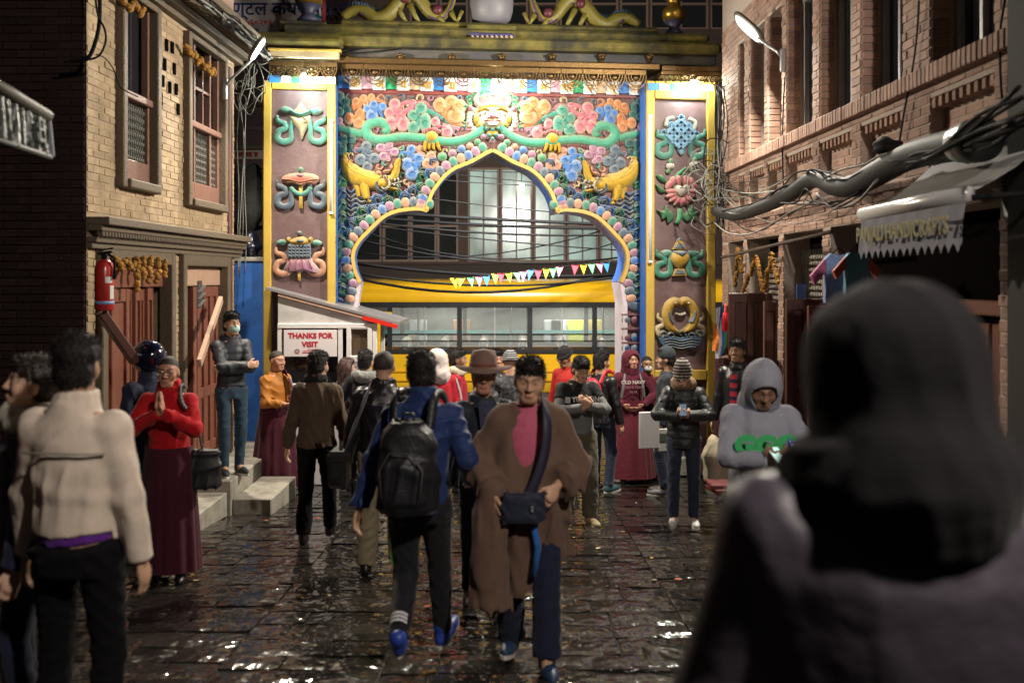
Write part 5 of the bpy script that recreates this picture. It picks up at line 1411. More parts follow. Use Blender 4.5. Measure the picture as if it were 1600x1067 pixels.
# sign
sg_ = MB(); sg_.box((kx(484.5), .02, kzz(536.5)), (kx(526)-kx(443), .02, kzz(515.5)-kzz(557)), bev=.003); sgo = sg_.build('sign', mat('sign_board_white', (.66,.62,.64), .5), ks, fix=False)
M_sgr = mat('sign_red_print', (.42,.01,.03), .5)
text('lettering', 'THANKS FOR', .092, M_sgr, sgo, (kx(484.5), .008, kzz(525)), (PI/2,0,0), bold=.004)
text('lettering', 'VISIT', .092, M_sgr, sgo, (kx(484), .008, kzz(538.5)), (PI/2,0,0), bold=.004)
for k, w_ in enumerate((.10, .22, .24, .07)): MB().box((kx(486.5), .009, kzz(546+k*2.6)), (w_, .002, .008 if k != 2 else .012)).build('small_print', M_sgr, sgo, fix=False)
MB().lathe([(.001,0),(.032,0),(.032,.002),(.001,.002)], 20, (kx(464), .009, kzz(549)), M=Matrix.Rotation(PI/2,3,'X')).build('emblem', mat('emblem_print', (.25,.13,.16), .6), sgo, fix=False)
MB().add([(kx(464)-.016, .0055, kzz(551.5)), (kx(464), .0055, kzz(547)), (kx(464)+.016, .0055, kzz(551.5)), (kx(464), .0055, kzz(549.5))], [(0,1,3),(1,2,3)]).build('emblem_peak', mat('emblem_pale', (.6,.6,.7), .6), sgo)

# ------------------------------------------------------------------ STREET LAMPS
M_led = mat('led_lens_cool', (1,1,1), .4, emit=(.86,.9,1.), estr=18)
def led_lamp(base, head, aim, power, lab, col, L=.34, wd=.12, dim=False):
    e = empty('street_lamp', base); tag(e, lab, 'street lamp', 'wall-mounted street lamps')
    h = Vector(head)-Vector(base); aim = Vector(aim).normalized(); ax = h.normalized(); ax = (ax-aim*ax.dot(aim)).normalized(); sd_ = aim.cross(ax)
    MB().box((0,0,0), (.05,.05,.24), bev=.008).build('wall_plate', M_alu, e, fix=False)
    MB().tube([(0,0,.02), h*.15+Vector((0,0,.04)), h-ax*L*.4], .018, 8).build('arm', M_alu, e, True, fix=False)
    Mx = Matrix((sd_, ax, -aim)).transposed()
    def oval(n, s): return [(math.copysign(abs(math.cos(t))**.7, math.cos(t))*wd*.5*s, math.copysign(abs(math.sin(t))**.7, math.sin(t))*L*.5*s) for t in np.linspace(0, 2*PI, n, endpoint=False)]
    hd = MB(); rows = [[Mx @ Vector((x, y, z))+h for x, y in oval(24, s)] for s, z in ((1.,0),(1.06,.012),(1.02,.035),(.6,.06))]
    n = 24; vv = [p for r_ in rows for p in r_]; ff = [tuple(reversed(range(n))), tuple(3*n+k for k in range(n))]+[(i*n+k, i*n+(k+1) % n, (i+1)*n+(k+1) % n, (i+1)*n+k) for i in range(3) for k in range(n)]
    hd.add(vv, ff); hd.build('lamp_head', mat('lamp_housing', (.16,.16,.13), .4, metal=.4), e, True)
    ln = MB(); ln.add([Mx @ Vector((x, y, -.004))+h for x, y in oval(24, .88)], [tuple(range(24))]); ln.build('lens', M_led if not dim else mat('led_lens_dim', (1,1,1), .4, emit=(.92,.88,.95), estr=.6), e)
    area_light(h+aim*.03, aim, power, col, wd*.7, L*.7, e)
    return e
lh = P(403, 78, 11.4)
led_lamp(P(352, 140, 11.55), lh, (.75,-.15,-.58), 350, 'slim street lamp glowing on the corner of the left house', (1.,.88,.72), .32, .11)
rh_ = P(1168, 45, 10.7)
led_lamp(on_right(1223, 95, .03), rh_, (-.8,-.05,-.5), 540, 'street lamp with oval glowing head on the right brick wall', (1.,.9,.76), .5, .22, True)
# the same lamps go on down the lane, above and behind the photographer
led_lamp((2.99, 1.3, 4.3), (2.2, .1, 4.9), (-.5,.75,-.6), 265, 'street lamp on the right brick wall just above the photographer', (1.,.88,.78), .5, .22)

# street lamp on the road side of the gate
pb = GATE.matrix_world @ Vector((.5, TK+.02, 4.6)); ph_ = GATE.matrix_world @ Vector((.6, TK+.75, 4.95))
led_lamp(pb, ph_, (.0,.8,-.55), 750, 'street lamp on the back of the gate lighting the road and bus', (1.,.95,.85), .5, .22)

# ------------------------------------------------------------------ PIPE, AWNING, CABLES at right
def duct(nm, pts, r, lab):
    pth = [Vector(p) for p in catmull([tuple(p) for p in pts], 5)]
    mb = MB().tube(pth, r, 16); o = mb.build(nm, mat('grey_pvc_duct', (.03,.03,.031), .65, var=.2, vscale=3, bump=.1, spec=.3), None, True, fix=False)
    return tag(o, lab, 'duct'), pth
dpts = [on_right(1118, 330, .2), on_right(1150, 336, .22), on_right(1195, 322, .25), on_right(1240, 300, .27), on_right(1268, 282, .27), on_right(1285, 282, .27), on_right(1305, 291, .28), on_right(1335, 290, .3), on_right(1370, 272, .3), on_right(1410, 250, .3), on_right(1450, 236, .32), on_right(1515, 222, .34)]
dro = [.062, .066, .07, .075, .075, .075, .08, .085, .09, .09, .092, .1]
pth = [Vector(p) for p in catmull([tuple(p) for p in dpts], 5)]
rr = np.interp(np.linspace(0, 11, len(pth)), range(12), dro)
dct = MB().tube(pth, list(rr), 18).build('vent_duct', mat('grey_pvc_duct', (.03,.03,.031), .65, var=.2, vscale=3, bump=.1, spec=.3), None, True, fix=False)
tag(dct, 'fat grey plastic duct running bent along the right brick wall', 'duct')
e_ = pth[-1]; t_ = (pth[-1]-pth[-3]).normalized()
MB().tube([e_-t_*.1, e_+t_*.004], .112, 18).build('duct_collar', mat('pale_pvc', (.32,.33,.32), .35), dct, True, fix=False)
MB().tube([e_+t_*.002, e_+t_*.16], .125, 18).build('duct_cap', mat('black_cap', (.012,.013,.013), .4), dct, True, fix=False)
# hanging cable loops along the duct
rw = random.Random(77)
def wiggle(pts, amp, n=5):
    pts = [np.array(p, float) for p in pts]; pts = [p+np.array([rw.gauss(0,amp), rw.gauss(0,amp), rw.gauss(0,amp)]) for p in pts]
    return [Vector(p) for p in catmull(pts, n)]
for i in range(14):
    j0 = rw.randint(0, len(pth)//2); j1 = min(len(pth)-1, j0+rw.randint(10, 30)); seq = pth[j0:j1:4]
    if len(seq) < 3: continue
    off = Vector((-.05, -.03, rw.uniform(.03, .11))) if i < 9 else Vector((-.1, -.05, -rw.uniform(.05, .3)))
    q = [p+off*(1 if 0 < k < len(seq)-1 else .6) for k, p in enumerate(seq)]
    cable(wiggle(q, .02), rw.choice((.006, .008, .01)), 'loose cable lying along the fat grey duct', M_black if i % 3 else M_greycable, 'loose cables along the duct')
# pale tangle at the gate corner
hub = on_right(1122, 290, .12)
for i in range(26):
    c = hub+Vector((rw.gauss(-.1,.1), rw.gauss(0,.15), rw.gauss(-.05,.22))); a_ = rw.random()*6
    q = [c+Vector((math.cos(a_+k*1.1)*rw.uniform(.08,.26), rw.gauss(0,.05), math.sin(a_+k*1.1)*rw.uniform(.08,.3))) for k in range(6)]
    cable(wiggle(q, .02), rw.choice((.005,.006,.008)), 'pale cable knotted in the tangle at the right gate corner', M_greycable if i % 4 else M_black, 'tangled cables at the right gate corner')
for i in range(9):
    x_ = 1119+i*1.8; cable(wiggle([P(x_+rw.gauss(0,2), 135+k*45, 12.75) for k in range(6)], .015), .007, 'vertical cable running down between gate and right wall', M_greycable if i % 2 else M_black, 'cables down the right gate edge')
for i in range(8):
    a_ = hub+Vector((0,0,rw.uniform(-.2,.15))); b_ = on_right(rw.uniform(1200, 1340), rw.uniform(255, 350), .1)
    cable([Vector(p) for p in sag(a_, b_, rw.uniform(.05,.35))], rw.choice((.004,.006,.008)), 'slack cable swung from the tangle along the right wall', M_greycable if i % 2 else M_black, 'slack cables on the right wall')
for (a_, b_) in (((1440,0),(1408,225)),((1568,0),(1562,165)),((1225,120),(1222,290))):
    cable(wiggle([on_right(a_[0]+(b_[0]-a_[0])*k/4, a_[1]+(b_[1]-a_[1])*k/4, .04) for k in range(5)], .01), .008, 'thin black cable hanging down the right wall between windows' if a_[0] < 1500 else 'thin black cable hanging at the far right window pier', group='cables hanging down the right wall')
for i in range(10):
    a_ = on_right(1400, 262-i*.9, .34); b_ = Vector((2.4+rw.gauss(0,.05), 4.6, ZC+.8+rw.gauss(0,.05)))
    cable(wiggle([a_.lerp(b_, k/4)+Vector((0,0,-.04*math.sin(k/4*PI))) for k in range(5)], .02), .012, 'black cable in the thick bundle leaving the duct towards upper right', group='cable bundle at upper right')
# dark knot of cable
lump('cable_knot', on_right(1385, 228, .3), (.1,.1,.06), M_black, 'tangled black cable knot sitting on the duct', 'cable', 9)
# awning
aw = empty('shop_awning', (0,0,0)); p0 = P(1348, 335, 6.685); p1 = P(1512, 303, 5.16); aw.location = p1
tag(aw, 'grey roller awning with a toothed lettered valance over the right shop', 'awning')
q0 = p0-p1; q1 = Vector((0,0,0)); wall0 = q0+Vector((.5, 0, .36)); wall1 = q1+Vector((.5, 0, .36))
M_awn = mat('awning_canvas_grey', (.26,.26,.25), .75, var=.15, vscale=6, bump=.3, dirt=(.14,.14,.13), dscale=4)
NA = 12
rows = [[wall0.lerp(wall1, k/NA)+(q0.lerp(q1, k/NA)-wall0.lerp(wall1, k/NA))*t+Vector((0,0,-.04*math.sin(PI*t))) for k in range(NA+1)] for t in np.linspace(0, 1, 5)]
mb = MB().grid(rows); ov = mb.build('canvas', M_awn, aw, True)
MB().tube([q0, q1], .042, 14).build('front_bar', mat('white_roller_bar', (.62,.62,.62), .3, metal=.3), aw, True, fix=False)
MB().tube([wall0, wall1], .05, 12).build('roller', mat('blue_roller', (.16,.2,.33), .5), aw, True, fix=False)
MB().tube([q1+Vector((.02,0,-.02)), wall1+Vector((-.1,0,-.35))], .015, 8).build('arm', M_black, aw, True, fix=False)
vt_, vb_ = [], []; NV = 60; dv = (q1-q0)
for k in range(NV+1):
    t = k/NV; p = q0+dv*t; wv = .004*math.sin(t*40)
    vt_.append(p+Vector((-.01,0,-.045))); vb_.append(p+Vector((-.03+wv, wv, -.27+(-.035 if k % 4 == 2 else (.0 if k % 4 else .02)))))
md_ = [(a+b)/2+Vector((.008*math.sin(i*.7),0,0)) for i, (a, b) in enumerate(zip(vt_, vb_))]
va = MB().grid([vt_, md_, vb_]).build('valance', mat('valance_grey_violet', (.17,.17,.22), .7, var=.2, vscale=14), aw, True)
ang = math.atan2(dv.y, dv.x); fl_ = ang if math.cos(ang) > 0 else ang+PI
text('lettering', 'PANJALI HANDICRAFTS', .13, mat('faded_yellow_print', (.36,.33,.17), .8), aw, q0+dv*.5+Vector((-.075,-.017,-.155)), (PI/2, 0, ang), ext=.002, bold=.004, sx=1.0)
# wall bracket of the awning
br_ = on_right(1563, 278, .12); o = MB().box(br_, (.08,.1,.16), bev=.02).beam(br_+Vector((0,-.05,-.05)), br_+Vector((-.05,-.2,-.25)), .05, .06, bev=.01).build('awning_bracket', mat('pale_bracket', (.5,.5,.46), .5), fix=False); tag(o, 'pale metal awning bracket beside the right shop post', 'bracket')
# clothes rail pole and hanging clothes
a_ = on_right(1128, 402, .25); b_ = on_right(1300, 362, .3)
o = MB().tube([a_, b_], .018, 8).build('rail_pole', M_darkwood, None, True, fix=False); tag(o, 'thin dark pole slanting across the right shop fronts', 'pole')
for i, (x, y, s_, c1, c2, lb) in enumerate(((1310,405,1.,(.42,.10,.22),(.22,.34,.62),'small pink and blue embroidered blouse hanging by the awning'),(1338,402,.8,(.45,.10,.05),(.1,.3,.4),'small orange-red blouse hanging beside the awning edge'))):
    c = on_right(x, y, .35); e = empty('hanging_blouse', c); tag(e, lb, 'blouse', 'clothes hanging under the awning')
    bd_ = MB(); 
    pro = [(-.085,-.34),(.085,-.34),(.08,-.05),(.085,.0),(.05,.045),(.02,.03),(-.02,.03),(-.05,.045),(-.085,.0),(-.08,-.05)]
    bd_.prism([(a*s_*1.3, b*s_) for a, b in pro], -.03, .03); bd_.build('bodice', mat('blouse_b%d' % i, c2, .7, var=.4, vscale=25, bump=.4), e)
    for sg in (-1, 1):
        MB().prism([(sg*.085*1.3*s_,.0), (sg*.22*s_,-.13*s_), (sg*.19*s_,-.2*s_), (sg*.08*1.3*s_,-.1*s_)], -.025, .025).build('sleeve', mat('blouse_s%d' % i, c1, .7, var=.3, vscale=25), e)
    MB().tube([(-.06,0,.03),(0,0,.09),(.06,0,.03)], .006, 5).build('hanger', M_black, e, fix=False)
# marigold strings on the right wall
def on_r(px, py): return on_right(px, py, .12)
garland('marigold_garland', [on_r(*p) for p in ((1152,390),(1149,450))], 'straight marigold strand at the far right doorway', .03)
garland('marigold_garland', [on_r(*p) for p in ((1153,392),(1160,428))], 'short slanting marigold strand at the far right doorway', .028)
garland('marigold_garland', [on_r(*p) for p in ((1161,456),(1182,402),(1192,456))], 'marigold garland hung as an inverted V on the right shop front', .03)
garland('marigold_garland', [on_r(*p) for p in ((1195,454),(1205,396),(1216,444))], 'second inverted V marigold garland beside the brick pier', .03)
# prayer scarves and trinkets at the doorway
for i, (x, y0, y1, c, n_) in enumerate(((1119,505,548,(.7,.2,.02),'orange'),(1124,480,560,(.5,.5,.55),'white'),(1128,478,556,(.04,.1,.4),'blue'),(1132,476,552,(.05,.3,.12),'green'),(1137,478,555,(.3,.14,.06),'brown'))):
    d = 10.9; a_ = P(x, y0, d); b_ = P(x-1, y1, d); e = MB()
    rows = [[a_.lerp(b_, t)+Vector((wx*(.6+.6*t), .02*math.sin(5*t+wx*60), 0)) for wx in (-.03,-.01,.01,.03)] for t in np.linspace(0, 1, 7)]
    e.grid(rows); e.grid([[p+Vector((0,.008,0)) for p in r_] for r_ in rows]); o = e.build('hanging_scarf', mat('scarf_'+n_, c, .7), None, True); tag(o, '%s scarf hanging at the edge of the right shop door' % n_, 'scarf', 'scarves at the shop door')
o = MB().lathe([(.02,0),(.03,.02),(.028,.18),(.02,.2),(.008,.22),(.008,.3)], 12, P(1133, 518, 10.7)).build('red_pendant', mat('red_gloss', (.5,.01,.02), .3), None, True, fix=False); tag(o, 'red tasselled pendant hanging by the right shop door', 'pendant')
cl_ = MB(); rows = [[P(1131, 560, 10.9)+Vector((math.cos(a)*.1*(1+.15*math.sin(a*6+z)), math.sin(a)*.07, -z)) for a in np.linspace(0, 2*PI, 17)] for z in (0, .05, .3, .6, .9)]
cl_.grid(rows); o = cl_.build('beaded_costume', mat('beaded_maroon', (.12,.02,.03), .3, var=.6, vscale=60, col2=(.02,.02,.02), bump=.8, bscale=80), None, True); tag(o, 'dark maroon beaded costume hanging in the shop doorway', 'costume')
# sacks and books on the right step
lump('rice_sack', P(1120, 722, 9.95), (.16,.2,.24), mat('jute_sack', (.32,.27,.19), .8, var=.2, bump=.6), 'plump pale sack standing on the right shop step', 'sack', 3)
o = MB().box(P(1124, 757, 9.55), (.22,.3,.05), bev=.006).box(P(1126, 764, 9.5), (.2,.28,.04), rz=.2, bev=.006).build('red_book', mat('red_cover', (.12,.02,.018), .6), fix=False); tag(o, 'red covered books lying on the right step', 'book')

# ------------------------------------------------------------------ LEFT FOREGROUND: awning, extinguisher, cables
aw2 = empty('shop_awning', P(0, 170, 4.3)); tag(aw2, 'dark awning with a rippled pale lettered valance at the upper left edge', 'awning')
b0 = aw2.location.copy()
A0 = P(-70, 95, 3.95)-b0; A1 = P(74, 182, 4.75)-b0; B0 = P(-70, 195, 3.95)-b0; B1 = P(80, 244, 4.75)-b0
tp, bt = [], []; N_ = 40
for k in range(N_+1):
    t = k/N_; w_ = .012*math.sin(t*75)+.008*math.sin(t*41+1); tp.append(A0.lerp(A1, t)); bt.append(B0.lerp(B1, t)+Vector((w_, -w_, .01*math.sin(t*60))))
mid = [(a+b)/2+Vector((.014*math.sin(i*2.1), -.014*math.sin(i*2.1), 0)) for i, (a, b) in enumerate(zip(tp, bt))]
MB().grid([tp, mid, bt]).build('valance', mat('crumpled_plastic_sign', (.03,.037,.032), .3, var=.5, vscale=9, bump=.8, bscale=14, bdist=.03, spec=.7), aw2, True)
d_ = (A1-A0); ang2 = math.atan2(d_.y, d_.x)
tl = math.atan2(d_.z, math.hypot(d_.x, d_.y))
M_let = mat('pale_awning_letters', (.16,.18,.15), .5, bump=.3, bscale=20)
tm_ = text_mesh('ES', .17, .002); tm_.materials.clear()
o = link('lettering', tm_, M_let, aw2, tuple((A0.lerp(A1, .9)+B0.lerp(B1, .9))/2+Vector((.02,-.03,0))))
ex_ = d_.normalized(); up_ = (A1-B1); up_ = (up_-ex_*up_.dot(ex_)).normalized(); nz_ = ex_.cross(up_)
Mr = Matrix((ex_, up_, nz_)).transposed().to_4x4(); o.rotation_euler = Mr.to_euler(); o.scale = (.42,1.0,1)
MB().tube([A0, A1], .03, 10).build('front_bar', mat('dull_olive_bar', (.07,.065,.045), .6), aw2, True, fix=False)
MB().tube([B0+Vector((0,0,-.005)), B1+Vector((0,0,-.005))], .012, 8).build('bottom_bar', mat('dull_grey_bar', (.14,.15,.14), .6), aw2, True, fix=False)
MB().beam(A1, B1, .012, .03).build('edge_strip', mat('pale_edge', (.2,.2,.23), .6), aw2, fix=False)
wr = [A0.lerp(A1, t) for t in np.linspace(0,1,6)]
MB().grid([wr, [p+Vector((-.45,.1,.32)) for p in wr], [p+Vector((-.9,.2,.55)) for p in wr]]).build('canvas', mat('dark_canvas', (.03,.028,.025), .8), aw2, True)
# near-left house front carrying that awning (left of the frame)
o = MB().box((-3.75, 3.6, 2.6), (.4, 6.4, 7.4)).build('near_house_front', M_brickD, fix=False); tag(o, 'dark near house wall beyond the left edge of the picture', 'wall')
# fire extinguisher
fe = empty('fire_extinguisher', P(163, 485, 8.0)); tag(fe, 'red fire extinguisher hanging on the corner of the left house', 'extinguisher')
s_ = 8.0/F
MB().lathe([(.001,0),(.066,0),(.074,.012),(.074,.34),(.06,.385),(.03,.41),(.001,.41)], 24).build('cylinder', mat('extinguisher_red', (.42,.025,.02), .3, coat=.4), fe, True, fix=False)
MB().lathe([(.02,.41),(.024,.44),(.016,.46)], 12).beam((-.05,0,.455), (.06,0,.47), .02, .02).beam((-.04,0,.48), (.07,0,.5), .018, .012).build('valve', M_black, fe, fix=False)
MB().tube([(.03,0,.45),(.09,-.01,.42),(.085,-.02,.25)], .011, 8).build('hose', M_black, fe, True, fix=False)
MB().lathe([(.0755,.05),(.0755,.075)], 24).build('blue_band', mat('blue_band_paint', (.2,.35,.6), .4), fe, True)
pl = MB(); 
for (za, zb2, a0, a1) in ((.22,.27,-1.1,-.3),(.09,.2,-.6,.0)):
    pl.grid([[(math.cos(a)*.0757, math.sin(a)*.0757, z) for a in np.linspace(a0, a1, 6)] for z in (za, zb2)])
pl.build('instruction_label', mat('label_white', (.6,.6,.58), .5), fe, True)
MB().box((0,.085,.25), (.05,.03,.1)).build('hanger', M_darkwood, fe, fix=False)
# black cable loops at top left
cable([Vector(p) for p in catmull([tuple(P(x, y, 7.9)) for x, y in ((154,-40),(156,10),(154,45),(145,78),(134,93),(110,96))], 5)], .016, 'thick black cable curving down the left house corner', group='cables at the left house corner')
cable([Vector(p) for p in catmull([tuple(P(x, y, 7.85)) for x, y in ((146,-40),(152,20),(163,45),(165,65),(155,87),(134,94),(100,97))], 5)], .009, 'thinner black cable looping beside the thick one', group='cables at the left house corner')
cable([Vector(p) for p in catmull([tuple(P(x, y, 8.1)) for x, y in ((150,85),(165,92),(178,110),(186,132),(192,140),(216,152))], 5)], .005, 'thin wire drooping to the narrow left window', group='cables at the left house corner')
for i in range(26):
    t0 = rw.uniform(235, 290); q = []
    for k in range(6):
        x = t0+(372-t0)*k/5; d = dl(min(x, 365)); y = (x-236)*.726-6+rw.gauss(0,3)-10*math.sin(k/5*PI)*rw.random()
        q.append(Vector((-3.637+.016*d+.42+rw.gauss(0,.03), d, ZC+(HY-y)/F*d)))
    cable(wiggle(q, .015), rw.choice((.006,.009,.012)), 'cable in the bundle along the upper cornice of the left house', M_black if i % 2 else M_greycable, 'cable bundle along the left cornice')
for i in range(14):
    c = P(rw.uniform(370,408), rw.uniform(110,150), 12.6); a_ = rw.random()*6
    q = [c+Vector((math.cos(a_+k*.9)*rw.uniform(.05,.2), rw.gauss(0,.05), math.sin(a_+k*.9)*rw.uniform(.1,.3))) for k in range(5)]
    cable(wiggle(q, .02), rw.choice((.005,.008)), 'pale cable looped between left house and gate', M_greycable, 'cable loops left of the gate')
for i in range(4): cable(wiggle([P(373+i*3, 150+k*70, 12.7) for k in range(5)], .03), .006, 'cable hanging down between left house and gate', M_greycable, 'cables hanging left of the gate')
for i in range(9):
    a_ = P(362, 60+i*4, 12.5); b_ = P(560+rw.uniform(-60,80), 72+rw.uniform(-4,12), 13.0)
    cable(sag(a_, b_, rw.uniform(.02,.12)), .006, 'dark cable strung from the left cornice over the gate eave', M_black, 'cables over the left gate eave')
# petals and litter on the paving
lt = random.Random(6)
for i in range(26):
    x = lt.uniform(-2.6, 2.0); y = lt.uniform(4.2, 10.5); s_ = lt.uniform(.012, .03)
    v = [(math.cos(a)*s_*lt.uniform(.7,1.2), math.sin(a)*s_*lt.uniform(.6,1), .004+.004*lt.random()) for a in np.linspace(0, 2*PI, 6, endpoint=False)]
    o = MB().add(v+[(p[0],p[1],p[2]-.003) for p in v], [tuple(range(6)), tuple(range(11,5,-1))]).build('fallen_petal', mat('petal_%d' % (i % 3), ((.55,.3,.03),(.6,.5,.3),(.5,.12,.05))[i % 3], .7), loc=(x, y, ground_z(y)+.008), rot=(-math.atan(SLOPE),0,0)); tag(o, 'small fallen petal scrap on the wet paving', 'petal', 'petal scraps on the paving')
# ================================================================== PEOPLE: signed-distance bodies meshed with surface nets
class Field:
    def __init__(s, lo, hi, h, zf=None):
        """rectilinear grid; zf: list of (z0, z1, step) bands with their own step"""
        lo = np.array(lo, float); hi = np.array(hi, float)
        s.ax = [np.arange(lo[i]-2*h, hi[i]+3*h, h) for i in range(2)]
        if zf:
            z = [lo[2]-2*h]; 
            while z[-1] < hi[2]+3*h:
                st = h
                for a, b, q in zf:
                    if a <= z[-1] <= b: st = q
                z.append(z[-1]+st)
            s.ax.append(np.array(z))
        else: s.ax.append(np.arange(lo[2]-2*h, hi[2]+3*h, h))
        s.ax = [a.astype(np.float32) for a in s.ax]
        s.d = np.full([len(a) for a in s.ax], .12, np.float32)
    def _sl(s, lo, hi):
        out = []
        for i in range(3):
            a = int(np.searchsorted(s.ax[i], lo[i])); b = int(np.searchsorted(s.ax[i], hi[i], 'right'))
            if b <= a: return None
            out.append(slice(a, b))
        return tuple(out)
    def grid(s, sl): return s.ax[0][sl[0]][:, None, None], s.ax[1][sl[1]][None, :, None], s.ax[2][sl[2]][None, None, :]
    def comb(s, sl, d, op, k):
        a = s.d[sl]
        if op == 'u':
            if k > 0:
                h = np.clip(.5+.5*(a-d)/k, 0, 1); r = a*(1-h)+d*h-k*h*(1-h)
            else: r = np.minimum(a, d)
        elif op == 's':
            if k > 0:
                h = np.clip(.5-.5*(a+d)/k, 0, 1); r = a*(1-h)-d*h+k*h*(1-h)
            else: r = np.maximum(a, -d)
        else: r = np.maximum(a, d)
        s.d[sl] = r
    def cone(s, a, b, ra, rb, k=.02, op='u', flat=False):
        a = np.array(a, float); b = np.array(b, float); m = max(ra, rb)+k+.02
        sl = s._sl(np.minimum(a, b)-m, np.maximum(a, b)+m)
        if sl is None: return s
        x, y, z = s.grid(sl); ba = b-a; L2 = float(ba@ba)+1e-12
        t = ((x-a[0])*ba[0]+(y-a[1])*ba[1]+(z-a[2])*ba[2])/L2; tc = np.clip(t, 0, 1)
        d = np.sqrt((x-a[0]-tc*ba[0])**2+(y-a[1]-tc*ba[1])**2+(z-a[2]-tc*ba[2])**2)-(ra+(rb-ra)*tc)
        if flat: d = np.maximum(d, (t-1)*math.sqrt(L2))
        s.comb(sl, d, op, k); return s
    def ell(s, c, r, k=.02, op='u', R=None):
        c = np.array(c, float); r = np.array(r, float); m = max(r)+k+.02
        sl = s._sl(c-m, c+m)
        if sl is None: return s
        x, y, z = s.grid(sl); x = x-c[0]; y = y-c[1]; z = z-c[2]
        if R is not None:
            R = np.array(R); X = R[0][0]*x+R[1][0]*y+R[2][0]*z; Y = R[0][1]*x+R[1][1]*y+R[2][1]*z; Z = R[0][2]*x+R[1][2]*y+R[2][2]*z
        else: X, Y, Z = x, y, z
        k0 = np.sqrt((X/r[0])**2+(Y/r[1])**2+(Z/r[2])**2); k1 = np.sqrt((X/r[0]**2)**2+(Y/r[1]**2)**2+(Z/r[2]**2)**2)+1e-9
        s.comb(sl, k0*(k0-1)/k1, op, k); return s
    def stack(s, prof, k=.03, op='u', twist=0.):
        """prof rows (z, cx, cy, rx, ry): elliptical sections"""
        P_ = np.array(prof, float); P_ = P_[np.argsort(P_[:, 0])]
        lo = [(P_[:,1]-P_[:,3]).min()-.06, (P_[:,2]-P_[:,4]).min()-.06, P_[0,0]-.05]; hi = [(P_[:,1]+P_[:,3]).max()+.06, (P_[:,2]+P_[:,4]).max()+.06, P_[-1,0]+.05]
        sl = s._sl(lo, hi)
        if sl is None: return s
        x, y, z = s.grid(sl); zz = z.ravel()
        f = [np.interp(zz, P_[:,0], P_[:,i])[None, None, :].astype(np.float32) for i in range(1, 5)]
        q = np.sqrt(((x-f[0])/f[2])**2+((y-f[1])/f[3])**2); d = (q-1)*np.minimum(f[2], f[3])
        e = np.maximum(P_[0,0]-z, z-P_[-1,0]); d = np.maximum(d, e)
        s.comb(sl, d, op, k); return s
    def plane(s, n, c):
        """keep the side where n.p <= c"""
        x, y, z = s.grid((slice(None),)*3); s.d = np.maximum(s.d, (n[0]*x+n[1]*y+n[2]*z-c).astype(np.float32)); return s
    def ripple(s, amp, fr, seed=0, lo=None, hi=None, sq=(1,1,1)):
        rg = np.random.default_rng(seed); x, y, z = s.grid((slice(None),)*3); acc = 0
        for i in range(4):
            v = rg.normal(size=3)*np.array([1,1,.7]); v = v/np.linalg.norm(v)*fr*(1.6+2.0*i/3)*np.array(sq); ph = rg.random()*6; w_ = rg.normal(size=3); w_ = w_/np.linalg.norm(w_)*fr*.55
            wv = .5+.5*np.sin(v[0]*x+v[1]*y+v[2]*z+ph+1.2*np.sin(w_[0]*x+w_[1]*y+w_[2]*z+ph*2))
            acc = acc+(wv**3)*np.clip(.1+1.1*np.sin(w_[1]*x+w_[2]*y-w_[0]*z+ph*3), 0, 1)
        s.d = s.d-(amp*1.5*(acc-.15)).astype(np.float32); return s
    def mesh(s):
        d = s.d; n = d.shape; ins = d < 0
        c = np.zeros([m-1 for m in n], np.int8)
        for i in (0,1):
            for j in (0,1):
                for k in (0,1): c += ins[i:n[0]-1+i, j:n[1]-1+j, k:n[2]-1+k]
        act = (c > 0) & (c < 8); idx = np.argwhere(act)
        if len(idx) == 0: return np.zeros((0,3)), np.zeros((0,4), int)
        ids = np.full(act.shape, -1, np.int64); ids[act] = np.arange(len(idx))
        pos = np.zeros((len(idx), 3)); cnt = np.zeros(len(idx))
        crn = [(i,j,k) for i in (0,1) for j in (0,1) for k in (0,1)]
        A = [s.ax[q].astype(float) for q in range(3)]
        for a in crn:
            for q in range(3):
                if a[q]: continue
                b = list(a); b[q] = 1
                va = d[idx[:,0]+a[0], idx[:,1]+a[1], idx[:,2]+a[2]]; vb = d[idx[:,0]+b[0], idx[:,1]+b[1], idx[:,2]+b[2]]
                m = (va < 0) != (vb < 0)
                t = np.where(m, va/(va-vb+1e-12), 0)
                pt = np.stack([A[w][idx[:,w]+a[w]] for w in range(3)], 1)
                st = A[q][idx[:,q]+1]-A[q][idx[:,q]]
                pt[:, q] += t*st; pos += np.where(m[:,None], pt, 0); cnt += m
        pos /= np.maximum(cnt, 1)[:,None]
        F_ = []
        for q in range(3):
            u, v = (q+1) % 3, (q+2) % 3
            sa = [slice(None)]*3; sb = [slice(None)]*3; sa[q] = slice(0, n[q]-1); sb[q] = slice(1, n[q])
            cr = ins[tuple(sa)] != ins[tuple(sb)]; e = np.argwhere(cr)
            e = e[(e[:,u] > 0) & (e[:,v] > 0) & (e[:,u] < n[u]-1) & (e[:,v] < n[v]-1)]
            if len(e) == 0: continue
            def g(du, dv):
                w = e.copy(); w[:,u] -= du; w[:,v] -= dv; return ids[w[:,0], w[:,1], w[:,2]]
            f = np.stack([g(0,0), g(1,0), g(1,1), g(0,1)], 1)
            fl = ins[tuple(sa)][e[:,0], e[:,1], e[:,2]]
            f[~fl] = f[~fl][:, ::-1]; F_.append(f)
        return pos, np.concatenate(F_)

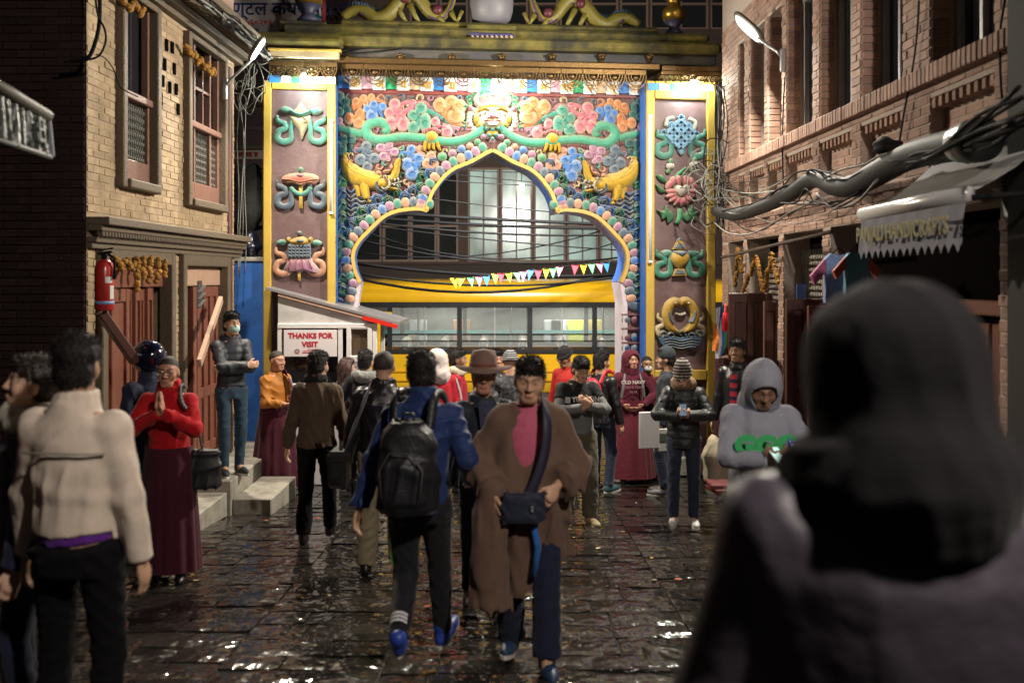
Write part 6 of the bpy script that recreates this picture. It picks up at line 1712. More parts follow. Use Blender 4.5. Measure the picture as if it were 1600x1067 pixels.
def smooth_np(v, f, it=1, lam=.5):
    n = len(v)
    e = np.concatenate([f[:, [0,1]], f[:, [1,2]], f[:, [2,3]], f[:, [3,0]]])
    for _ in range(it):
        acc = np.zeros_like(v); c = np.bincount(e.ravel(), minlength=n)
        for q in range(3): acc[:, q] = np.bincount(e[:,0], v[e[:,1], q], n)+np.bincount(e[:,1], v[e[:,0], q], n)
        v = v*(1-lam)+lam*acc/np.maximum(c, 1)[:,None]
    return v

def np_obj(name, v, f, m, parent, sc=1.):
    me = bpy.data.meshes.new(name); n = len(v)
    me.vertices.add(n); me.vertices.foreach_set('co', (v*sc).astype(np.float32).ravel())
    me.loops.add(len(f)*4); me.loops.foreach_set('vertex_index', f.astype(np.int32).ravel())
    me.polygons.add(len(f)); me.polygons.foreach_set('loop_start', np.arange(0, len(f)*4, 4, dtype=np.int32))
    me.polygons.foreach_set('use_smooth', np.ones(len(f), bool)); me.update(calc_edges=True)
    return link(name, me, m, parent)

def V(*a): return np.array(a, float)
def unit(v): return v/(np.linalg.norm(v)+1e-9)
def ik(a, c, l1, l2, hint):
    d = c-a; L = np.linalg.norm(d); mx = (l1+l2)*.999
    if L > mx: c = a+d/L*mx; d = c-a; L = mx
    x = (l1*l1-l2*l2+L*L)/(2*L); h = math.sqrt(max(0, l1*l1-x*x)); u = d/L
    n = hint-u*(hint@u); n = unit(n); return a+u*x+n*h, c

def skin_mat(name, col):
    if name in MATS: return MATS[name]
    m = mat(name, col, .5, var=.1, vscale=30, bump=.12, bscale=90, spec=.4)
    N = m.node_tree.nodes; L = m.node_tree.links; b = N['Principled BSDF']
    b.inputs['Subsurface Weight'].default_value = .06; b.inputs['Subsurface Radius'].default_value = (.02,.008,.004)
    src = b.inputs['Base Color'].links[0].from_socket
    for attr, c2 in (('lip', (col[0]*.85, col[1]*.6, col[2]*.6)), ('brow', (.02,.015,.012))):
        at = N.new('ShaderNodeAttribute'); at.attribute_name = attr
        mx = N.new('ShaderNodeMix'); mx.data_type = 'RGBA'; L.new(at.outputs['Fac'], mx.inputs[0]); L.new(src, mx.inputs[6]); mx.inputs[7].default_value = (*c2, 1); src = mx.outputs[2]
    L.new(src, b.inputs['Base Color']); return m
SK = {'tan': skin_mat('skin_tan', (.52,.31,.20)), 'brown': skin_mat('skin_brown', (.32,.18,.11)), 'light': skin_mat('skin_light', (.6,.38,.27)), 'ruddy': skin_mat('skin_ruddy', (.48,.25,.165))}
def hairmat(): return mat('black_hair', (.010,.008,.008), .6, spec=.3, var=.3, vscale=60, bump=.9, bscale=110, bdist=.006)
def cloth(name, col, rough=.85, **k):
    kw = dict(var=.2, vscale=9, bump=.5, bscale=24, bdist=.012, sheen=.12, spec=.2); kw.update(k); return mat(name, col, rough, **kw)

class Person:
    def __init__(s, label, x, y, rot, H=1.7, zoff=0., seed=1, res=.0085, lean=0., side=0., twist=0., head=(0,0,0), lh=(.27,-.03,.80), rh=(-.27,-.03,.80), le=None, re=None,
                 lf=(.10,.0,0), rf=(-.10,0,0), toe=(.15,-.15), skin='tan', fat=1., palm_l=None, palm_r=None, curl=(.5,.5), nobody_below=.55, hand_dir_l=None, hand_dir_r=None, group=None, sway=0.):
        s.s = H/1.7; s.seed = seed; s.res = res; s.fat = fat
        s.root = empty('person', (x, y, ground_z(y)+zoff), rot); tag(s.root, label, 'person', group)
        s.rot = rot; s.skin = SK[skin]
        c, sn = math.cos(rot), math.sin(rot); s.flat = zoff != 0
        def gz(px, py): 
            if s.flat: return 0
            return (ground_z(y+(sn*px+c*py)*s.s)-ground_z(y))/s.s
        s.gz = gz
        def lp(z):  # spine lean: forward (-y) above the hip
            t = max(0, z-.92); return V(side*t/.6+sway, -lean*t/.6, 0)
        s.lp = lp
        s.hip = [V(.09+sway, .0, .90), V(-.09+sway, .0, .90)]
        tw = twist
        def sh(sg): 
            b = lp(1.40); return V(sg*.156*s.fat**.5*math.cos(tw), .018+sg*.156*math.sin(tw), 1.375)+b
        s.sh = [sh(1), sh(-1)]
        drop = 0
        s.an = []; s.kn = []
        for i, ft in enumerate((lf, rf)):
            a = V(ft[0], ft[1], .085+ft[2]+gz(ft[0], ft[1])); k, a = ik(s.hip[i], a, .415, .405, V((.12 if i == 0 else -.12), -1, 0)); s.kn.append(k); s.an.append(a)
        s.toe = toe
        s.el = []; s.wr = []
        for i, (hd, eh) in enumerate(((lh, le), (rh, re))):
            hint = V(*eh) if eh is not None else V((.4 if i == 0 else -.4), 1, -.2)
            w = V(*hd)+ (lp(hd[2]) if hd[2] > .95 else 0); e, w = ik(s.sh[i], w, .285, .255, hint); s.el.append(e); s.wr.append(w)
        s.neck = V(0, .025, 1.435)+lp(1.435); s.hc = V(0, .0, 1.585)+lp(1.585)+V(0, -.25*abs(head[1])*.2 if head[1] > 0 else 0, -.0)
        yw, pt, rl = head
        s.HR = np.array(Matrix.Rotation(yw, 3, 'Z') @ Matrix.Rotation(pt, 3, 'X') @ Matrix.Rotation(rl, 3, 'Y'))   # pitch>0 : chin down
        piv = s.neck+V(0, .0, .03); s.hc = piv+s.HR @ (s.hc-piv)
        s.curl = curl; s.palm = [palm_l, palm_r]; s.hdir = [hand_dir_l, hand_dir_r]
        s.cover = nobody_below
    def H3(s, *p): return s.hc+s.HR @ V(*p)
    def sub(s, v): return v
    # ------------------------------------------------ body
    def body(s, bare_arm=False, face=True, torso=True):
        allp = np.array(s.sh+s.el+s.wr+s.an+[s.hc]+s.hip+s.kn)
        lo = allp.min(0)-.17; hi = allp.max(0)+.17; lo[2] = s.an[0][2]-.1 if s.an[0][2] < s.an[1][2] else s.an[1][2]-.1
        hz0 = min(s.wr[0][2], s.wr[1][2])-.2; hz1 = max(s.wr[0][2], s.wr[1][2])+.2
        zf = [(lo[2]-1, 3, s.res*2.2), (hz0, hz1, s.res), (s.hc[2]-.16, s.hc[2]+.2, s.res*.8)]
        f = Field(lo, hi, s.res, zf); h3 = s.H3; R = s.HR; w = s.fat**.35
        f.stack([(.84, 0,.02,.13,.1), (.95, *(s.lp(.95)[:2]+V(0,.02)),.14,.1), (1.1, *(s.lp(1.1)[:2]+V(0,.02)),.125,.09), (1.3, *(s.lp(1.3)[:2]+V(0,.02)),.15,.1), (1.42, *(s.lp(1.42)[:2]+V(0,.02)),.11,.07)], k=.03)
        f.cone(s.neck-V(0,-.01,.06), s.hc+R@V(0,.025,-.05), .062*w, .054*w, k=.03)
        for i in range(2):
            f.cone(s.hip[i], s.kn[i], .075, .05, k=.03); f.cone(s.kn[i], s.an[i], .047, .034, k=.02); f.cone(s.an[i], s.an[i]+V(0,-.1,-.05), .036, .03, k=.02)
            f.cone(s.sh[i]-V(0,0,.015), s.el[i], .04, .032, k=.02); f.cone(s.el[i], s.wr[i], .032, .025, k=.012); s.hand(f, i)
        E = lambda c, r, k, op='u': f.ell(h3(*c), r, k, op, R)
        C = lambda a, b, ra, rb, k, op='u': f.cone(h3(*a), h3(*b), ra, rb, k, op)
        E((0,.014,.035), (.075*w,.092,.084), .02); C((0,-.02,.0), (0,-.036,-.068), .066*w, .047*w, .03); C((-.02*w,-.06,-.088), (.02*w,-.06,-.088), .022, .022, .03)
        for sg in (-1, 1):
            E((sg*.04*w,-.055,-.022), (.03,.026,.032), .025); E((sg*.075*w,.012,-.008), (.010,.019,.031), .01)
        if face:
            C((0,-.088,.018), (0,-.106,-.022), .008, .0125, .012); E((.012,-.094,-.026), (.011,.011,.009), .008); E((-.012,-.094,-.026), (.011,.011,.009), .008)
            C((-.042,-.070,.032), (0,-.085,.028), .010, .010, .015); C((.042,-.070,.032), (0,-.085,.028), .010, .010, .015)
            for sg in (-1, 1): E((sg*.031,-.094,.010), (.017,.014,.011), .012, 's'); E((sg*.031,-.076,.008), (.014,.011,.010), .004)
            E((0,-.088,-.056), (.024,.012,.007), .008); E((0,-.087,-.067), (.020,.012,.007), .008)
        v, q = f.mesh(); v = smooth_np(v, q, 1, .35)
        o = np_obj('body', v, q, s.skin, s.root, s.s)
        L = (v-s.hc) @ R
        def g(cx, cy, cz, rx, ry, rz): return np.exp(-(((L[:,0]-cx)/rx)**2+((L[:,1]-cy)/ry)**2+((L[:,2]-cz)/rz)**2))
        lip = np.clip(1.1*g(0,-.095,-.0615,.021,.02,.008), 0, .85)
        br = np.zeros(len(v))
        for sg in (-1, 1):
            for t in np.linspace(0, 1, 5): br = np.maximum(br, g(sg*(.014+.036*t), -.085+.018*t*t, .030+.006*math.sin(t*2.4), .008, .018, .0055))
            br = np.maximum(br, .95*g(sg*.031, -.088, .0085, .0125, .02, .0048))
        for nm, a in (('lip', lip), ('brow', np.clip(br, 0, .95) if face else br*0)):
            at = o.data.attributes.new(nm, 'FLOAT', 'POINT'); at.data.foreach_set('value', a.astype(np.float32))
        s.body_o = o; return s
    def hand(s, f, i):
        w = s.wr[i]; fd = unit(w-s.el[i])
        if s.hdir[i] is not None: fd = unit(V(*s.hdir[i]))
        pn = V(*s.palm[i]) if s.palm[i] is not None else V((-1 if i == 0 else 1), 0, 0)
        pn = unit(pn-fd*(pn@fd)); sd = np.cross(fd, pn); 
        thumb = sd if (sd@V(0,-1,.35)) > 0 else -sd
        cu = s.curl[i]; M = np.stack([thumb, pn, fd], 1)
        f.ell(w+fd*.05, (.040,.017,.052), .012, 'u', M)
        for j, (o_, L) in enumerate(((.029,.066),(.010,.076),(-.009,.072),(-.027,.056))):
            b = w+fd*.088+thumb*o_; d1 = unit(fd*math.cos(cu)+pn*math.sin(cu)); d2 = unit(fd*math.cos(cu*2.1)+pn*math.sin(cu*2.1))
            m = b+d1*L*.52; f.cone(b-fd*.02, m, .0092, .0085, .004); f.cone(m, m+d2*L*.5, .0085, .0068, .003)
        b = w+fd*.03+thumb*.03; t1 = unit(fd*.7+thumb*.6+pn*.35*cu); m = b+t1*.04; f.cone(b-t1*.015, m, .0125, .0105, .01); f.cone(m, m+unit(fd*.9+thumb*.15+pn*.5*cu)*.034, .0105, .008, .004)
    # ------------------------------------------------ clothes
    def bounds(s, arms=True, z0=.0, z1=1.75, pad=.14):
        p = np.array((s.sh+s.el+s.wr if arms else s.sh)+s.hip+[s.hc, s.neck]); lo = p.min(0)-pad; hi = p.max(0)+pad; lo[2] = z0; hi[2] = z1; return lo, hi
    def top(s, m, hem=.86, bulk=.0, sleeve=1., name='jacket', collar=.0, fold=.0035, quilt=0., hood=None, hips=1., ribs=None, neckhole=True, cuff=.046, ffr=26, flare=0., res=None, belly=0.):
        lo, hi = s.bounds(True, min(hem, min(s.wr[0][2], s.wr[1][2]))-.08, 1.62, .16+bulk); b = bulk; w = s.fat
        h = res or s.res*1.15; f = Field(lo, hi, h); b = bulk = bulk*.55
        lp = s.lp; pr = []
        for z, rx, ry, cy in ((hem-.03,.158*hips+flare,.118*hips+flare,.015),(.95,.153*hips,.115*hips,.012),(1.08,.142,.108+belly,.012-belly*.5),(1.22,.15,.112,.015),(1.31,.154,.106,.02),(1.375,.13,.084,.024),(1.41,.088,.074,.026),(1.45,.064,.064,.028)):
            if z < hem-.05: continue
            c = lp(z); pr.append((z, c[0], c[1]+cy, rx*w+b, ry*w+b))
        f.stack(pr, k=0)
        for i in range(2):
            sh, el, wr = s.sh[i], s.el[i], s.wr[i]
            f.ell(sh-V(0,0,.022), (.046*w**.5+b,.056+b,.044+b), .035)
            if sleeve > .5:
                f.cone(sh-V(0,0,.012), el, .049*w**.5+b, .043+b, .028); e2 = el+(wr-el)*min(1., (sleeve-.5)*2-.0); f.cone(el, e2, .043+b, cuff*.86+b*.6, .02, flat=True)
            else:
                e2 = sh+(el-sh)*sleeve*2; f.cone(sh-V(0,0,.012), e2, .051*w**.5+b, .049+b, .045, flat=True)
        if collar > 0:
            for a in np.linspace(0, 2*PI, 14, endpoint=False):
                c = s.neck+V(.07*math.cos(a), .068*math.sin(a), 0)+V(0,-.012,0); 
                hgt = collar*(1. if math.sin(a) > -.6 else .55); f.cone(c+V(0,0,-.02), c+V(.0,.0,hgt), .024, .016, .018)
        if hood == 'down':
            f.ell(s.neck+V(0,.075,-.0), (.105,.06,.062), .04); f.ell(s.neck+V(.06,.02,.005), (.045,.07,.04), .03); f.ell(s.neck+V(-.06,.02,.005), (.045,.07,.04), .03)
        if neckhole: f.cone(s.neck-V(0,0,.02), s.hc+s.HR@V(0,.01,-.03), .05, .06, .012, 's')
        # folds
        if fold: f.ripple(fold*.8, ffr, s.seed, sq=(1,1,.95))
        if quilt:
            z = f.ax[2][None,None,:]; f.d = f.d-(quilt*np.abs(np.sin(z*PI/.075))**.5).astype(np.float32)+quilt*.4
        x, y, z = f.grid((slice(None),)*3)
        arm = f.d
        hemw = hem+.006*np.sin(x*21+s.seed)
        # only the torso is cut at the hem, hands may hang lower
        cut = np.maximum(arm, (hemw-z)); tm = np.abs(x-s.lp(hem)[0]) < .2*w+b+flare
        low = min(s.wr[0][2], s.wr[1][2])
        if low < hem+.08:
            near = np.ones(f.d.shape, bool)
            for i in range(2):
                e, wv = s.el[i], s.wr[i]; ba = wv-e; t = np.clip(((x-e[0])*ba[0]+(y-e[1])*ba[1]+(z-e[2])*ba[2])/(ba@ba), 0, 1)
                dd = np.sqrt((x-e[0]-t*ba[0])**2+(y-e[1]-t*ba[1])**2+(z-e[2]-t*ba[2])**2); near &= dd > .068+b
            f.d = np.where(near, cut, arm).astype(np.float32)
        else: f.d = cut.astype(np.float32)
        v, q = f.mesh(); v = smooth_np(v, q, 1, .5)
        o = np_obj(name, v, q, m, s.root, s.s); s.top_o = o; return o
    def trousers(s, m, waist=.93, bulk=.0, hem=.07, name='trousers', fold=.004, knee=.062, flare=.062):
        p = np.array(s.hip+s.kn+s.an); lo = p.min(0)-.17; hi = p.max(0)+.17; hi[2] = waist+.03
        f = Field(lo, hi, s.res*1.25); b = bulk
        c = s.lp(waist); sx = s.hip[0][0]-.09
        f.stack([(.80,sx,.015,.155*s.fat**.5+b,.115*s.fat**.5+b),(.9,sx,.018,.162*s.fat**.5+b,.122*s.fat**.5+b),(waist,c[0],.015+c[1],.145*s.fat+b,.11*s.fat+b)], k=0)
        for i in range(2):
            f.cone(s.hip[i]-V(0,0,.02), s.kn[i], .088*s.fat**.4+b, knee+b, .02); e = s.an[i]+unit(s.an[i]-s.kn[i])*(.085-hem-.02); f.cone(s.kn[i], e, knee+b, flare*.93+b, .015, flat=True)
        f.ripple(fold, 30, s.seed+5, sq=(1,1,1.8))
        v, q = f.mesh(); v = smooth_np(v, q, 2, .5); return np_obj(name, v, q, m, s.root, s.s)
    def shoes(s, m, sole=None, high=.0):
        for i in range(2):
            a = s.an[i]; lift = a[2]-.085-s.gz(a[0], a[1]); kn = s.kn[i]
            sh = unit(kn-a); pitch = 0.
            if lift > .02: pitch = min(1.0, lift*5.5)
            Rm = Matrix.Rotation(s.toe[i], 3, 'Z') @ Matrix.Rotation(-pitch, 3, 'X') @ Matrix.Rotation(0, 3, 'Y')
            if not s.flat: Rm = Matrix.Rotation(0,3,'X') @ Rm
            R = np.array(Rm); lo = V(-.075,-.24,-.1); hi = V(.075,.1,.09+high); f = Field(lo, hi, max(.006, s.res*.8))
            f.ell((0,-.075,-.05), (.043,.135,.04), .02); f.ell((0,.005,-.035), (.038,.065,.055), .03); f.cone((0,.008,-.03), (0,.012,.03+high), .042, .045, .02); f.cone((0,-.10,-.045),(0,-.15,-.055),.036,.03,.02)
            f.plane((0,0,-1), .079)
            v, q = f.mesh(); v = smooth_np(v, q, 1, .4); o = np_obj('shoe', a+v@R.T, q, m, s.root, s.s)
            if sole is not None:
                mb = MB(); n = 20; ring = []
                for k in range(n):
                    t = 2*PI*k/n; cy = math.sin(t); ring.append((.043*math.cos(t)*(1 if cy < 0 else .86), -.07+.15*cy, 0))
                vv = [a+R@V(p[0], p[1], z) for z in (-.086, -.066) for p in ring]
                mb.add([tuple(q_*s.s) for q_ in vv], [tuple(range(n)), tuple(range(2*n-1, n-1, -1))]+[(k, (k+1) % n, n+(k+1) % n, n+k) for k in range(n)]); mb.build('sole', sole, o)
    def skirt(s, m, z1=1.0, z0=.08, r1=.165, r0=.27, pleats=13, name='skirt', depth=.018, lean=(0,0)):
        mb = []; nz = 14; na = 96; V_ = []; rg = np.random.default_rng(s.seed)
        ph = rg.random(4)*6
        for i in range(nz+1):
            t = i/nz; z = z1+(z0-z1)*t; R_ = r1+(r0-r1)*t**.8; c = s.lp(max(z, .92))*1.0
            for k in range(na):
                a = 2*PI*k/na; rr = R_+depth*(t**.6)*(.6*math.sin(a*pleats+ph[0]+1.2*math.sin(a*3+ph[1]))+.4*math.sin(a*pleats*.5+ph[2]+t*.8))
                V_.append((c[0]+lean[0]*t+rr*math.cos(a)*1.02, c[1]+.01+lean[1]*t+rr*.9*math.sin(a), z+(s.gz(rr*math.cos(a), rr*math.sin(a))*t)))
        F4 = [(i*na+k, i*na+(k+1) % na, (i+1)*na+(k+1) % na, (i+1)*na+k) for i in range(nz) for k in range(na)]
        return np_obj(name, np.array(V_), np.array(F4)[:, ::-1], m, s.root, s.s)
    # ------------------------------------------------ head things
    def hair(s, style='short', m=None):
        m = m or hairmat(); h3 = s.H3; R = s.HR; w = s.fat**.35
        big = .16 if style != 'long' else .3; lo = s.hc-.16; hi = s.hc+.2
        if style == 'long': lo = lo-V(.04,.04,.28)
        f = Field(lo, hi, max(.0055, s.res*.72)); E = lambda c, r, k, op='u': f.ell(h3(*c), r, k, op, R)
        if style == 'buzz':
            E((0,.015,.037), (.0765*w,.0935,.0855), .01); E((0,-.10,-.03), (.1,.062,.105), .012, 's'); E((0,.0,-.12), (.13,.16,.1), .01, 's')
        else:
            t = .0 if style == 'flat' else .008
            E((0,.02,.048), (.081*w,.098,.084+t), .01); E((0,-.04,.09), (.062*w,.05,.034), .03); E((0,.05,-.02), (.075*w,.062,.07), .02)
            if style == 'long':
                f.cone(h3(.05,.03,0), h3(.075,.03,-.22), .05, .04, .03); f.cone(h3(-.05,.03,0), h3(-.075,.03,-.22), .05, .04, .03); f.cone(h3(0,.06,0), h3(0,.07,-.25), .07, .06, .04)
            E((0,-.135,-.012), (.073*w,.092,.09), .012, 's'); 
            if style != 'long': E((0,.0,-.155), (.13,.16,.1), .012, 's')
            for sg in (-1, 1): E((sg*.082,.0,-.03), (.018,.026,.045), .008, 's') if style != 'long' else None
            for sg in (-1, 1): E((sg*.088,-.062,-.04), (.045,.056,.078), .01, 's') if style != 'long' else None
            f.ripple(.002, 60, s.seed, sq=(1,1,.4))
        v, q = f.mesh()
        if len(v) == 0: return
        if style != 'buzz':   # short strands break up the outline
            rg = np.random.default_rng(s.seed+40); fc = v[q].mean(1); nn = np.cross(v[q[:,1]]-v[q[:,0]], v[q[:,2]]-v[q[:,0]]); nn /= np.linalg.norm(nn, axis=1)[:,None]+1e-9
            out = ((fc-s.hc)*nn).sum(1) > .02; idx = np.flatnonzero(out); k = rg.choice(idx, min(2600, len(idx)*2)); b = fc[k]+rg.normal(size=(len(k),3))*.003; n = nn[k]
            L = (b-s.hc) @ R; comb = np.stack([L[:,0]*2, np.where(L[:,2] > .06, -.35, .25)+0*L[:,0], np.where(L[:,2] > .08, .15, -1.)+0*L[:,0]], 1)+rg.normal(size=(len(k),3))*.35; comb = comb @ R.T
            ln = (.015 if style == 'short' else .012)*(.6+.8*rg.random((len(k),1))); d = n*.38+comb*.62; d /= np.linalg.norm(d, axis=1)[:,None]; sd = np.cross(d, n); sd /= np.linalg.norm(sd, axis=1)[:,None]+1e-9
            w0 = .0022; p0 = b-n*.003-sd*w0; p1 = b-n*.003+sd*w0; p2 = b+d*ln*.6+sd*w0*.7-n*.001; p3 = b+d*ln+comb*.003
            p4 = b+d*ln*.6-sd*w0*.7-n*.001; N0 = len(v); K = len(k); v = np.concatenate([v, p0, p1, p2, p3, p4]); a = np.arange(K)+N0
            q = np.concatenate([q, np.stack([a, a+K, a+2*K, a+4*K], 1), np.stack([a+4*K, a+2*K, a+3*K, a+3*K], 1)[:0]])
            t3 = np.stack([a+4*K, a+2*K, a+3*K], 1)
            me_o = np_obj('hair', v, q, m, s.root, s.s); bm = bmesh.new(); bm.from_mesh(me_o.data); bm.verts.ensure_lookup_table()
            for t in t3.tolist(): bm.faces.new([bm.verts[i] for i in t]).smooth = True
            bm.to_mesh(me_o.data); bm.free(); return me_o
        return np_obj('hair', v, q, m, s.root, s.s)
    def beanie(s, m, z=.005, tall=.02, name='beanie', brim=True):
        lo = s.hc-.16; hi = s.hc+.22; f = Field(lo, hi, max(.006, s.res*.8)); R = s.HR
        f.ell(s.H3(0,.012,.05), (.090,.106,.092+tall), .01, 'u', R)
        n = R@V(0,.25,-1); n = unit(n); f.plane(n, float(n@s.H3(0,0,z+.01)))
        if brim:
            for a in np.linspace(0, 2*PI, 20, endpoint=False): f.ell(s.H3(.088*math.cos(a), .012+.104*math.sin(a), z+.02+.025*math.sin(a)), (.016,.016,.02), .02)
        v, q = f.mesh(); v = smooth_np(v, q, 1, .4); return np_obj(name, v, q, m, s.root, s.s)
    def hoodup(s, m, tall=.03, deep=.0, open_=(.07,.075,.10), point=.0, name='hood', k=1.):
        lo = s.hc-V(.2,.22,.28); hi = s.hc+.24; f = Field(lo, hi, max(.007, s.res*.9)); R = s.HR
        f.ell(s.H3(0,.02,.03), (.115*k,.135*k,.125+tall), .02, 'u', R); f.cone(s.H3(0,.03,-.06), s.neck+V(0,.03,.0), .115*k, .13*k, .05)
        if point: f.cone(s.H3(0,.03,.12), s.H3(0,.02,.15+point), .06, .025, .05)
        f.ell(s.H3(0,.0,.01), (.094*k,.112*k,.118+tall*.6), .01, 's', R)
        f.ell(s.H3(0,-.13-deep,-.015), (open_[0],open_[1]+.03,open_[2]), .02, 's', R); f.cone(s.neck-V(0,0,.06), s.H3(0,0,-.05), .07, .08, .01, 's')
        f.ripple(.003, 30, s.seed)
        v, q = f.mesh(); v = smooth_np(v, q, 2, .5); return np_obj(name, v, q, m, s.root, s.s)
    def mask(s, m):
        f = Field(s.hc-.15, s.hc+.1, .007); R = s.HR
        f.ell(s.H3(0,-.048,-.045), (.064,.066,.052), .01, 'u', R); f.ell(s.H3(0,.03,-.04), (.12,.065,.15), .01, 's', R)
        v, q = f.mesh(); v = smooth_np(v, q, 1, .4); o = np_obj('face_mask', v, q, m, s.root, s.s)
        for sg in (-1, 1): MB().tube([tuple(s.H3(sg*.05,-.05,-.02)*s.s), tuple(s.H3(sg*.08,-.005,.005)*s.s), tuple(s.H3(sg*.082,.02,.012)*s.s)], .002, 5).build('ear_loop', m, o, fix=False)
    def glasses(s, m=None):
        m = m or mat('glasses_metal', (.3,.28,.25), .3, metal=.8); mb = MB()
        for sg in (-1, 1):
            pts = [tuple(s.H3(sg*.032+.023*math.cos(a), -.103, .008+.018*math.sin(a))*s.s) for a in np.linspace(0, 2*PI, 15)]
            mb.tube(pts, .0022, 5); mb.tube([tuple(s.H3(sg*.055,-.10,.012)*s.s), tuple(s.H3(sg*.08,.01,.012)*s.s)], .002, 5)
        mb.tube([tuple(s.H3(-.01,-.105,.01)*s.s), tuple(s.H3(.01,-.105,.01)*s.s)], .002, 5); return mb.build('glasses', m, s.root, fix=False)
    def scarf_ring(s, m, r=.085, t=.04, z=.03, name='scarf'):
        f = Field(s.neck-.2, s.neck+.2, .009)
        for a in np.linspace(0, 2*PI, 16, endpoint=False): f.ell(s.neck+V(r*math.cos(a), r*.95*math.sin(a)-.01, z+.012*math.sin(a*3)), (t,t,t*1.25), .03)
        f.ripple(.004, 45, s.seed); v, q = f.mesh(); v = smooth_np(v, q, 1, .4); return np_obj(name, v, q, m, s.root, s.s)
    def world(s, p):
        p = V(*p)*s.s; c, sn = math.cos(s.rot), math.sin(s.rot); l = s.root.location
        return Vector((l.x+c*p[0]-sn*p[1], l.y+sn*p[0]+c*p[1], l.z+p[2]))
    def tube(s, pts, r, m, name, parent=None, seg=7, flat=None):
        mb = MB().tube([tuple(V(*p)*s.s) for p in pts], r, seg); return mb.build(name, m, parent or s.root, True, fix=False)
    def strap(s, pts, w, m, name='strap', parent=None, world=False):
        """flat band following points (local), facing outward from the spine"""
        pp = catmull([V(*p) for p in pts], 6); rows = []
        for i, p in enumerate(pp):
            t = unit(pp[min(i+1, len(pp)-1)]-pp[max(i-1, 0)]); c = s.lp(p[2]); n = p-V(c[0], c[1], p[2]); n = unit(n-t*(n@t)+1e-6); sd = np.cross(t, n)
            rows.append([tuple((p+sd*w/2)*s.s), tuple((p+sd*w/2+n*.006)*s.s), tuple((p-sd*w/2+n*.006)*s.s), tuple((p-sd*w/2)*s.s)])
        return MB().grid(rows).build(name, m, parent or s.root, True)
def sdf_obj(name, lo, hi, h, fn, m, parent=None, loc=(0,0,0), rz=0, it=1):
    f = Field(lo, hi, h); fn(f); v, q = f.mesh(); v = smooth_np(v, q, it, .4); o = np_obj(name, v, q, m, parent); o.location = loc; o.rotation_euler = (0,0,rz); return o
# ================================================================== THE CROWD
M_stub = mat('dark_stubble', (.035,.024,.02), .7)
M_dshoe = mat('black_shoe', (.015,.014,.014), .35); M_wsole = mat('white_sole', (.55,.54,.5), .6); M_bsole = mat('dark_sole', (.03,.03,.03), .7)
M_jean = cloth('dark_denim', (.022,.03,.055), .8, var=.3, vscale=6); M_blacktr = cloth('black_trousers', (.005,.005,.006), spec=.1, sheen=.03); M_navytr = cloth('navy_trousers', (.012,.016,.04))
M_leather = mat('black_leather', (.012,.012,.014), .38, var=.2, bump=.3, bscale=50); M_maroon = cloth('maroon_wool', (.10,.012,.022)); M_maroond = cloth('dark_maroon_wool', (.055,.008,.018))
def phone(p, at, rz, tilt, label, m=None, lit=False):
    e = empty('phone', p.world(at), p.rot+rz); tag(e, label, 'phone'); e.rotation_euler = (tilt, 0, p.rot+rz)
    MB().box((0,0,0), (.072,.145,.009), bev=.003).build('phone_body', m or mat('phone_dark', (.02,.02,.022), .3), e, fix=False)
    MB().box((0,0,.0055), (.062,.125,.002)).build('phone_screen', mat('phone_screen_lit', (.1,.12,.12), .2, emit=(.6,.9,.8), estr=1.2) if lit else mat('phone_screen_dark', (.02,.02,.025), .1, emit=(.5,.7,.9), estr=.25), e, fix=False)
    return e
def at(px, py): return foot(px, py)
def dist(px, d): return ((px-800)/F*d, d)

# 1 hooded man close to the camera, from behind
x, y = dist(1396, 1.6)
p = Person('man close to the camera seen from behind in a dark hood and shiny dark jacket', x, y, PI, 1.84, seed=3, res=.007, lh=(.32,-.04,.82), rh=(-.34,-.03,.84), le=(.8,1,0), re=(-.8,1,0), fat=1.3, head=(0,.12,0), skin='brown')
p.body(face=False); p.trousers(M_blacktr); p.shoes(M_dshoe)
p.top(cloth('dark_shell_jacket', (.05,.042,.056), .48, sheen=0, spec=.5), hem=.78, bulk=.045, fold=.004, ffr=20, collar=.075, res=.009)
p.hoodup(cloth('black_hood', (.010,.009,.011), .95, sheen=.05), tall=-.012, k=1.12)
p.scarf_ring(cloth('black_hood', (.010,.009,.011)), r=.12, t=.055, z=-.005, name='hood_collar')

# 2 beige jacket man, from behind
x, y = dist(122, 4.05)
p = Person('man seen from behind in a cream jacket over a purple shirt', x, y, PI-.12, 1.80, seed=4, res=.0075, head=(.25,.02,0), lh=(.25,-.06,.80), rh=(-.25,-.02,.82), le=(.5,1,0), re=(-.5,1,0), fat=1.0, lf=(.12,0,0), rf=(-.12,.05,0))
p.body(face=True); p.hair('flat'); p.trousers(M_blacktr, bulk=.0, waist=.92); p.shoes(M_dshoe)
p.top(cloth('cream_jacket', (.66,.56,.46), .6, bump=.2), hem=.96, bulk=.024, fold=.0065, ffr=22, collar=.05)
p.strap([(-.165,.10,1.27),(-.1,.142,1.275),(0,.155,1.278),(.1,.142,1.275),(.165,.10,1.27)], .007, cloth('cream_seam', (.3,.26,.21)), 'yoke_seam')
p.top(cloth('purple_shirt', (.10,.02,.22)), hem=.925, bulk=-.002, sleeve=.3, name='shirt', fold=.003)
p.glasses()

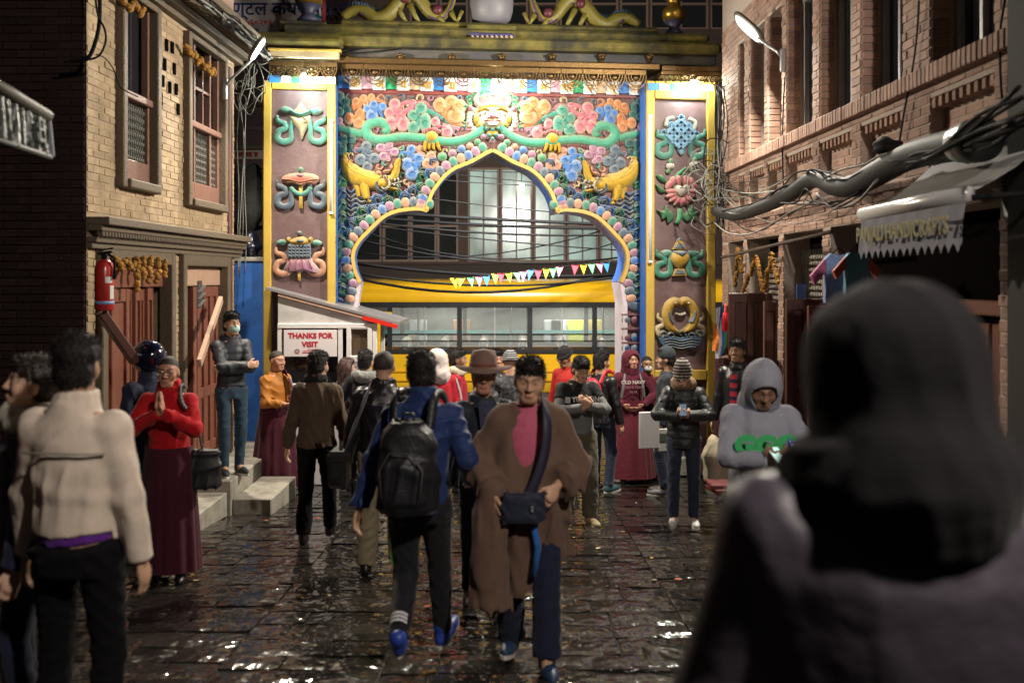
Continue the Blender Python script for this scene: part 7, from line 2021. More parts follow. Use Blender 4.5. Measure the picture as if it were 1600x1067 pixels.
# 3 woman at the left edge
x, y = dist(42, 4.4)
p = Person('woman at the left edge in a dark navy padded coat with a cream collar', x, y, -1.0, 1.70, seed=5, res=.008, head=(-.15,-.18,0), lh=(.25,-.08,.84), rh=(-.24,-.05,.8), skin='light')
p.body(); p.hair('short', mat('dark_brown_hair', (.02,.013,.01), .45, bump=.8, bscale=100, bdist=.006)); p.trousers(M_navytr); p.shoes(M_dshoe)
p.top(cloth('navy_puffer', (.014,.018,.045), .45), hem=.72, bulk=.04, fold=.004, quilt=.006)
p.scarf_ring(cloth('cream_fleece', (.5,.47,.4)), r=.09, t=.045, z=.01, name='fleece_collar')

# 4 man with a blue motorcycle helmet
x, y = dist(232, 8.35)
p = Person('man wearing a glossy dark blue motorcycle helmet behind the man in red', x, y, PI+.9, 1.76, seed=6, res=.009, head=(.1,.05,0))
p.body(face=False); p.trousers(M_blacktr); p.shoes(M_dshoe)
p.top(cloth('navy_grey_jacket', (.02,.025,.05), .7), hem=.84, bulk=.03, fold=.006, collar=.05)
hm = sdf_obj('helmet', p.hc-.22, p.hc+.24, .0075, lambda f: (f.ell(p.H3(0,.012,.03), (.128,.148,.140), .01, 'u', p.HR), f.ell(p.H3(0,-.17,-.02), (.12,.08,.055), .02, 's', p.HR), f.plane(tuple(p.HR@V(0,0,-1)), float((p.HR@V(0,0,-1))@p.H3(0,0,-.105)))), mat('helmet_blue', (.006,.008,.045), .12, coat=.8, var=.3, vscale=8, col2=(.004,.004,.008)), p.root)
hm.data.transform(Matrix.Scale(p.s, 4))
p.strap([p.H3(.118,-.08,.02), p.H3(.132,.0,.06), p.H3(.118,.09,.05)], .018, mat('helmet_stripe', (.35,.38,.42), .3), 'helmet_stripe', hm); p.strap([p.H3(-.118,-.08,.02), p.H3(-.132,.0,.06), p.H3(-.118,.09,.05)], .018, MATS['helmet_stripe'], 'helmet_stripe', hm)

# 5 man in red fleece, praying
x, y = at(263, 905)
p = Person('man in a bright red fleece and maroon skirt with palms pressed together', x, y, .08, 1.68, seed=7, res=.007, lh=(.018,-.23,1.30), rh=(-.018,-.23,1.30), le=(1,-.1,-.9), re=(-1,-.1,-.9), hand_dir_l=(-.03,-.12,1), hand_dir_r=(.03,-.12,1), palm_l=(-1,0,0), palm_r=(1,0,0), curl=(.05,.05), skin='ruddy', head=(.0,.05,0))
p.body(); p.hair('buzz', M_stub); p.glasses(); p.skirt(M_maroond, z1=1.02, z0=.075, r1=.17, r0=.235, pleats=16, depth=.014); p.shoes(M_dshoe)
p.top(cloth('red_fleece', (.42,.008,.012), .9), hem=.90, bulk=.02, fold=.006, collar=.07, hips=.98)
bag = sdf_obj('shoulder_bag', (-.2,-.16,-.25), (.2,.16,.2), .009, lambda f: (f.stack([(-.17,0,0,.1,.045),(-.15,0,0,.13,.062),(.02,0,0,.125,.055),(.12,0,0,.09,.035)], k=0), f.ripple(.008, 26, 3)), mat('black_nylon', (.012,.012,.014), .55, bump=.3), None, p.world((.27,.02,.86)), p.rot); tag(bag, 'black shoulder bag hanging at the hip of the man in red', 'bag')
st = p.strap([(.26,.0,.95), (.215,-.05,1.2), (.13,-.115,1.36), (.105,-.03,1.475), (.13,.09,1.4), (.25,.08,.95)], .035, MATS['black_nylon'], 'bag_strap')

# 6 masked man on the platform, arms folded
x, y = dist(362, 10.75)
p = Person('masked man with folded arms in a dark padded jacket standing on the platform', x, y, .55, 1.73, zoff=.38, seed=8, res=.008, lh=(-.10,-.20,1.13), rh=(.10,-.22,1.16), le=(1,-.2,-.6), re=(-1,-.2,-.6), hand_dir_l=(-1,.1,.1), hand_dir_r=(1,.1,.1), palm_l=(0,1,0), palm_r=(0,1,0), curl=(.4,.4), head=(.15,-.04,0), lf=(.085,.02,0), rf=(-.085,-.02,0), fat=.88)
p.body(); p.hair('short'); p.mask(mat('mask_aqua', (.38,.56,.55), .7)); p.trousers(cloth('blue_denim', (.025,.05,.08), .8, var=.35, vscale=6), knee=.058, flare=.054); p.shoes(mat('dark_canvas_shoe', (.03,.032,.04), .6), M_wsole)
p.top(mat('padded_black', (.016,.02,.03), .55, var=.2, bump=.3, bscale=40), hem=.93, bulk=.03, fold=.004, quilt=.006, hood='down')
p.top(cloth('white_tee', (.5,.5,.46)), hem=.88, bulk=.004, sleeve=.3, name='tee_shirt', fold=.002)

# 7 monk in orange and maroon
x, y = dist(432, 11.9)
p = Person('monk in an ochre shirt with a maroon wrap standing before the kiosk', x, y, .95, 1.70, seed=9, res=.0085, lh=(.05,-.28,1.12), rh=(-.12,-.28,1.10), palm_l=(0,0,1), palm_r=(0,0,1), skin='ruddy', head=(.1,.05,0))
p.body(); p.hair('buzz', M_stub); p.skirt(M_maroond, z1=1.0, z0=.09, r1=.19, r0=.30, depth=.022); p.shoes(M_dshoe)
p.top(cloth('ochre_silk', (.36,.14,.02), .5), hem=.93, bulk=.02, fold=.007, sleeve=.95)
p.strap([(.12,-.13,1.02), (.12,-.16,1.2), (.09,-.12,1.36), (.085,0,1.47), (.1,.13,1.3)], .09, M_maroon, 'shoulder_wrap'); p.strap([(.15,-.12,1.02), (.165,-.13,1.2), (.13,-.09,1.38)], .06, cloth('white_sash', (.5,.48,.45)), 'white_sash')
f_ = sdf_obj('waist_wrap', (-.3,-.3,.85), (.3,.3,1.15), .011, lambda f: (f.stack([(.9,0,.01,.205,.165),(1.0,0,.01,.2,.16),(1.06,0,.01,.18,.15)], k=0), f.ripple(.008, 25, 5)), M_maroond, p.root)
cu = sdf_obj('cloth_bundle', (-.12,-.12,-.12), (.12,.12,.12), .01, lambda f: (f.ell((0,0,0), (.07,.06,.06), .01), f.ripple(.008, 40, 8)), M_maroon, None, p.world((.0,-.33,1.17)), 0); tag(cu, 'bundle of maroon cloth held by the monk', 'cloth')

# 8 brown jacket man walking away
x, y = at(495, 846)
p = Person('man walking away in a brown wool jacket with a black collar', x, y, PI-.05, 1.70, seed=10, res=.008, lf=(.09,.12,0), rf=(-.08,-.18,.0), lh=(.28,-.02,.82), rh=(-.28,-.06,.82), head=(-.3,.08,0))
p.body(face=True); p.hair('short'); p.trousers(M_blacktr, bulk=.004); p.shoes(M_dshoe)
p.top(cloth('brown_wool', (.085,.058,.038), .9), hem=.86, bulk=.025, fold=.006); p.scarf_ring(cloth('black_collar', (.012,.012,.012)), r=.07, t=.028, z=.03, name='collar')

# 9 long-haired woman with glasses
x, y = dist(543, 12.1)
p = Person('woman with long dark red hair and glasses behind the man in brown', x, y, PI-.9, 1.60, seed=11, res=.009, skin='light')
p.body(); p.hair('long', mat('auburn_hair', (.045,.014,.012), .45, bump=.8, bscale=90, bdist=.006)); p.glasses(mat('dark_glasses', (.02,.02,.02), .3)); p.trousers(M_navytr); p.shoes(M_dshoe); p.top(cloth('dark_pattern_coat', (.03,.028,.04), .8, col2=(.1,.09,.11), vscale=40), hem=.8, bulk=.02)

# 10 black jacket with grey collar
x, y = dist(570, 11.3)
p = Person('dark-haired man from behind in a black jacket with a grey hood', x, y, PI, 1.70, seed=12, res=.0085, head=(-.15,.05,0), lh=(.3,-.1,.95), rh=(-.3,-.02,.85), lf=(.1,0,0), rf=(-.1,0,0))
p.body(face=False); p.hair('short'); p.trousers(M_blacktr); p.shoes(mat('black_boot', (.012,.012,.013), .2), high=.12); p.top(cloth('black_cloth_jacket', (.014,.014,.017)), hem=.84, bulk=.025)
p.scarf_ring(cloth('grey_hood', (.22,.23,.22)), r=.1, t=.05, z=-.01, name='hood')

# 11 shaven man in dark leather jacket with shoulder bag
x, y = at(600, 898)
p = Person('shaven-headed man from behind in a dark leather jacket and khaki trousers', x, y, PI, 1.72, seed=13, res=.0078, fat=1.1, lh=(.30,-.03,.84), rh=(-.30,-.03,.84), lf=(.14,.0,0), rf=(-.10,-.12,0))
p.body(face=False); p.hair('buzz', mat('grey_stubble', (.045,.038,.035), .7)); p.trousers(cloth('khaki_cotton', (.26,.22,.135), .85), bulk=.02, fold=.006); p.shoes(M_dshoe); p.top(M_leather, hem=.84, bulk=.03, fold=.007, collar=.05)
st = p.strap([(.29,.05,.95), (.20,.165,1.15), (.12,.175,1.35), (.09,.06,1.47)], .036, mat('grey_webbing', (.12,.12,.14), .6), 'bag_strap')
bg = empty('black_bag', p.world((.33,.05,.72)), p.rot); tag(bg, 'black leather bag with a silver buckle carried by the shaven man', 'bag')
MB().box((0,0,.1), (.14,.3,.26), bev=.03).build('bag_body', M_leather, bg, fix=False); MB().box((0,.0,.2), (.16,.31,.1), bev=.03).build('bag_flap', M_leather, bg, fix=False); MB().box((-.04,.165,.3), (.03,.012,.07), bev=.004).build('buckle', mat('steel', (.6,.6,.6), .25, metal=1.), bg, fix=False)

# 12 blue jacket and black backpack, walking away
x, y = at(655, 1040)
p = Person('man walking away in a blue jacket with white stripes at his ankle', x, y, PI-.16, 1.72, seed=14, res=.0068, lf=(.03,.30,.15), rf=(-.07,-.26,.0), lh=(.31,.10,.86), rh=(-.24,-.2,1.0), le=(1,.6,0), head=(.35,.12,0), lean=.11, twist=.12)
p.body(); p.hair('flat'); p.trousers(cloth('black_track', (.010,.011,.014), .75), bulk=.006, knee=.06, flare=.05); p.shoes(mat('cobalt_shoe', (.02,.06,.35), .45), M_wsole)
p.top(cloth('blue_windbreaker', (.014,.032,.115), .6), hem=.86, bulk=.03, fold=.008, collar=.06, cuff=.05); p.mask(mat('mask_white', (.55,.6,.6), .7))
for k in range(3):
    a_, kn = p.an[0], p.kn[0]; t = .13+.055*k; c = a_+(kn-a_)*t; mb = MB()
    ring = [c+unit(np.cross(kn-a_, V(1,0,0)))*.058*math.sin(q)+V(1,0,0)*.058*math.cos(q)+V(0,0,.012*math.sin(q)) for q in np.linspace(-.6, 2.4, 9)]
    rows = [[tuple(r*p.s) for r in ring], [tuple((r+unit(kn-a_)*.016)*p.s) for r in ring]]; mb.grid(rows); mb.build('ankle_stripe', mat('stripe_white', (.6,.6,.62), .6), p.root, True)
p.strap([(.155,.02,.86), (.165,.03,.72), (.15,.02,.6), (.125,.0,.5)], .012, mat('green_piping', (.12,.5,.03), .6), 'green_piping')
bp = sdf_obj('backpack', (-.25,-.2,-.35), (.25,.2,.35), .009, lambda f: (f.stack([(-.25,0,0,.13,.09),(-.215,0,0,.158,.112),(.1,0,0,.152,.108),(.18,0,0,.132,.092),(.235,0,0,.085,.06)], k=0), f.stack([(-.2,0,.07,.1,.05),(-.17,0,.085,.12,.06),(.02,0,.085,.115,.055),(.06,0,.075,.09,.04)], k=.015), f.plane((0,-1,0), .085), f.ripple(.008, 20, 4)), mat('black_ripstop', (.010,.011,.014), .5, bump=.4, bscale=60), None, p.world((.0,.225,1.13)), p.rot); tag(bp, 'bulky black backpack on the man in the blue jacket', 'backpack')
MB().tube([(-.10,.16,-.14),(-.115,.15,0),(-.06,.15,.09),(.06,.15,.09),(.115,.15,0),(.10,.16,-.14)], .005, 5).build('zip', mat('zip_grey', (.06,.06,.07), .4), bp, True, fix=False)
MB().tube([(-.03,.0,.24),(-.03,.0,.275),(.03,.0,.275),(.03,.0,.24)], .008, 6).build('grab_loop', MATS['black_ripstop'], bp, True, fix=False)
for sg in (-1, 1): p.strap([(sg*.10,.17,1.32), (sg*.11,.10,1.47), (sg*.125,-.02,1.475), (sg*.14,-.13,1.36), (sg*.16,-.13,1.15), (sg*.17,.03,1.0)], .05, MATS['black_ripstop'], 'backpack_strap')

# 13 robed man walking towards the camera
x, y = at(826, 1036)
M_chuba = cloth('brown_wool_robe', (.135,.082,.058), .92, bump=.4, bscale=120)
p = Person('man walking towards us in a heavy brown robe open over a pink shirt', x, y, -.02, 1.69, seed=15, res=.0062, head=(.0,.16,.05), lh=(.15,-.20,1.03), rh=(-.19,-.18,.99), le=(.7,.8,-.3), re=(-.7,.8,-.3), hand_dir_l=(-.35,-.45,-.5), hand_dir_r=(.1,-.3,-1), palm_l=(-.3,1,0), palm_r=(.9,.4,0), curl=(.85,.55), lf=(.10,-.16,0), rf=(-.10,.12,.03), fat=1.12, skin='tan')
p.body(); p.hair('short'); p.trousers(M_navytr, bulk=.008, knee=.07, flare=.075); p.shoes(mat('navy_trainer', (.02,.05,.11), .5), M_wsole)
p.top(cloth('pink_shirt', (.47,.10,.17), .7, var=.2), hem=.86, bulk=.005, fold=.004, sleeve=.8, name='shirt', neckhole=True)
# robe: shoulder cape with wide sleeves, open V at the front, and a skirt part
lo, hi = p.bounds(True, .42, 1.6, .22); f = Field(lo, hi, .0095); c_ = p.lp
f.stack([(.42,0,.02,.225,.165),(.7,0,.02,.215,.165),(.95,0,.01,.205,.165),(1.1,*(c_(1.1)[:2]+V(0,.005)),.215,.17),(1.3,*(c_(1.3)[:2]+V(0,.02)),.195,.14),(1.39,*(c_(1.39)[:2]+V(0,.03)),.15,.105),(1.46,*(c_(1.47)[:2]+V(0,.04)),.095,.085)], k=0)
for i in range(2):
    f.ell(p.sh[i]-V(0,0,.025), (.058,.07,.052), .06); f.cone(p.sh[i]-V(0,0,.01), p.el[i], .062, .075, .05); e2 = p.el[i]+(p.wr[i]-p.el[i])*.8; f.cone(p.el[i], e2, .078, .078, .03, flat=True)
f.ripple(.014, 22, 15, sq=(1,1,.5))
f.ell((.0,-.20,1.38), (.095,.16,.17), .01, 's'); f.cone((-.01,-.22,1.30), (-.045,-.26,1.02), .155, .12, .02, 's'); f.cone((-.02,-.27,.95), (-.03,-.3,.40), .06, .14, .03, 's')
f.cone(p.neck-V(0,0,.05), p.hc, .068, .075, .012, 's')
x_, y_, z_ = f.grid((slice(None),)*3); 
hemc = .5+.10*np.sin(x_*9-.6)-.09*(x_ < -.02); armn = np.ones(f.d.shape, bool)
f.d = np.maximum(f.d, (hemc-z_).astype(np.float32)); v, q = f.mesh(); v = smooth_np(v, q, 2, .5); np_obj('robe', v, q, M_chuba, p.root, p.s)
# loose hanging sleeve of the robe
hs_ = sdf_obj('hanging_sleeve', (-.45,-.4,.28), (0,.1,1.12), .011, lambda f: (f.cone((-.20,-.15,1.0), (-.215,-.17,.38), .075, .10, .02, flat=True), f.ripple(.012, 24, 3, sq=(1.4,1.4,.3))), M_chuba, p.root)
hs_.data.transform(Matrix.Scale(p.s, 4))
p.strap([(.075,-.03,1.50), (.10,-.155,1.38), (.085,-.185,1.2), (.02,-.20,1.02), (-.04,-.20,.95)], .055, mat('navy_webbing', (.018,.02,.04), .6), 'bag_strap')
pc = sdf_obj('waist_pouch', (-.16,-.1,-.14), (.16,.1,.14), .008, lambda f: (f.stack([(-.085,0,0,.09,.03),(-.06,0,0,.112,.04),(.05,0,0,.112,.036),(.075,0,0,.1,.022)], k=0), f.ripple(.004, 40, 2)), cloth('navy_nylon', (.02,.024,.045), .6), None, p.world((-.03,-.245,.93)), p.rot); tag(pc, 'navy pouch slung in front of the robed man', 'pouch')
MB().box((.05,-.052,.0), (.012,.008,.03)).build('zip_pull', M_alu, pc, fix=False)
p.tube([(.02,-.2,.86),(.05,-.2,.7),(.03,-.2,.55)], .018, cloth('blue_cord', (.02,.12,.4)), 'blue_sash')

# 14 man in felt hat
x, y = at(756, 946)
p = Person('man in a brown felt hat and dark coat behind the robed man', x, y, .1, 1.66, seed=16, res=.0075, head=(-.05,-.02,0), skin='ruddy', lf=(.09,-.05,0), rf=(-.09,.1,0), fat=.95)
p.body(); p.hair('flat'); p.trousers(M_navytr); p.shoes(mat('grey_trainer', (.12,.12,.13), .5), M_wsole); p.top(cloth('navy_coat', (.02,.026,.036), .6), hem=.8, bulk=.03, fold=.006, hood='down')
p.top(cloth('dotted_shirt', (.02,.022,.045), .7, col2=(.05,.06,.11), vscale=120), hem=1.0, bulk=.034, sleeve=.1, name='shirt_front', fold=0) if False else None
MB().grid([[tuple(V(xx*(.5+.5*(1-t)), -.158-.012*t+.03*abs(xx)*6, 1.44-.28*t)*p.s) for xx in (-.05,-.02,0,.02,.05)] for t in np.linspace(0, 1, 6)]).build('shirt_front', cloth('dotted_shirt', (.02,.022,.045), .7, col2=(.07,.08,.14), vscale=120), p.root, True)
ht = MB(); n = 40; prof = [(.212,0,-.006),(.218,.004,.002),(.108,.006,.012),(.105,.02,.05),(.098,.02,.09),(.086,.015,.13),(.05,-.012,.135),(.001,-.02,.115)]
vv = []; 
for (r, dz, z) in prof:
    for k in range(n):
        a = 2*PI*k/n; br_ = (.022*math.cos(2*a) if r > .15 else 0); dip = (-.02*abs(math.cos(a)) if z > .12 and r > .02 else 0)
        vv.append(p.H3(r*math.cos(a)*.92, .008+r*math.sin(a)*1.08, .062+z+br_*.8+dip*.4)*p.s)
ff = [(i*n+k, i*n+(k+1) % n, (i+1)*n+(k+1) % n, (i+1)*n+k) for i in range(len(prof)-1) for k in range(n)]
hto = np_obj('felt_hat', np.array(vv), np.array(ff), cloth('brown_felt', (.20,.125,.105), .9), p.root)
rows = [[tuple(p.H3(r*math.cos(a)*.92, .008+r*math.sin(a)*1.08, .062+z)*p.s) for a in np.linspace(0, 2*PI, 33)] for r, z in ((.1095,.014),(.1085,.036))]
MB().grid(rows).build('hat_band', cloth('hat_band_rust', (.17,.07,.045)), hto, True)

# 15/16 red tracksuit and white scarf pair
x, y = dist(683, 11.4)
p = Person('person in a red tracksuit with white sleeve stripes and a white hood', x, y, PI+.5, 1.70, seed=17, res=.0085, head=(.2,.05,0))
p.body(face=False); p.trousers(M_blacktr); p.shoes(M_dshoe); p.top(cloth('red_track', (.40,.008,.018), .7), hem=.84, bulk=.03); p.hoodup(cloth('white_hood', (.55,.48,.46)), tall=-.005)
for k in range(3):
    o_ = V(-.05+.02*k, .055, 0); a_, b_ = p.sh[1], p.el[1]; c_, d_ = p.el[1], p.wr[1]
    p.strap([a_+V(-.05,.05+.018*k-.02,.02), (a_+b_)/2+V(-.075,.045+.018*k-.02,0), b_+V(-.075,.04+.018*k-.02,0), (c_+d_)/2+V(-.075,.04+.018*k-.02,0)], .011, MATS['stripe_white'], 'sleeve_stripe')
x, y = dist(716, 11.9)
p = Person('dark-haired man in profile with a white scarf and red jacket', x, y, 1.55, 1.71, seed=18, res=.0085, skin='brown')
p.body(); p.hair('flat'); p.trousers(M_blacktr); p.shoes(M_dshoe); p.top(cloth('dark_red_jacket', (.28,.008,.02)), hem=.84, bulk=.03); p.scarf_ring(cloth('cream_scarf', (.55,.5,.38)), r=.085, t=.04, z=.02); p.strap([(.05,-.15,1.44),(.06,-.18,1.3),(.05,-.18,1.18)], .09, MATS['cream_scarf'], 'scarf_end')

# 17/18 far pair behind the hat
x, y = dist(776, 12.6)
p = Person('person in dark clothes glimpsed between the hat and the striped beanie', x, y, .3, 1.70, seed=19, res=.010, skin='ruddy'); p.body(); p.hair('short'); p.trousers(M_blacktr); p.shoes(M_dshoe); p.top(M_leather, hem=.84, bulk=.025)
x, y = dist(797, 11.6)
p = Person('person from behind in a grey and black striped beanie', x, y, PI+.2, 1.68, seed=20, res=.009); p.body(face=False); p.trousers(M_blacktr); p.shoes(M_dshoe); p.top(cloth('dark_plaid', (.03,.03,.035), .8, col2=(.1,.1,.11), vscale=30), hem=.84, bulk=.03)
def banded(name, c1, c2, per, axis=2):
    m = cloth(name, c1); N = m.node_tree.nodes; L = m.node_tree.links; b = N['Principled BSDF']; tc = N.new('ShaderNodeTexCoord'); sx = N.new('ShaderNodeSeparateXYZ'); L.new(tc.outputs['Object'], sx.inputs[0])
    mu = N.new('ShaderNodeMath'); mu.operation = 'MULTIPLY'; mu.inputs[1].default_value = 2*PI/per; L.new(sx.outputs[axis], mu.inputs[0]); sn = N.new('ShaderNodeMath'); sn.operation = 'SINE'; L.new(mu.outputs[0], sn.inputs[0]); gt = N.new('ShaderNodeMath'); gt.operation = 'GREATER_THAN'; gt.inputs[1].default_value = .2; L.new(sn.outputs[0], gt.inputs[0])
    mx = N.new('ShaderNodeMix'); mx.data_type = 'RGBA'; L.new(gt.outputs[0], mx.inputs[0]); mx.inputs[6].default_value = (*c1, 1); mx.inputs[7].default_value = (*c2, 1); L.new(mx.outputs[2], b.inputs['Base Color']); return m
p.beanie(banded('striped_knit', (.02,.02,.022), (.3,.3,.31), .024))

# 19 black tee over grey sleeves, looking at hands
x, y = at(903, 818)
p = Person('man in a black printed T-shirt with grey sleeves looking at his hands', x, y, .25, 1.67, seed=21, res=.0075, head=(.1,.42,0), lh=(.015,-.27,1.22), rh=(-.04,-.27,1.20), le=(1,.1,-.6), re=(-1,.1,-.6), hand_dir_l=(-.5,-.3,.6), hand_dir_r=(.5,-.3,.6), palm_l=(-.4,.8,.2), palm_r=(.4,.8,.2), curl=(.7,.7), lf=(.1,-.08,0), rf=(-.09,.1,0))
p.body(); p.hair('short'); p.trousers(cloth('olive_cargo', (.085,.078,.055)), bulk=.02); p.shoes(mat('tan_shoe', (.3,.24,.13), .6), M_wsole); p.top(cloth('grey_marl', (.15,.155,.155)), hem=.86, bulk=.018, name='sweatshirt'); p.top(cloth('black_tee', (.014,.014,.016)), hem=1.14, bulk=.026, sleeve=.28, name='printed_tee', fold=.003)
me = text_mesh('YUNLON', .075, .002, bold=.002); me.materials.clear(); o = link('lettering', me, mat('print_grey', (.42,.43,.43), .6), p.root, (.02,-.186,1.275*p.s), (PI/2-.1,0,0), (.9,1,1))
MB().box((-.155,-.158,1.27*p.s), (.05,.008,.055), rz=-.3).build('print_badge', MATS['print_grey'], p.root, fix=False)
me = text_mesh('M', .08, .002, bold=.002); me.materials.clear(); link('lettering', me, MATS['print_grey'], p.root, (.0,-.17,1.16*p.s), (PI/2-.1,0,0))

# 20 red jacket with glasses, in the road beyond
x, y = dist(886, 13.0)
p = Person('man in glasses and a dark knitted cap with a red jacket near the bus', x, y, -.7, 1.74, seed=22, res=.0095, skin='brown', head=(-.1,.25,0)); p.body(); p.beanie(cloth('black_cap_knit', (.014,.013,.014)), z=.02); p.glasses(mat('dark_glasses', (.02,.02,.02), .3)); p.trousers(M_blacktr); p.shoes(M_dshoe); p.top(cloth('red_shell', (.42,.02,.015), .6), hem=.84, bulk=.03, hood='down')

# 21 leather jacket, red backpack
x, y = at(940, 768)
p = Person('man from behind in a black leather jacket by the white jamb', x, y, PI-.7, 1.68, seed=23, res=.0085, head=(-.3,.0,0)); p.body(); p.hair('short'); p.trousers(M_jean); p.shoes(mat('teal_shoe', (.03,.08,.09), .5), M_wsole); p.top(M_leather, hem=.84, bulk=.025)
bp = sdf_obj('backpack', (-.22,-.16,-.28), (.22,.16,.28), .01, lambda f: (f.ell((0,0,0), (.13,.085,.19), .02), f.ell((0,.06,-.05), (.09,.04,.09), .02), f.plane((0,-1,0), .065), f.ripple(.004, 25, 4)), mat('red_nylon', (.38,.012,.03), .5), None, p.world((.0,.20,1.22)), p.rot); tag(bp, 'small red backpack on the man in black leather', 'backpack')
MB().tube([(-.08,.095,-.1),(-.085,.1,.05),(.085,.1,.05),(.08,.095,-.1)], .005, 5).build('zip', mat('zip_grey', (.06,.06,.07), .4), bp, True, fix=False)
for sg in (-1, 1): p.strap([(sg*.09,.15,1.35), (sg*.1,.06,1.47), (sg*.11,-.06,1.46), (sg*.13,-.14,1.32), (sg*.15,-.1,1.12)], .045, MATS['red_nylon'], 'backpack_strap')

# 22 smiling monk in maroon hoodie
x, y = at(986, 753)
p = Person('smiling monk in a maroon hooded sweatshirt and long maroon skirt', x, y, .05, 1.69, seed=24, res=.0075, lh=(.13,-.15,1.02), rh=(-.13,-.15,1.02), le=(1,.35,-.2), re=(-1,.35,-.2), head=(.25,.0,0), skin='ruddy'); p.body(); p.skirt(M_maroon, z1=1.0, z0=.06, r1=.185, r0=.30, pleats=11, depth=.024); p.shoes(mat('brown_sandal', (.12,.07,.045), .6))
M_mh = cloth('maroon_sweat', (.085,.010,.024)); p.top(M_mh, hem=.88, bulk=.03, fold=.005, name='hooded_top'); p.hoodup(M_mh, tall=-.01, open_=(.072,.08,.098))
for t_, z, s_ in (('OLD NAVY', 1.315, .062), ('SINCE 1994', 1.25, .045), ('19 94', 1.19, .042)):
    me = text_mesh(t_, s_, .002, bold=.0015); me.materials.clear(); link('lettering', me, mat('print_pale' if z > 1.3 else 'print_dim', (.5,.46,.45) if z > 1.3 else (.17,.07,.09), .7), p.root, (0,-.166*p.s,z*p.s), (PI/2-.04,0,0))
MB().grid([[tuple(V(xx, -.155-.01*math.cos(xx*9), z)*p.s) for xx in np.linspace(-.15,.15,7)] for z in (.93,1.0,1.08)]).build('pouch_pocket', M_mh, p.root, True)
for sg in (-1, 1): p.strap([(sg*.10,-.10,1.42), (sg*.125,-.165,1.28), (sg*.15,-.155,1.12)], .035, mat('grey_strap', (.12,.13,.13), .6), 'pack_strap')

# 23 masked youth behind
x, y = dist(1011, 13.12)
p = Person('short masked youth in maroon half hidden behind the smiling monk', x, y, .1, 1.62, seed=25, res=.0095, skin='brown'); p.body(); p.hair('buzz'); p.mask(MATS['mask_white']); p.skirt(M_maroond, r0=.25); p.shoes(M_dshoe); p.top(M_maroon, hem=.9, bulk=.02)

# 24 dark hood man with papers
x, y = at(1040, 772)
p = Person('man in profile in a dark jacket and hood holding white papers', x, y, -1.75, 1.72, seed=26, res=.008, lh=(.26,-.06,.82), rh=(-.3,-.1,.85)); p.body(); p.hair('flat'); p.trousers(M_jean, bulk=.005); p.shoes(mat('grey_trainer', (.12,.12,.13), .5), M_wsole); p.top(cloth('slate_jacket', (.022,.027,.036), .65), hem=.84, bulk=.03)
p.beanie(cloth('slate_hood', (.03,.04,.045), .8), z=-.0, tall=.02, name='hood', brim=False)
wp = empty('paper_bag', (p.world((.2,-.1,.7))+Vector((-.12,-.25,0))), .15); tag(wp, 'white paper folders held low by the man in the dark hood', 'papers')
MB().box((0,0,.12), (.24,.03,.42), bev=.008).build('folder', mat('white_paper', (.55,.54,.56), .6, var=.06), wp, fix=False); MB().box((.16,.02,.0), (.2,.02,.26), bev=.006).build('booklet', mat('white_booklet', (.5,.5,.48), .6), wp, fix=False); MB().box((.16,.008,.03), (.12,.004,.09)).build('print_patch', mat('dark_print', (.08,.1,.08), .6), wp, fix=False)

# 25 man with checked beanie and phone
x, y = at(1068, 820)
def checked(name, c1, c2, per):
    m = banded(name, c1, c2, per, 2); return m
p = Person('man in a checked beanie and black padded jacket tapping a phone', x, y, -.12, 1.62, seed=27, res=.0072, head=(-.15,.38,0), lh=(.03,-.25,1.16), rh=(-.05,-.25,1.15), le=(1,.1,-.5), re=(-1,.1,-.5), hand_dir_l=(-.7,-.35,.25), hand_dir_r=(.7,-.35,.25), palm_l=(-.2,.5,.9), palm_r=(.2,.5,.9), curl=(.8,.8), skin='light'); p.body(); p.trousers(M_jean, knee=.062, flare=.056); p.shoes(mat('white_trainer', (.6,.6,.6), .5), M_wsole)
p.top(mat('black_padded_coat', (.012,.016,.018), .5, var=.2, bump=.3, bscale=40), hem=.80, bulk=.03, fold=.003, quilt=.006, collar=.06); p.beanie(checked('checked_knit', (.03,.022,.02), (.32,.29,.25), .03), z=.0, tall=.035); p.scarf_ring(cloth('tan_scarf', (.20,.13,.075)), r=.085, t=.042, z=.025)
phone(p, (-.02,-.30,1.225), 0, .9, 'dark phone in the hands of the man in the checked beanie')

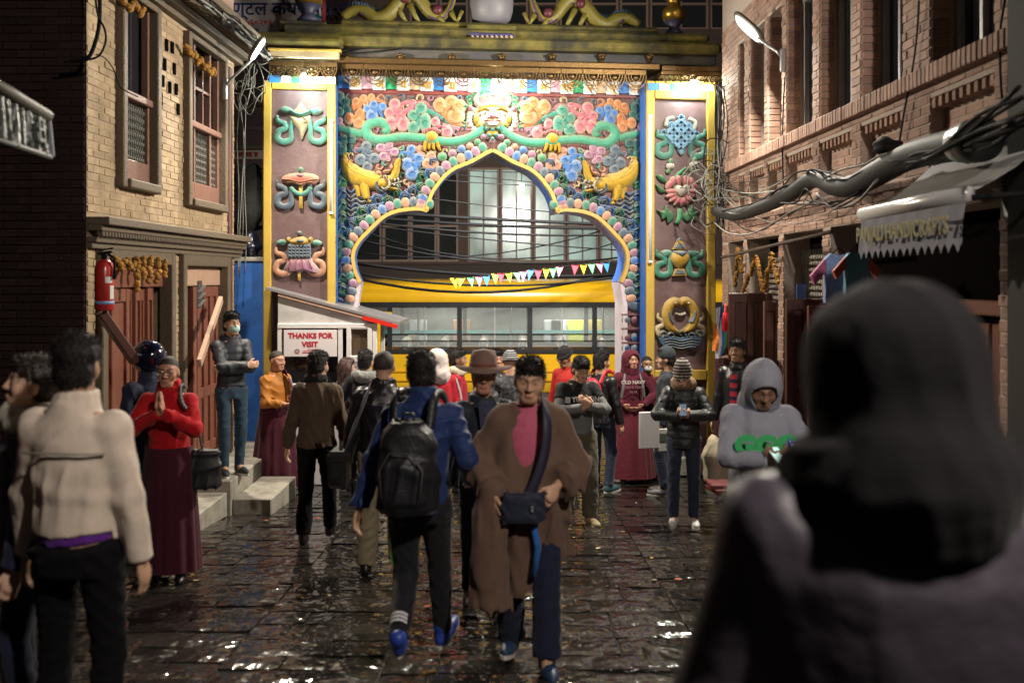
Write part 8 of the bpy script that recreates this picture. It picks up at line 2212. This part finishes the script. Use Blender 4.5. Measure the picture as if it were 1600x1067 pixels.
# 26 man in black jacket at the right doorway
x, y = dist(1153, 10.55)
p = Person('young man in a black jacket leaning in the right shop doorway', x, y, -.55, 1.70, zoff=.0, seed=28, res=.0085, skin='brown', head=(-.1,0,0)); p.root.location.z += .12; p.body(); p.hair('short'); p.trousers(M_blacktr); p.shoes(M_dshoe); p.top(M_leather, hem=.86, bulk=.02, collar=.03)
MB().grid([[tuple(V(xx, -.150+.25*abs(xx), z)*p.s) for xx in (-.04,-.015,.015,.04)] for z in (1.35,1.2,1.05,.9)]).build('striped_front', banded('red_navy_stripe', (.45,.03,.05), (.02,.02,.06), .09), p.root, True)

# 27 grey hoodie man with phone
x, y = dist(1188, 5.95)
M_gh = cloth('grey_hoodie_fleece', (.30,.31,.37), .9, var=.1)
p = Person('man in a light grey hoodie with green lettering reading his phone', x, y, -.05, 1.67, seed=29, res=.0068, head=(.0,.5,0), lh=(.07,-.25,1.14), rh=(-.0,-.26,1.14), le=(1,.2,-.5), re=(-1,.2,-.5), hand_dir_l=(-.6,-.5,.25), hand_dir_r=(.6,-.5,.25), palm_l=(-.2,.4,.9), palm_r=(.2,.4,.9), curl=(.75,.75), skin='brown', fat=1.08); p.body(); p.trousers(cloth('indigo_jeans', (.012,.016,.035)), bulk=.01); p.shoes(M_dshoe)
p.top(M_gh, hem=.88, bulk=.035, fold=.007, name='hooded_top', hips=1.02, cuff=.045); p.hoodup(M_gh, tall=.01, deep=.01, open_=(.078,.085,.1), point=.02)
me = text_mesh('GGC', .15, .003, bold=.012); me.materials.clear(); link('lettering', me, mat('print_green', (.03,.42,.12), .6), p.root, (-.01,-.206*p.s,1.215*p.s), (PI/2-.08,0,0), (1.05,1,1))
phone(p, (.03,-.335,1.19), .3, .5, 'pale lit phone in the hands of the man in the grey hoodie', mat('phone_gold', (.5,.45,.4), .3), True)
bb = sdf_obj('blue_packet', (-.1,-.06,-.09), (.1,.06,.09), .007, lambda f: (f.ell((0,0,0), (.06,.025,.05), .01), f.cone((-.03,0,.02),(-.05,0,.06),.02,.006,.01), f.cone((.03,0,.0),(.075,0,.02),.02,.005,.01), f.ripple(.005, 60, 2)), mat('blue_foil', (.01,.03,.5), .25, bump=.5, bscale=40), None, p.world((.16,-.27,1.215)), 0); tag(bb, 'crumpled shiny blue packet held beside the lit phone', 'packet')
